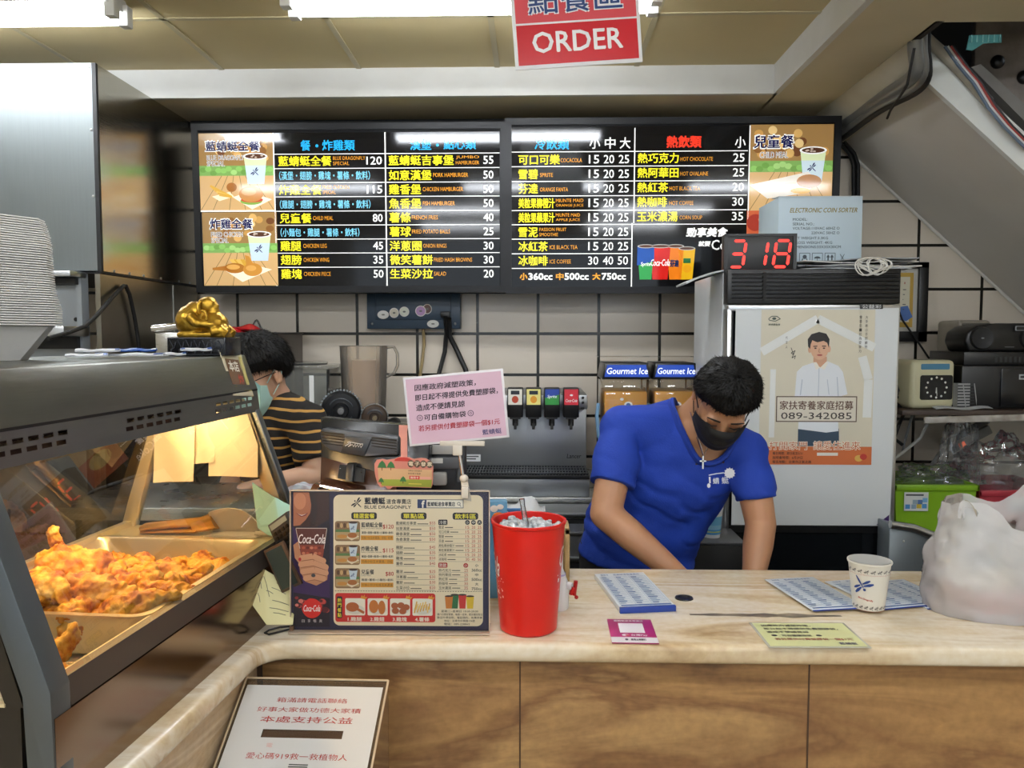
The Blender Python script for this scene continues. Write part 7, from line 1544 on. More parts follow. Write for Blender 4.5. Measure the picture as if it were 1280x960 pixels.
# ================================================================ papers and cards lying on the counter
def flat(name, label, cat, quad, thick, m, zb=CT, org=(0, 0), f=1.0, group=None, side=None):
    c4 = [PZ(org[0] + x / f, org[1] + y / f, zb + thick) for x, y in quad]
    ctr = sum(c4, Vector()) / 4; ux = (c4[1] - c4[0] + c4[2] - c4[3]) / 2; uy = (c4[0] - c4[3] + c4[1] - c4[2]) / 2
    w_, h_ = ux.length, uy.length; a = math.atan2(ux.y, ux.x)
    tt = thing(name, label, cat, (ctr.x, ctr.y, zb + thick + .0002), (R(-90), 0, a) if False else (Matrix.Rotation(a, 3, 'Z') @ Matrix.Rotation(R(-90), 3, 'X')).to_euler(), group)
    bb = B(m); bb.box(-w_ / 2, w_ / 2, 0, thick, -h_ / 2, h_ / 2, min(.0005, thick * .2)); bb.build(side or 'sheet', tt)
    return tt, w_ * 1000, h_ * 1000
def page(m=None): q_ = B(m); q_.o = (0, 0, .001); q_.lay = .00035; return q_
M_form = ink('#d3d9df', .5); formb = ink('#7f97b4', .5); formd = ink('#3a5a92', .5)
def form_print(tt, w_, h_, name='print'):
    bb = page(formd); W2, H2 = w_ / 2, h_ / 2
    bb.text2('藍蜻蜓速食專賣店', -W2 * .3, -H2 * .93, W2 * .75, -H2 * .84, 1); bb.text2('點餐單', -W2 * .8, -H2 * .93, -W2 * .5, -H2 * .85, 1)
    for r_ in range(16):
        y = -H2 * .76 + r_ * H2 * .098
        for cx_2, w2_ in ((-.88, .5), (-.3, .5), (.3, .55)):
            bb.use(formb); bb.rect2(W2 * cx_2, y, W2 * (cx_2 + w2_), y + H2 * .012, 1); bb.use(formb if (r_ + int(cx_2 * 10)) % 3 else formd); bb.rect2(W2 * (cx_2 + .02), y + H2 * .025, W2 * (cx_2 + w2_ * (.45 + .3 * ((r_ * 7) % 5) / 5)), y + H2 * .066, 1)
    bb.use(formd); bb.rect2(-W2 * .9, H2 * .84, W2 * .92, H2 * .90, 1); bb.use(formb)
    for cx_2 in (-.9, -.34, .26, .9): bb.rect2(W2 * cx_2, -H2 * .78, W2 * (cx_2 + .012), H2 * .82, 1)
    bb.build(name, tt)
org4, f4 = (600, 600), 4.365
t, w_, h_ = flat('order_pad', 'pad of printed order forms with a blue bound edge lying before the worker', 'order pad', [(625, 513), (888, 503), (1072, 688), (766, 700)], .012, ink('#cfd4d8', .5), org=org4, f=f4, side='paper_block')
form_print(t, w_, h_); b = B(mat('pad_binding_blue', '#1f3c8f', .4)); b.box(-w_ / 2000 - .0004, w_ / 2000 + .0004, -.0006, .0121, -h_ / 2000 - .0006, -h_ / 2000 + .008, .0004); b.build('binding', t)
t, w_, h_ = flat('payment_card', 'magenta payment card with a white strip lying on the counter front', 'card', [(695, 757), (938, 763), (970, 890), (718, 888)], .002, ink('#a8286a', .3), org=org4, f=f4)
b = page(ink('#e6e2e4', .3)); W2, H2 = w_ / 2, h_ / 2; b.rect2(-W2, H2 * .56, W2, H2, 1); b.text2('藍蜻蜓速食專賣店', -W2 * .72, -H2 * .9, W2 * .62, -H2 * .76, 1, bold=.03); b.rect2(-W2 * .55, -H2 * .62, W2 * .55, H2 * .2, 1); b.text2('台灣Pay', -W2 * .1, H2 * .30, W2 * .62, H2 * .48, 1, bold=.03); b.ell2(-W2 * .34, H2 * .39, W2 * .16, H2 * .09, 1, 14); b.use(ink('#c23a3a', .3)); b.ell2(-W2 * .26, H2 * .42, W2 * .1, H2 * .06, 2, 12); b.use(ink('#3a3a44', .3)); b.text2('臺灣土地銀行', -W2 * .16, H2 * .68, W2 * .5, H2 * .84, 2, bold=.03); b.ell2(-W2 * .34, H2 * .76, W2 * .07, H2 * .08, 2, 12); b.build('print', t)
org8, f8 = (740, 680), 2.370
t, w_, h_ = flat('yellow_notice', 'pale yellow bag charge notice in a sleeve taped flat on the counter', 'notice', [(470, 232), (752, 234), (822, 307), (518, 307)], .0012, ink('#b9b7a6', .25), org=org8, f=f8)
b = page(ink('#d2d49a', .35)); W2, H2 = w_ / 2, h_ / 2; b.rect2(-W2 * .95, -H2 * .94, W2 * .95, H2 * .92, 1); b.use(ink('#26222a', .4))
for k, (s_, x1) in enumerate((('因應政府減塑政策，', .22), ('即日起不得提供免費塑膠袋，', .72), ('造成不便請見諒', .06))): b.text2(s_, -W2 * .8, -H2 * (.8 - .27 * k), W2 * x1, -H2 * (.62 - .27 * k), 2, bold=.02)
b.text2('可自備購物袋', -W2 * .55, H2 * .02, W2 * .05, H2 * .2, 2, bold=.02); b.ell2(-W2 * .7, H2 * .1, 6, 5, 2, 12); b.ell2(W2 * .2, H2 * .1, 6, 5, 2, 12); b.use(ink('#8a2a2a', .4)); b.text2('若另提供付費塑膠袋一個$1元', -W2 * .75, H2 * .30, W2 * .8, H2 * .48, 2, bold=.02); b.use(ink('#2a2a5a', .4)); b.text2('藍蜻蜓', W2 * .45, H2 * .62, W2 * .8, H2 * .8, 2, bold=.02); b.build('lettering', t)
for k, (qd, lb) in enumerate((([(882, 108), (975, 108), (1045, 180), (930, 196)], 'order form nearest the white bag, lying lowest of the three'), ([(690, 108), (872, 100), (990, 178), (862, 198)], 'order form behind the paper cup, middle of the three sheets'), ([(525, 106), (672, 95), (795, 192), (640, 196)], 'loose order form lying on top, left of the paper cup'))):
    t, w_, h_ = flat('order_form', lb, 'order form', qd, .0016, M_form, CT + .0024 * k, org=org8, f=f8); form_print(t, w_, h_)
    b = B(mat('pad_binding_blue')); b.box(-w_ / 2000, w_ / 2000, -.0003, .0016, -h_ / 2000 - .0002, -h_ / 2000 + .003); b.build('blue_edge', t)
# paper cup
cY2 = 1.745; cx2 = P(1086, 740, cY2).x; rb2, rt2 = .0325, .0455; Hh = P(1086, 700, cY2).z - CT
t = thing('drink_cup', 'white paper cup with dragonfly prints standing on the order forms', 'paper cup', (cx2, cY2, CT + .0066)); Hh -= .0066
b = B(mat('cup_cream', '#d9d6cc', .4)); b.lathe([(0, .005), (rb2 - .002, .005), (rb2 - .001, 0), (rb2, 0), (rt2 - .002, Hh - .004), (rt2, Hh - .004), (rt2 + .001, Hh - .001), (rt2, Hh + .001), (rt2 - .003, Hh)], seg=48); b.build('body', t)
b = B(pane('lid_film', '#f2f2ee', 1.45, .08, .85, '#f0f0ec', 1.2)); b.lathe([(rt2 - .002, Hh + .0015), (rt2 * .6, Hh + .0008), (0, Hh + .001)], seg=40); b.build('film_lid', t)
b = B(); r_at = lambda h: rb2 + (rt2 - rb2) * h / Hh + .0005
class WB(B):
    def q(s, x, y, l):
        h = Hh - y; a = x / .040; r_ = r_at(h) + l * .0002; return (r_ * math.sin(a), -r_ * math.cos(a), h)
b = WB(); ck = ink('#23242e', .4); cb = ink('#1f3f86', .4); cr_ = ink('#b0362e', .4)
for k in range(-5, 7):
    for yy in (.016, .097): dragonfly(b, .0125 * k + .004, yy, .0055, 1, ck, 60)
    b.use(cr_); b.text2('Blue Dragonfly', .0125 * k - .002, .0225, .0125 * k + .009, .0245, 1); b.text2('Blue Dragonfly', .0125 * k - .002, .1035, .0125 * k + .009, .1055, 1)
dragonfly(b, -.030, .048, .024, 1, cb, -120); b.use(cr_); b.text2('Blue Dragonfly', -.040, .076, -.006, .081, 1, rot=8, bold=.03)
b.build('print', t)
# white carrier bag
M_bagw = pane('white_bag_film', '#f8f9fb', 1.45,   .22, .74, '#ffffff', 1.3, crease=.6)
bx, by = P(1257, 740, 1.74).x, 1.76
t = thing('plastic_carrier_bag', 'white translucent carrier bag with takeaway food at the counter end', 'bag', (bx, by, CT + .0005))
b = B(M_bagw)
def bagf(u, v):
    a = 2 * math.pi * u; hz = .265 - .085 * math.exp(-((math.cos(a) - .12) / .38) ** 2) * (1 if math.sin(a) < .3 else .5) + .03 * math.cos(a)
    top = v ** .8; prof_ = (1 - .18 * top ** 1.6) * (1 - .02) ; base = .93 + .1 * math.sin(math.pi * min(1, v * 1.3)) - .0
    rx, ry = .168 * prof_ * base, .118 * prof_ * base * (1 - .35 * top)
    sq = .82; ca, sa = math.cos(a), math.sin(a); ex = math.copysign(abs(ca) ** sq, ca); ey = math.copysign(abs(sa) ** sq, sa)
    p = Vector((ex, ey, v * 2.2)); n = .055 * noise.noise(p * 2.4 + Vector((3, 1, 0))) + .07 * (abs(noise.noise(Vector((p.x * 2.5 + p.z * 1.6, p.y * 2.5, p.z * 2 - p.x)))) - .25) - .02 * abs(noise.noise(p * 6))
    return (rx * ex * (1 + n), ry * ey * (1 + n), hz * v + .006 * noise.noise(p * 5) * v)
b.sheet(bagf, 96, 36); b.build('bag_body', t, sharp=60)
b = B(M_bagw); b.face([bagf(i / 48, 0) for i in range(48)]); b.build('bag_bottom', t)
b = B(M_bagw); b.sheet(lambda u, v: (-.115 + .05 * u - .02 * v, -.06 + .012 * math.sin(5 * u) - .01 * v + .03 * u, .215 + .035 * v * math.sin(math.pi * u) + .01 * noise.noise(Vector((u * 4, v * 4, 2)))), 12, 8); b.build('handle', t)
for nm, lb, cat, (x, y), fn_ in (('takeaway_box', 'red and white takeaway box inside the white carrier bag', 'box', (.0, 0.0), lambda bb: (bb.use(ink('#c4505c', .4)), bb.box(-.105, .105, -.06, .06, .004, .052, .004), bb.use(ink('#e0d4b8', .4)), bb.box(-.10, .0, -.055, .055, .053, .10, .006), bb.use(ink('#d8d4cc', .4)), bb.box(.005, .10, -.055, .055, .053, .125, .006))),
        ('teal_cover', 'dark teal drink cover showing through the white carrier bag', 'cup cover', (-.055, -.01), lambda bb: (bb.use(ink('#2f4a58', .4)), bb.lathe([(0, .101), (.035, .101), (.038, .112), (.032, .122), (0, .124)], seg=28)))):
    bb = B(); fn_(bb); o = bb.build(nm, None, (bx + x, by + y, CT + .001)); tag(o, lb, cat)

# ================================================================ donation box below the counter
pL, pR = P(309, 849, 1.50), P(485, 849, 1.49)
ctr = (pL + pR) / 2; wD = (pR - pL).length
t = thing('donation_box', 'clear acrylic donation box with a white slanted lid and red writing', 'donation box', (ctr.x, ctr.y, 0), (0, 0, R(-1.2)))
sa, ca = math.sin(R(31)), math.cos(R(31)); LD = .30; z0 = ctr.z; hw = wD / 2
M_acr2 = pane('acrylic_box', '#f6f2ea', 1.45, .02, .04, '#ffffff', 1.0)
b = B(M_acr2); b.prism([(-hw, 0, z0), (hw, 0, z0), (hw, -LD * ca, z0 - LD * sa), (-hw, -LD * ca, z0 - LD * sa)], (0, .003 * sa, -.004)); b.build('lid', t)
b = B(mat('acrylic_rim', '#cdb79a', .15)); b.tube([(-hw, 0, z0), (hw, 0, z0)], .0022, 6); b.tube([(hw, 0, z0), (hw, -LD * ca, z0 - LD * sa)], .0022, 6); b.tube([(-hw, 0, z0), (-hw, -LD * ca, z0 - LD * sa)], .0022, 6); b.build('lid_edge', t)
b = B(M_acr2); zb = .40
for x0, x1, y0, y1 in ((-hw, hw, -.003, 0), (-hw, hw, -LD * ca, -LD * ca + .003)): b.box(x0, x1, y0, y1, zb, (z0 if y1 == 0 else z0 - LD * sa) - .004)
for x in (-hw, hw - .003): b.prism([(x, 0, zb), (x, -LD * ca, zb), (x, -LD * ca, z0 - LD * sa - .004), (x, 0, z0 - .004)], (.003, 0, 0))
b.box(-hw, hw, -LD * ca, 0, zb, zb + .004); b.build('body', t)
b = B(mat('donation_stand', '#6a4c33', .5)); b.box(-hw, hw, -LD * ca, 0, zb - .03, zb - .001, .003); b.build('stand_top', t)
for x in (-hw + .015, hw - .045):
    for y in (-LD * ca + .015, -.045): b = B(mat('donation_stand')); b.box(x, x + .03, y, y + .03, 0, zb - .03, .002); b.build('leg', t)
panel = bpy.data.objects.new('paper_panel', None)
bpy.data.objects.remove(panel)
MP = Matrix.Translation((0, 0, z0)) @ Matrix.Rotation(R(-59), 4, 'X')
def dn(m=None): q_ = B(m); q_.M = MP; q_.o = (0, 0, .001); q_.lay = .0004; return q_
W2 = hw * 1000
b = dn(ink('#d5d5d3', .35)); ya, yb = 107, 123; xs0, xs1 = -W2 * .53, W2 * .54; e = 5
b.rect2(-W2 + 7, 16, W2 - 7, ya, 3); b.rect2(-W2 + 7, yb, W2 - 7, LD * 1000, 3); b.rect2(-W2 + 7, ya, xs0, yb, 3); b.rect2(xs1, ya, W2 - 7, yb, 3); b.build('white_panel', t)
b = dn(mat('slot_brown', '#5f3f26', .5)); b.rect2(xs0, ya, xs1, yb, -6); b.build('slot', t)
b = dn(ink('#b03a34', .4))
for s_, u0, u1, v, h_, bd in (('箱滿請電話聯絡', .266, .75, 47, 10, .0), ('好事大家做功德大家積', .152, .857, 67, 10, .0), ('本處支持公益', .196, .816, 87, 13, .01), ('愛心碼919救一救植物人', .18, .835, 158, 12, .0)): b.text2(s_, -W2 + 2 * W2 * u0, v - h_ / 2, -W2 + 2 * W2 * u1, v + h_ / 2, 4, bold=bd)
b.use(ink('#d8a8a4', .4)); b.text2('電', -W2 + 2 * W2 * .29, 134, -W2 + 2 * W2 * .33, 142, 4); b.use(ink('#2a2a2a', .4)); b.rect2(-8, 172, 26, 174, 4); b.rect2(-8, 176, 26, 178, 4)
b.build('lettering', t)
# ================================================================ people
from mathutils.bvhtree import BVHTree
def skin_mat(nm, h, v2):
    return mat(nm, h, 0.48, sss=0.12, vary=(9, .25, v2))
M_hair = mat('black_hair', '#070606', 0.6, bump=(260, .12, 2), spec=.25)
def basis(f, u):
    f = Vector(f).normalized(); u = Vector(u); u = (u - f * u.dot(f)).normalized(); y = -f; x = y.cross(u)
    return Matrix((x, y, u)).transposed()
def head_shapes(b, M):
    old = b.M; b.M = old @ M
    b.ball((0, .012, .035), (.074, .092, .078), u=28, v=18); b.ball((0, -.03, -.035), (.063, .060, .083), u=24, v=16); b.ball((0, -.042, -.085), (.043, .040, .038))
    b.ball((0, -.092, -.022), (.014, .016, .018)); b.tube([(0, -.080, .012), (0, -.092, -.008), (0, -.098, -.022)], [.008, .010, .011], 10)
    for s in (-1, 1):
        b.ball((s * .030, -.077, .016), (.026, .014, .009)); b.ball((s * .036, -.072, -.03), (.024, .02, .02)); b.ball((s * .077, .012, -.012), (.009, .018, .030), u=14, v=10); b.ball((s * .079, .004, -.030), (.007, .010, .010), u=10, v=8)
        b.ball((s * .029, -.078, -.002), (.016, .010, .010))
    b.ball((0, -.086, -.060), (.022, .010, .008)); b.ball((0, -.084, -.071), (.018, .010, .008))
    b.M = old
def hand(b, w, d, n, side=1, curl=.5):
    """palm and five bent fingers from the wrist w along d, palm facing n"""
    d = Vector(d).normalized(); n = Vector(n); n = (n - d * n.dot(d)).normalized(); s = d.cross(n) * side; w = Vector(w)
    b.tube([w - d * .01, w + d * .03, w + d * .075, w + d * .09], [(.022, .026), (.017, .036), (.015, .041), (.012, .036)], 14, up=n)
    for k, (o, l) in enumerate(((-.030, .066), (-.010, .076), (.011, .072), (.031, .056))):
        p0 = w + d * .080 + s * o; p1 = p0 + (d + n * curl * .4).normalized() * l * .42; p2 = p1 + (d + n * curl * 1.2).normalized() * l * .32; p3 = p2 + (d * .6 + n * curl * 1.9).normalized() * l * .28
        b.tube([p0 - d * .01, p0, p1, p2, p3], [.009, .0095, .0088, .008, .0062], 10); b.ball(p3, .0064, u=10, v=6)
    p0 = w + d * .028 - s * .030; p1 = p0 - s * .028 + d * .026 + n * .010; p2 = p1 + d * .030 - s * .006 + n * .012
    b.tube([p0 + s * .012, p0, p1, p2], [.013, .0125, .0105, .008], 10); b.ball(p2, .008, u=10, v=6)
def hair_cap(M, limit, spike, seed, grow=.010, fringe=0.0, strand=0.0):
    b = B(M_hair); b.M = M; sd = Vector((seed, seed * .7, 0))
    def fn(u, v, off=0.0):
        th = 2 * math.pi * u; ph = limit(th) * v; p = Vector((math.sin(th) * math.sin(ph), -math.cos(th) * math.sin(ph), math.cos(ph)))
        g = grow + .006 * noise.noise(p * 3 + sd) + spike * noise.noise(Vector((th * 14, ph * 5, seed))) + spike * .6 * noise.noise(Vector((th * 40, ph * 9, seed))); g *= (1 - .6 * max(0, v - .82) / .18)
        c = Vector((0, .010, .030)); r = Vector((.075 + g, .094 + g, .080 + g * 1.3))
        return c + Vector((p.x * r.x, p.y * r.y, p.z * r.z)) + Vector((0, -fringe * max(0, math.cos(th)) * v ** 3, 0))
    b.sheet(fn, 150, 46, -0.012)
    rh = random.Random(int(seed * 10))
    for k in range(2600):       # short strands lying along the cap, denser towards its edge
        u, v = rh.random(), min(.985, rh.random() ** .55); p = fn(u, v); q = fn(u, min(1, v + .03)); t_ = (q - p); n_ = (p - Vector((0, .01, .0))).normalized()
        if t_.length < 1e-6: continue
        d_ = (t_.normalized() * .8 + n_ * rh.uniform(.12, .45) + Vector((rh.uniform(-.35, .35), rh.uniform(-.3, .3), rh.uniform(-.2, .2)))).normalized(); l_ = rh.uniform(.008, .016) + strand
        s_ = d_.cross(n_).normalized() * .0011; p0 = p - n_ * .001
        va, vb_, vc, vd = b.v(p0 - s_), b.v(p0 + s_), b.v(p0 + n_ * .0014), b.v(p0 + d_ * l_)
        b.f([va, vb_, vd]); b.f([vb_, vc, vd]); b.f([vc, va, vd])
    return b
def face_mask(M, m, name, parent, off, pleats=True):
    b = B(m); b.M = off @ M
    def fn(u, v):
        a = R(-76 + 152 * u); zt = .004 - .028 * abs(2 * u - 1) ** 1.6; zb = -.128 + .058 * abs(2 * u - 1) ** 1.8; z = zt + (zb - zt) * v
        bulge = .026 * math.sin(math.pi * v) ** .8 * math.cos(a) ; rx = .072 + .002 * (1 - v) ; ry = .088 + bulge + (.012 * math.exp(-((v - .08) / .2) ** 2) if abs(a) < .5 else 0)
        pl = .0022 * math.sin(v * 3 * 2 * math.pi) * math.cos(a) if pleats else 0
        if v > .8: ry -= .02 * (v - .8) / .2
        return (rx * math.sin(a), -.018 - (ry + pl - .006) * math.cos(a), z)
    b.sheet(fn, 40, 20, 0.0015); b.build(name, parent)
    b = B(m); b.M = off @ M
    for s in (-1, 1): b.tube([(s * .066, -.030, -.020), (s * .078, -.006, .006), (s * .084, .014, .018), (s * .083, .026, -.004), (s * .079, .016, -.03), (s * .070, -.026, -.062)], .0016, 6)
    b.build('ear_loop', parent)
def cast(bvh, px, py, off=.0015, orig=Vector((0, 0, 1.5))):
    d = (CAM_M @ Vector(((px - 640) / 1000, (480 - py) / 1000, -1))).normalized(); h = bvh.ray_cast(orig, d)
    return (h[0] - d * off) if h[0] else None

# ---- worker in the blue T-shirt
FL = Vector((.33, 2.50, 0)); OFF = Matrix.Translation(-FL)
p1 = thing('person', 'person in a blue T-shirt and black face mask bending over behind the counter', 'person', FL)
Sk = skin_mat('skin_tan', '#b98a68', '#a97a5a')
hc = P(906, 500, 2.16); HB = basis((-.15, -.52, -.78), (.06, -.76, .57)).to_4x4(); HM = Matrix.Translation(hc) @ HB @ Matrix.Diagonal((1.0, .90, .90, 1))
shR, elR, wrR = P(778, 536, 2.31), P(757, 642, 2.20), P(851, 722, 2.125)
shL, elL, wrL = P(934, 565, 2.30), P(951, 655, 2.26), P(940, 735, 2.15)
nk0, nk1 = P(862, 530, 2.31), P(888, 505, 2.25)
tor = [((.325, 2.47, .80), .185, .125), ((.335, 2.46, .88), .183, .125), ((.375, 2.43, .99), .180, .128), ((.425, 2.375, 1.11), .185, .130), ((.445, 2.345, 1.19), .180, .115), ((.452, 2.325, 1.245), .140, .095), ((.455, 2.315, 1.285), .075, .065)]
b = B(); b.M = OFF; head_shapes(b, HM)
b.tube([nk0 + Vector((-.01, .02, -.04)), nk0, nk1, hc + Vector((0, .03, 0))], [.060, .055, .053, .053], 18); b.ball(P(868, 538, 2.265), (.046, .036, .046))
b.tube([Vector(p) for p, a, c in tor], [(a - .014, c - .014) for p, a, c in tor], 24, up=(1, 0, 0))
b.ball(shR, .058); b.tube([shR, shR.lerp(elR, .5), elR], [.056, .050, .044], 16); b.ball(elR, .044); b.tube([elR, elR.lerp(wrR, .35), elR.lerp(wrR, .8), wrR], [.044, .043, .033, .028], 16)
b.ball(shL, .056); b.tube([shL, shL.lerp(elL, .5), elL], [.054, .049, .043], 16); b.ball(elL, .043); b.tube([elL, elL.lerp(wrL, .35), elL.lerp(wrL, .8), wrL], [.043, .042, .032, .027], 16)
hand(b, wrR, (.55, -.12, -.42), (.2, .4, -.6), 1, .6); hand(b, wrL, (-.45, -.12, -.5), (-.3, .4, -.6), -1, .6)
for s in (-1, 1): b.tube([(.325 + s * .09, 2.48, .84), (.325 + s * .10, 2.49, .48), (.325 + s * .10, 2.52, .08)], [.082, .058, .042], 16); b.tube([(.325 + s * .10, 2.55, .04), (.325 + s * .11, 2.40, .035)], [.042, .036], 12)
nbm = fuse(b, .0055, 5); nbm.mats = [Sk]; body1 = nbm.build('body', p1, sharp=180)
# T-shirt
b = B(); b.M = OFF
b.tube([Vector(p) for p, a, c in tor], [(a, c) for p, a, c in tor], 28, up=(1, 0, 0))
eR = shR.lerp(elR, .68); eL = shL.lerp(elL, .66)
b.ball(shR, .069); b.tube([Vector((.40, 2.33, 1.22)), shR, shR.lerp(elR, .35), eR], [.085, .070, .069, .068], 18); b.ball(shL, .062); b.tube([Vector((.50, 2.33, 1.20)), shL, shL.lerp(elL, .35), eL], [.085, .066, .062, .059], 18)
b.tube([P(795, 530, 2.33), P(848, 516, 2.35), P(900, 528, 2.35)], [.045, .050, .045], 14)
def folds(c, n):
    w_ = c + FL; k = noise.noise(Vector((w_.x * 5 + w_.z * 9, w_.y * 6, w_.z * 11 - w_.x * 6))); k2 = noise.noise(Vector((w_.x * 13 - w_.z * 16, w_.y * 10, w_.z * 8)))
    low = min(1, max(0.25, (1.25 - w_.z) / .2)); return low * (.009 * k + .005 * k2) - .004 * low * abs(math.sin(38 * (w_.z * .8 + w_.x * .5) + 3 * k)) ** 6
nbm = fuse(b, .0065, 6, folds)
loop = [P(*q) for q in ((841, 491, 2.345), (838, 507, 2.30), (847, 525, 2.25), (861, 540, 2.215), (880, 548, 2.19), (905, 547, 2.19), (926, 538, 2.22), (928, 522, 2.29), (908, 500, 2.36), (880, 487, 2.39), (855, 484, 2.38))]
cen = sum(loop, Vector()) / len(loop); nrm = Vector()
for k in range(len(loop)): nrm += (loop[k] - cen).cross(loop[(k + 1) % len(loop)] - cen)
nrm.normalize(); ax = nrm.orthogonal().normalized(); ay = nrm.cross(ax); l2 = [((p - cen).dot(ax), (p - cen).dot(ay)) for p in loop]
def inside(x, y):
    r_ = False; j = len(l2) - 1
    for i in range(len(l2)):
        if (l2[i][1] > y) != (l2[j][1] > y) and x < (l2[j][0] - l2[i][0]) * (y - l2[i][1]) / (l2[j][1] - l2[i][1]) + l2[i][0]: r_ = not r_
        j = i
    return r_
dead = []
for fc in nbm.bm.faces:
    d = fc.calc_center_median() + FL - cen
    if abs(d.dot(nrm)) < .10 and inside(d.dot(ax), d.dot(ay)): dead.append(fc)
    elif (d + cen - eR).dot(elR - shR) > .008 and (d + cen - eR).length < .11 and (d + cen).x < .30: dead.append(fc)
    elif (d + cen - eL).dot(elL - shL) > .006 and (d + cen - eL).length < .10 and (d + cen).x > .585: dead.append(fc)
bmesh.ops.delete(nbm.bm, geom=dead, context='FACES')
M_shirt = mat('blue_cotton', '#0f3aa6', 0.8, bump=(240, .15), vary=(5, .2, '#0d3498'))
nbm.mats = [M_shirt]; shirt = nbm.build('shirt', p1, sharp=180)
sv = [v.co + FL for v in shirt.data.vertices]; bvS = BVHTree.FromPolygons(sv, [list(p.vertices) for p in shirt.data.polygons])
bvB = BVHTree.FromPolygons([v.co + FL for v in body1.data.vertices], [list(p.vertices) for p in body1.data.polygons])
# collar rib following the cut edge of the shirt
me_ = shirt.data; cnt = {}
for p in me_.polygons:
    for e in p.edge_keys: cnt[e] = cnt.get(e, 0) + 1
adj = {}
for e, n_ in cnt.items():
    if n_ == 1 and all((sv[k] - cen).length < .16 for k in e): adj.setdefault(e[0], []).append(e[1]); adj.setdefault(e[1], []).append(e[0])
bv_ = []
for k in adj:
    d = sv[k] - cen; bv_.append((math.atan2(d.dot(ay), d.dot(ax)), sv[k]))
NB = 40; rs = []
for q in range(NB):
    a0 = -math.pi + 2 * math.pi * (q + .5) / NB; near = sorted(bv_, key=lambda t_: abs((t_[0] - a0 + math.pi) % (2 * math.pi) - math.pi))[:10]
    rs.append(sum((t_[1] for t_ in near), Vector()) / len(near))
for it in range(3): rs = [(rs[k - 1] + rs[k] * 2 + rs[(k + 1) % len(rs)]) / 4 for k in range(len(rs))]
b = B(mat('collar_rib', '#0c318f', .85)); b.M = OFF
if len(rs) > 6: b.tube(rs, [(.013, .009)] * len(rs), 8, closed=True, up=nrm)
b.build('collar', p1)
# mask, hair, brows and lids
face_mask(HM, mat('black_mask', '#0a0a0b', .7), 'face_mask', p1, OFF)
def lim1(th):
    c = math.cos(th); return R(70) if c > .75 else R(70 + (94 - 70) * min(1, (.75 - c) / .55)) if c > .2 else R(94 + (128 - 94) * min(1, (.2 - c) / .7))
hb = hair_cap(OFF @ HM, lim1, .0013, 3.0, .016); hb.build('hair', p1, sharp=180)
b = B(mat('brow_hair', '#1a1210', .7)); b.M = OFF @ HM
for s in (-1, 1): b.tube([(s * .014, -.0905, .022), (s * .030, -.090, .027), (s * .048, -.081, .022)], [(.0035, .0018), (.0042, .002), (.002, .0012)], 8)
b.build('eyebrow', p1)
b = B(mat('lash_dark', '#1c1210', .5)); b.M = OFF @ HM
for s in (-1, 1): b.tube([(s * .016, -.0885, -.006), (s * .030, -.0895, -.010), (s * .045, -.082, -.006)], [.0012, .0018, .0012], 6)
b.build('eyelid', p1)
# necklace and cross
b = B(mat('silver', '#d8d8d8', .2, 1.0)); b.M = OFF
pts = []
for q in ((861, 497), (863, 515), (868, 532), (872, 545), (877, 560), (880, 571), (883, 562), (888, 556)):
    o_f = .003 if q[1] < 555 else .014
    h = [c_ for c_ in (cast(bvS, *q, off=o_f), cast(bvB, *q, off=o_f)) if c_]
    if h: pts.append(min(h, key=lambda v: v.y))
if len(pts) > 2: b.tube(pts, .0013, 6)
cr = [c_ for c_ in (cast(bvS, 878.5, 578, off=.030), cast(bvB, 878.5, 578, off=.030)) if c_]; cr = min(cr, key=lambda v: v.y) if cr else None
if cr: b.tube([pts[-1], cr + Vector((0, 0, .02)), pts[0].lerp(cr, .5)], .0011, 5)
if cr: b.box(cr.x - .0022, cr.x + .0022, cr.y - .002, cr.y + .001, cr.z - .018, cr.z + .018); b.box(cr.x - .009, cr.x + .009, cr.y - .002, cr.y + .001, cr.z + .002, cr.z + .006)
b.build('necklace', p1)
# white print on the chest
class SB(B):
    def q(s, x, y, l):
        p = cast(bvS, x, y, .0012 + .0004 * l); return OFF @ (p if p else P(x, y, 2.18))
b = SB(ink('#e8ebf2', .6)); b.ell2(912, 591.5, 6.3, 6.0, 1, 20)
for k in range(12): a = R(30 * k); b.poly2([(912 + 6 * math.cos(a - .15), 591.5 + 6 * math.sin(a - .15)), (912 + 7.8 * math.cos(a), 591.5 + 7.6 * math.sin(a)), (912 + 6 * math.cos(a + .15), 591.5 + 6 * math.sin(a + .15))], 1)
dragonfly(b, 912, 591.5, 4.4, 2, ink('#123a9a', .6), 100); b.use(ink('#e8ebf2', .6))
b.line2([(886, 594), (896, 592), (905, 591)], 1.3, 1); b.line2([(887, 596), (887.5, 604)], 2.2, 1); b.ell2(886, 607, 2.2, 3, 1, 10)
b.text2('蜻', 891, 597, 899, 605, 1, bold=.03, rot=-4); b.text2('蜓', 902, 596, 911, 605, 1, bold=.03, rot=-4); b.build('shirt_print', p1)
# dark trousers
b = B(); b.M = OFF; b.tube([(.325, 2.475, .93), (.325, 2.475, .82)], [(.165, .108), (.172, .115)], 24, up=(1, 0, 0))
for s in (-1, 1): b.tube([(.325 + s * .085, 2.48, .86), (.325 + s * .10, 2.49, .48), (.325 + s * .10, 2.52, .07)], [.096, .075, .062], 18)
nbm = fuse(b, .01, 4); nbm.mats = [mat('dark_trousers', '#16171b', .8)]; nbm.build('trousers', p1, sharp=180)

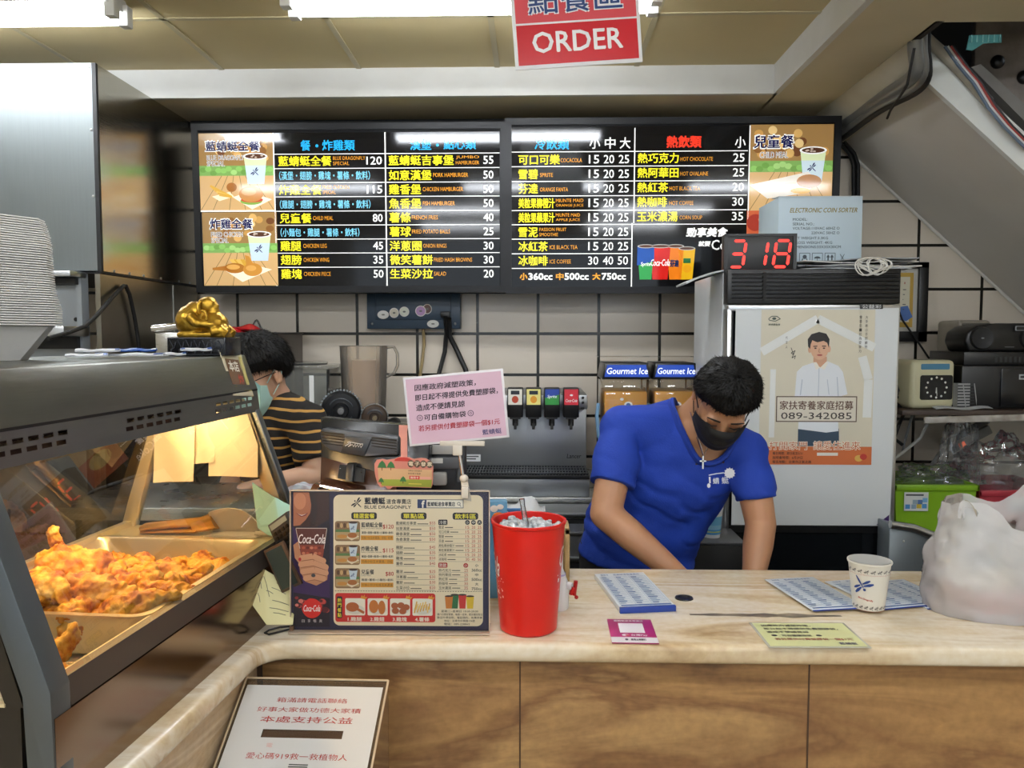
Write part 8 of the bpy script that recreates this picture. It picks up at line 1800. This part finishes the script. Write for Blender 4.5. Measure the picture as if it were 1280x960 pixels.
# ---- worker in the striped shirt
FL2 = Vector((P(345, 600, 2.70).x, 2.72, 0)); OFF2 = Matrix.Translation(-FL2)
p2 = thing('person', 'person in a black shirt with yellow stripes, looking down behind the display case', 'person', FL2)
Sk2 = skin_mat('skin_pale', '#cfa78c', '#c2977c')
hc2 = P(324, 468, 2.62); HM2 = Matrix.Translation(hc2) @ basis((-.45, -.70, -.32), (-.2, -.2, .95)).to_4x4()
nb0, nb1 = P(352, 510, 2.69), P(337, 488, 2.65)
sL, eL2, wL = P(384, 530, 2.58), P(399, 596, 2.52), P(336, 604, 2.42); sR = P(300, 530, 2.84); eR2 = P(292, 600, 2.78); wR2 = P(285, 612, 2.55)
tor2 = [((FL2.x + .0, 2.74, .82), .125, .17), ((FL2.x + .005, 2.73, .98), .12, .165), (tuple(P(346, 560, 2.71)), .125, .175), (tuple(P(347, 528, 2.70)), .115, .165), (tuple(P(350, 510, 2.70)), .075, .11), (tuple(P(351, 500, 2.69)), .06, .065)]
b = B(); b.M = OFF2; head_shapes(b, HM2)
b.tube([nb0 + Vector((0, 0, -.05)), nb0, nb1, hc2 + Vector((.02, .02, 0))], [.07, .06, .056, .055], 18); b.tube([Vector(p) for p, a, c in tor2], [(a - .014, c - .014) for p, a, c in tor2], 24, up=(1, 0, 0))
for s_, e_, w_ in ((sL, eL2, wL), (sR, eR2, wR2)): b.ball(s_, .056); b.tube([s_, s_.lerp(e_, .5), e_], [.054, .048, .042], 16); b.ball(e_, .042); b.tube([e_, e_.lerp(w_, .35), e_.lerp(w_, .8), w_], [.042, .041, .032, .027], 16)
hand(b, wL, (-.9, -.15, -.15), (0, .1, -1), 1, .5); hand(b, wR2, (-.5, -.6, -.2), (0, .1, -1), -1, .5)
for s in (-1, 1): b.tube([(FL2.x, 2.74 + s * .09, .86), (FL2.x, 2.74 + s * .1, .48), (FL2.x + .02, 2.74 + s * .1, .08)], [.082, .058, .042], 16); b.tube([(FL2.x + .05, 2.74 + s * .1, .04), (FL2.x - .10, 2.74 + s * .1, .035)], [.042, .036], 12)
nbm = fuse(b, .006, 5); nbm.mats = [Sk2]; nbm.build('body', p2, sharp=180)
b = B(); b.M = OFF2; b.tube([Vector(p) for p, a, c in tor2[:-1]], [(a, c) for p, a, c in tor2[:-1]], 28, up=(1, 0, 0))
eS = sL.lerp(eL2, .72); b.ball(sL, .068); b.tube([Vector(P(352, 520, 2.66)), sL, sL.lerp(eL2, .4), eS], [.085, .070, .070, .069], 18); eS2 = sR.lerp(eR2, .72); b.ball(sR, .068); b.tube([Vector(P(345, 520, 2.76)), sR, sR.lerp(eR2, .4), eS2], [.085, .070, .068, .066], 18)
nbm = fuse(b, .007, 6, lambda c, n: .007 * noise.noise(Vector((c.x * 9 + c.z * 12, c.y * 8, c.z * 9))) + .003 * noise.noise(c * 24))
dead = [fc for fc in nbm.bm.faces if any((fc.calc_center_median() + FL2 - e_).dot(q_ - s_) > .008 and (fc.calc_center_median() + FL2 - e_).length < .10 and (k_ == 1 or (fc.calc_center_median() + FL2).x > P(372, 560, 2.6).x) for k_, (e_, q_, s_) in enumerate(((eS, eL2, sL),)))]
bmesh.ops.delete(nbm.bm, geom=dead, context='FACES')
ms = mat('striped_cotton', '#15110f', .85)
nt = ms.node_tree; pb = nt.nodes['Principled BSDF']; tc = nt.nodes.new('ShaderNodeTexCoord'); sp = nt.nodes.new('ShaderNodeSeparateXYZ'); nt.links.new(tc.outputs['Object'], sp.inputs[0])
nz = nt.nodes.new('ShaderNodeTexNoise'); nz.inputs['Scale'].default_value = 6; nt.links.new(tc.outputs['Object'], nz.inputs[0])
ma = nt.nodes.new('ShaderNodeMath'); ma.operation = 'MULTIPLY_ADD'; ma.inputs[1].default_value = .03; nt.links.new(nz.outputs['Fac'], ma.inputs[0]); nt.links.new(sp.outputs[2], ma.inputs[2])
m1 = nt.nodes.new('ShaderNodeMath'); m1.operation = 'MULTIPLY'; m1.inputs[1].default_value = 1 / .0305; nt.links.new(ma.outputs[0], m1.inputs[0])
m2 = nt.nodes.new('ShaderNodeMath'); m2.operation = 'FRACT'; nt.links.new(m1.outputs[0], m2.inputs[0])
m3 = nt.nodes.new('ShaderNodeMath'); m3.operation = 'GREATER_THAN'; m3.inputs[1].default_value = .76; nt.links.new(m2.outputs[0], m3.inputs[0])
mx = nt.nodes.new('ShaderNodeMix'); mx.data_type = 'RGBA'; mx.inputs[6].default_value = lin('#15100f'); mx.inputs[7].default_value = lin('#b98d46'); nt.links.new(m3.outputs[0], mx.inputs[0]); nt.links.new(mx.outputs[2], pb.inputs['Base Color'])
nbm.mats = [ms]; nbm.build('shirt', p2, sharp=180)
b = B(mat('black_rib', '#100e10', .85)); b.M = OFF2
b.tube([P(364, 493, 2.66), P(358, 503, 2.63), P(345, 512, 2.60), P(330, 515, 2.59), P(318, 511, 2.62), P(322, 498, 2.72), P(345, 490, 2.76), P(360, 489, 2.72)], [(.010, .005)] * 8, 8, closed=True); b.build('collar', p2)
face_mask(HM2, mat('pale_mask', '#9fc4bd', .7), 'face_mask', p2, OFF2)
def lim2(th):
    c = math.cos(th); return R(90) if c > .55 else R(90 + (98 - 90) * min(1, (.55 - c) / .45)) if c > .1 else R(98 + (132 - 98) * min(1, (.1 - c) / .6))
hair_cap(OFF2 @ HM2, lim2, .002, 11.0, .026, .012, .008).build('hair', p2, sharp=180)
b = B(M_black); b.M = OFF2 @ HM2
for s in (-1, 1): b.tube([(s * .031 + .024 * math.cos(R(a)), -.098, .000 + .017 * math.sin(R(a))) for a in range(0, 360, 24)], .0016, 6, closed=True); b.tube([(s * .055, -.096, .004), (s * .078, -.03, .006), (s * .082, .01, .002)], .0016, 6)
b.tube([(-.008, -.102, .002), (0, -.105, .004), (.008, -.102, .002)], .0016, 6); b.build('glasses', p2)
b = B(); b.M = OFF2; b.tube([(FL2.x, 2.74, .93), (FL2.x, 2.74, .82)], [(.108, .155), (.115, .16)], 24, up=(1, 0, 0))
for s in (-1, 1): b.tube([(FL2.x, 2.74 + s * .085, .86), (FL2.x, 2.74 + s * .10, .48), (FL2.x + .02, 2.74 + s * .1, .07)], [.096, .075, .062], 18)
nbm = fuse(b, .01, 4); nbm.mats = [mat('dark_trousers')]; nbm.build('trousers', p2, sharp=180)
# printed bag on the worktop in front of the striped shirt
q = P(378, 622, 2.2)
b = B(mat('printed_bag', '#c3cdd6', .4, vary=(30, .15, '#b98d94'), bump=(30, .6)))
b.sheet(lambda u, v: (-.07 + .14 * u, -.05 + .1 * v, .05 * math.sin(math.pi * u) ** .6 * math.sin(math.pi * v) ** .6 * (1 + .3 * noise.noise(Vector((u * 5, v * 5, 1))))), 24, 16, .01); tag(b.build('printed_bag', None, (q.x, 2.2, q.z - .01)), 'pale printed plastic bag under the striped shirt worker forearm', 'bag')
t = thing('prep_table', 'low steel prep table behind the case where the striped shirt worker stands', 'table', (q.x - .3, 2.1, 0)); b = B(M_wt); b.box(-.35, .42, 0, .38, q.z - .045, q.z - .01, .004); b.build('top', t)
for x in (-.33, .37):
    for y in (.02, .33): b = B(M_alu); b.box(x, x + .03, y, y + .03, 0, q.z - .045); b.build('leg', t)

# ================================================================ pieces of parts go under their part
NEST = {'lettering': ('board', 'face', 'laminate', 'carton', 'white_panel', 'sleeve', 'body'), 'meal_pictures': ('face',), 'drink_pictures': ('face',), 'sticker': ('cover',), 'plug': ('cover',), 'rivets': ('front_panel',), 'seam': ('front_panel',),
        'tube_holder': ('housing',), 'blade_hub': ('base',), 'groove': ('base',), 'ribbed_ring': ('jug',), 'valve_label': ('valve',), 'drip_grid': ('drip_tray',), 'button': ('body', 'case'), 'lit_sign': ('lid',), 'flower_print': ('tank',), 'juice': ('tank',),
        'badge': ('door_frame', 'front_door'), 'gasket': ('door_frame',), 'grille_divider': ('grille_panel',), 'print': ('white_backing', 'sheet', 'paper_block', 'card', 'body'), 'purple_corner': ('white_backing',), 'lit_digit': ('case',),
        'dial': ('housing',), 'display_window': ('housing',), 'keys': ('body',), 'ear': ('figure',), 'face_lines': ('figure',), 'bead_string': ('figure',), 'menu_print': ('card',), 'drink_picture': ('card',), 'vent_slot': ('vent_hump',), 'logo_plate': ('vent_hump',),
        'base_handle': ('base',), 'collar': ('shirt',), 'shirt_print': ('shirt',), 'ear_loop': ('face_mask',), 'label_sticker': ('tub',), 'joint': ('front_panel',), 'cable_grommet': ('countertop',), 'vein': ('countertop',), 'hood_seam': ('hood',), 'baffle': ('hood',), 'reflector': ('hood',),
        'window_trim': ('end_panel',), 'binding': ('paper_block',), 'blue_edge': ('sheet', 'fabric'), 'printed_end': ('wrapper',), 'slot': ('white_panel', 'panel'), 'lid_edge': ('lid',), 'divider': ('panel',), 'speaker_cone': ('body',), 'display': ('body',), 'certificate': ('frame',), 'picture': ('carton',), 'cap_ring': ('body',), 'film_lid': ('body',), 'handle': ('lid',), 'switch': ('strip',), 'latch': ('body',)}
def stem_(o): return o.name.rsplit('.', 1)[0] if o.name[-4:-3] == '.' else o.name
for root in [o for o in bpy.data.objects if o.parent is None and o.children]:
    kids = list(root.children); by = {}
    for k in kids: by.setdefault(stem_(k), []).append(k)
    for c_, ps in NEST.items():
        if c_ not in by: continue
        for p_ in ps:
            if p_ in by and p_ != c_ and by[p_][0].parent == root:
                for n_, ch in enumerate(by[c_]): ch.parent = by[p_][n_ if len(by[p_]) == len(by[c_]) else 0]
                break
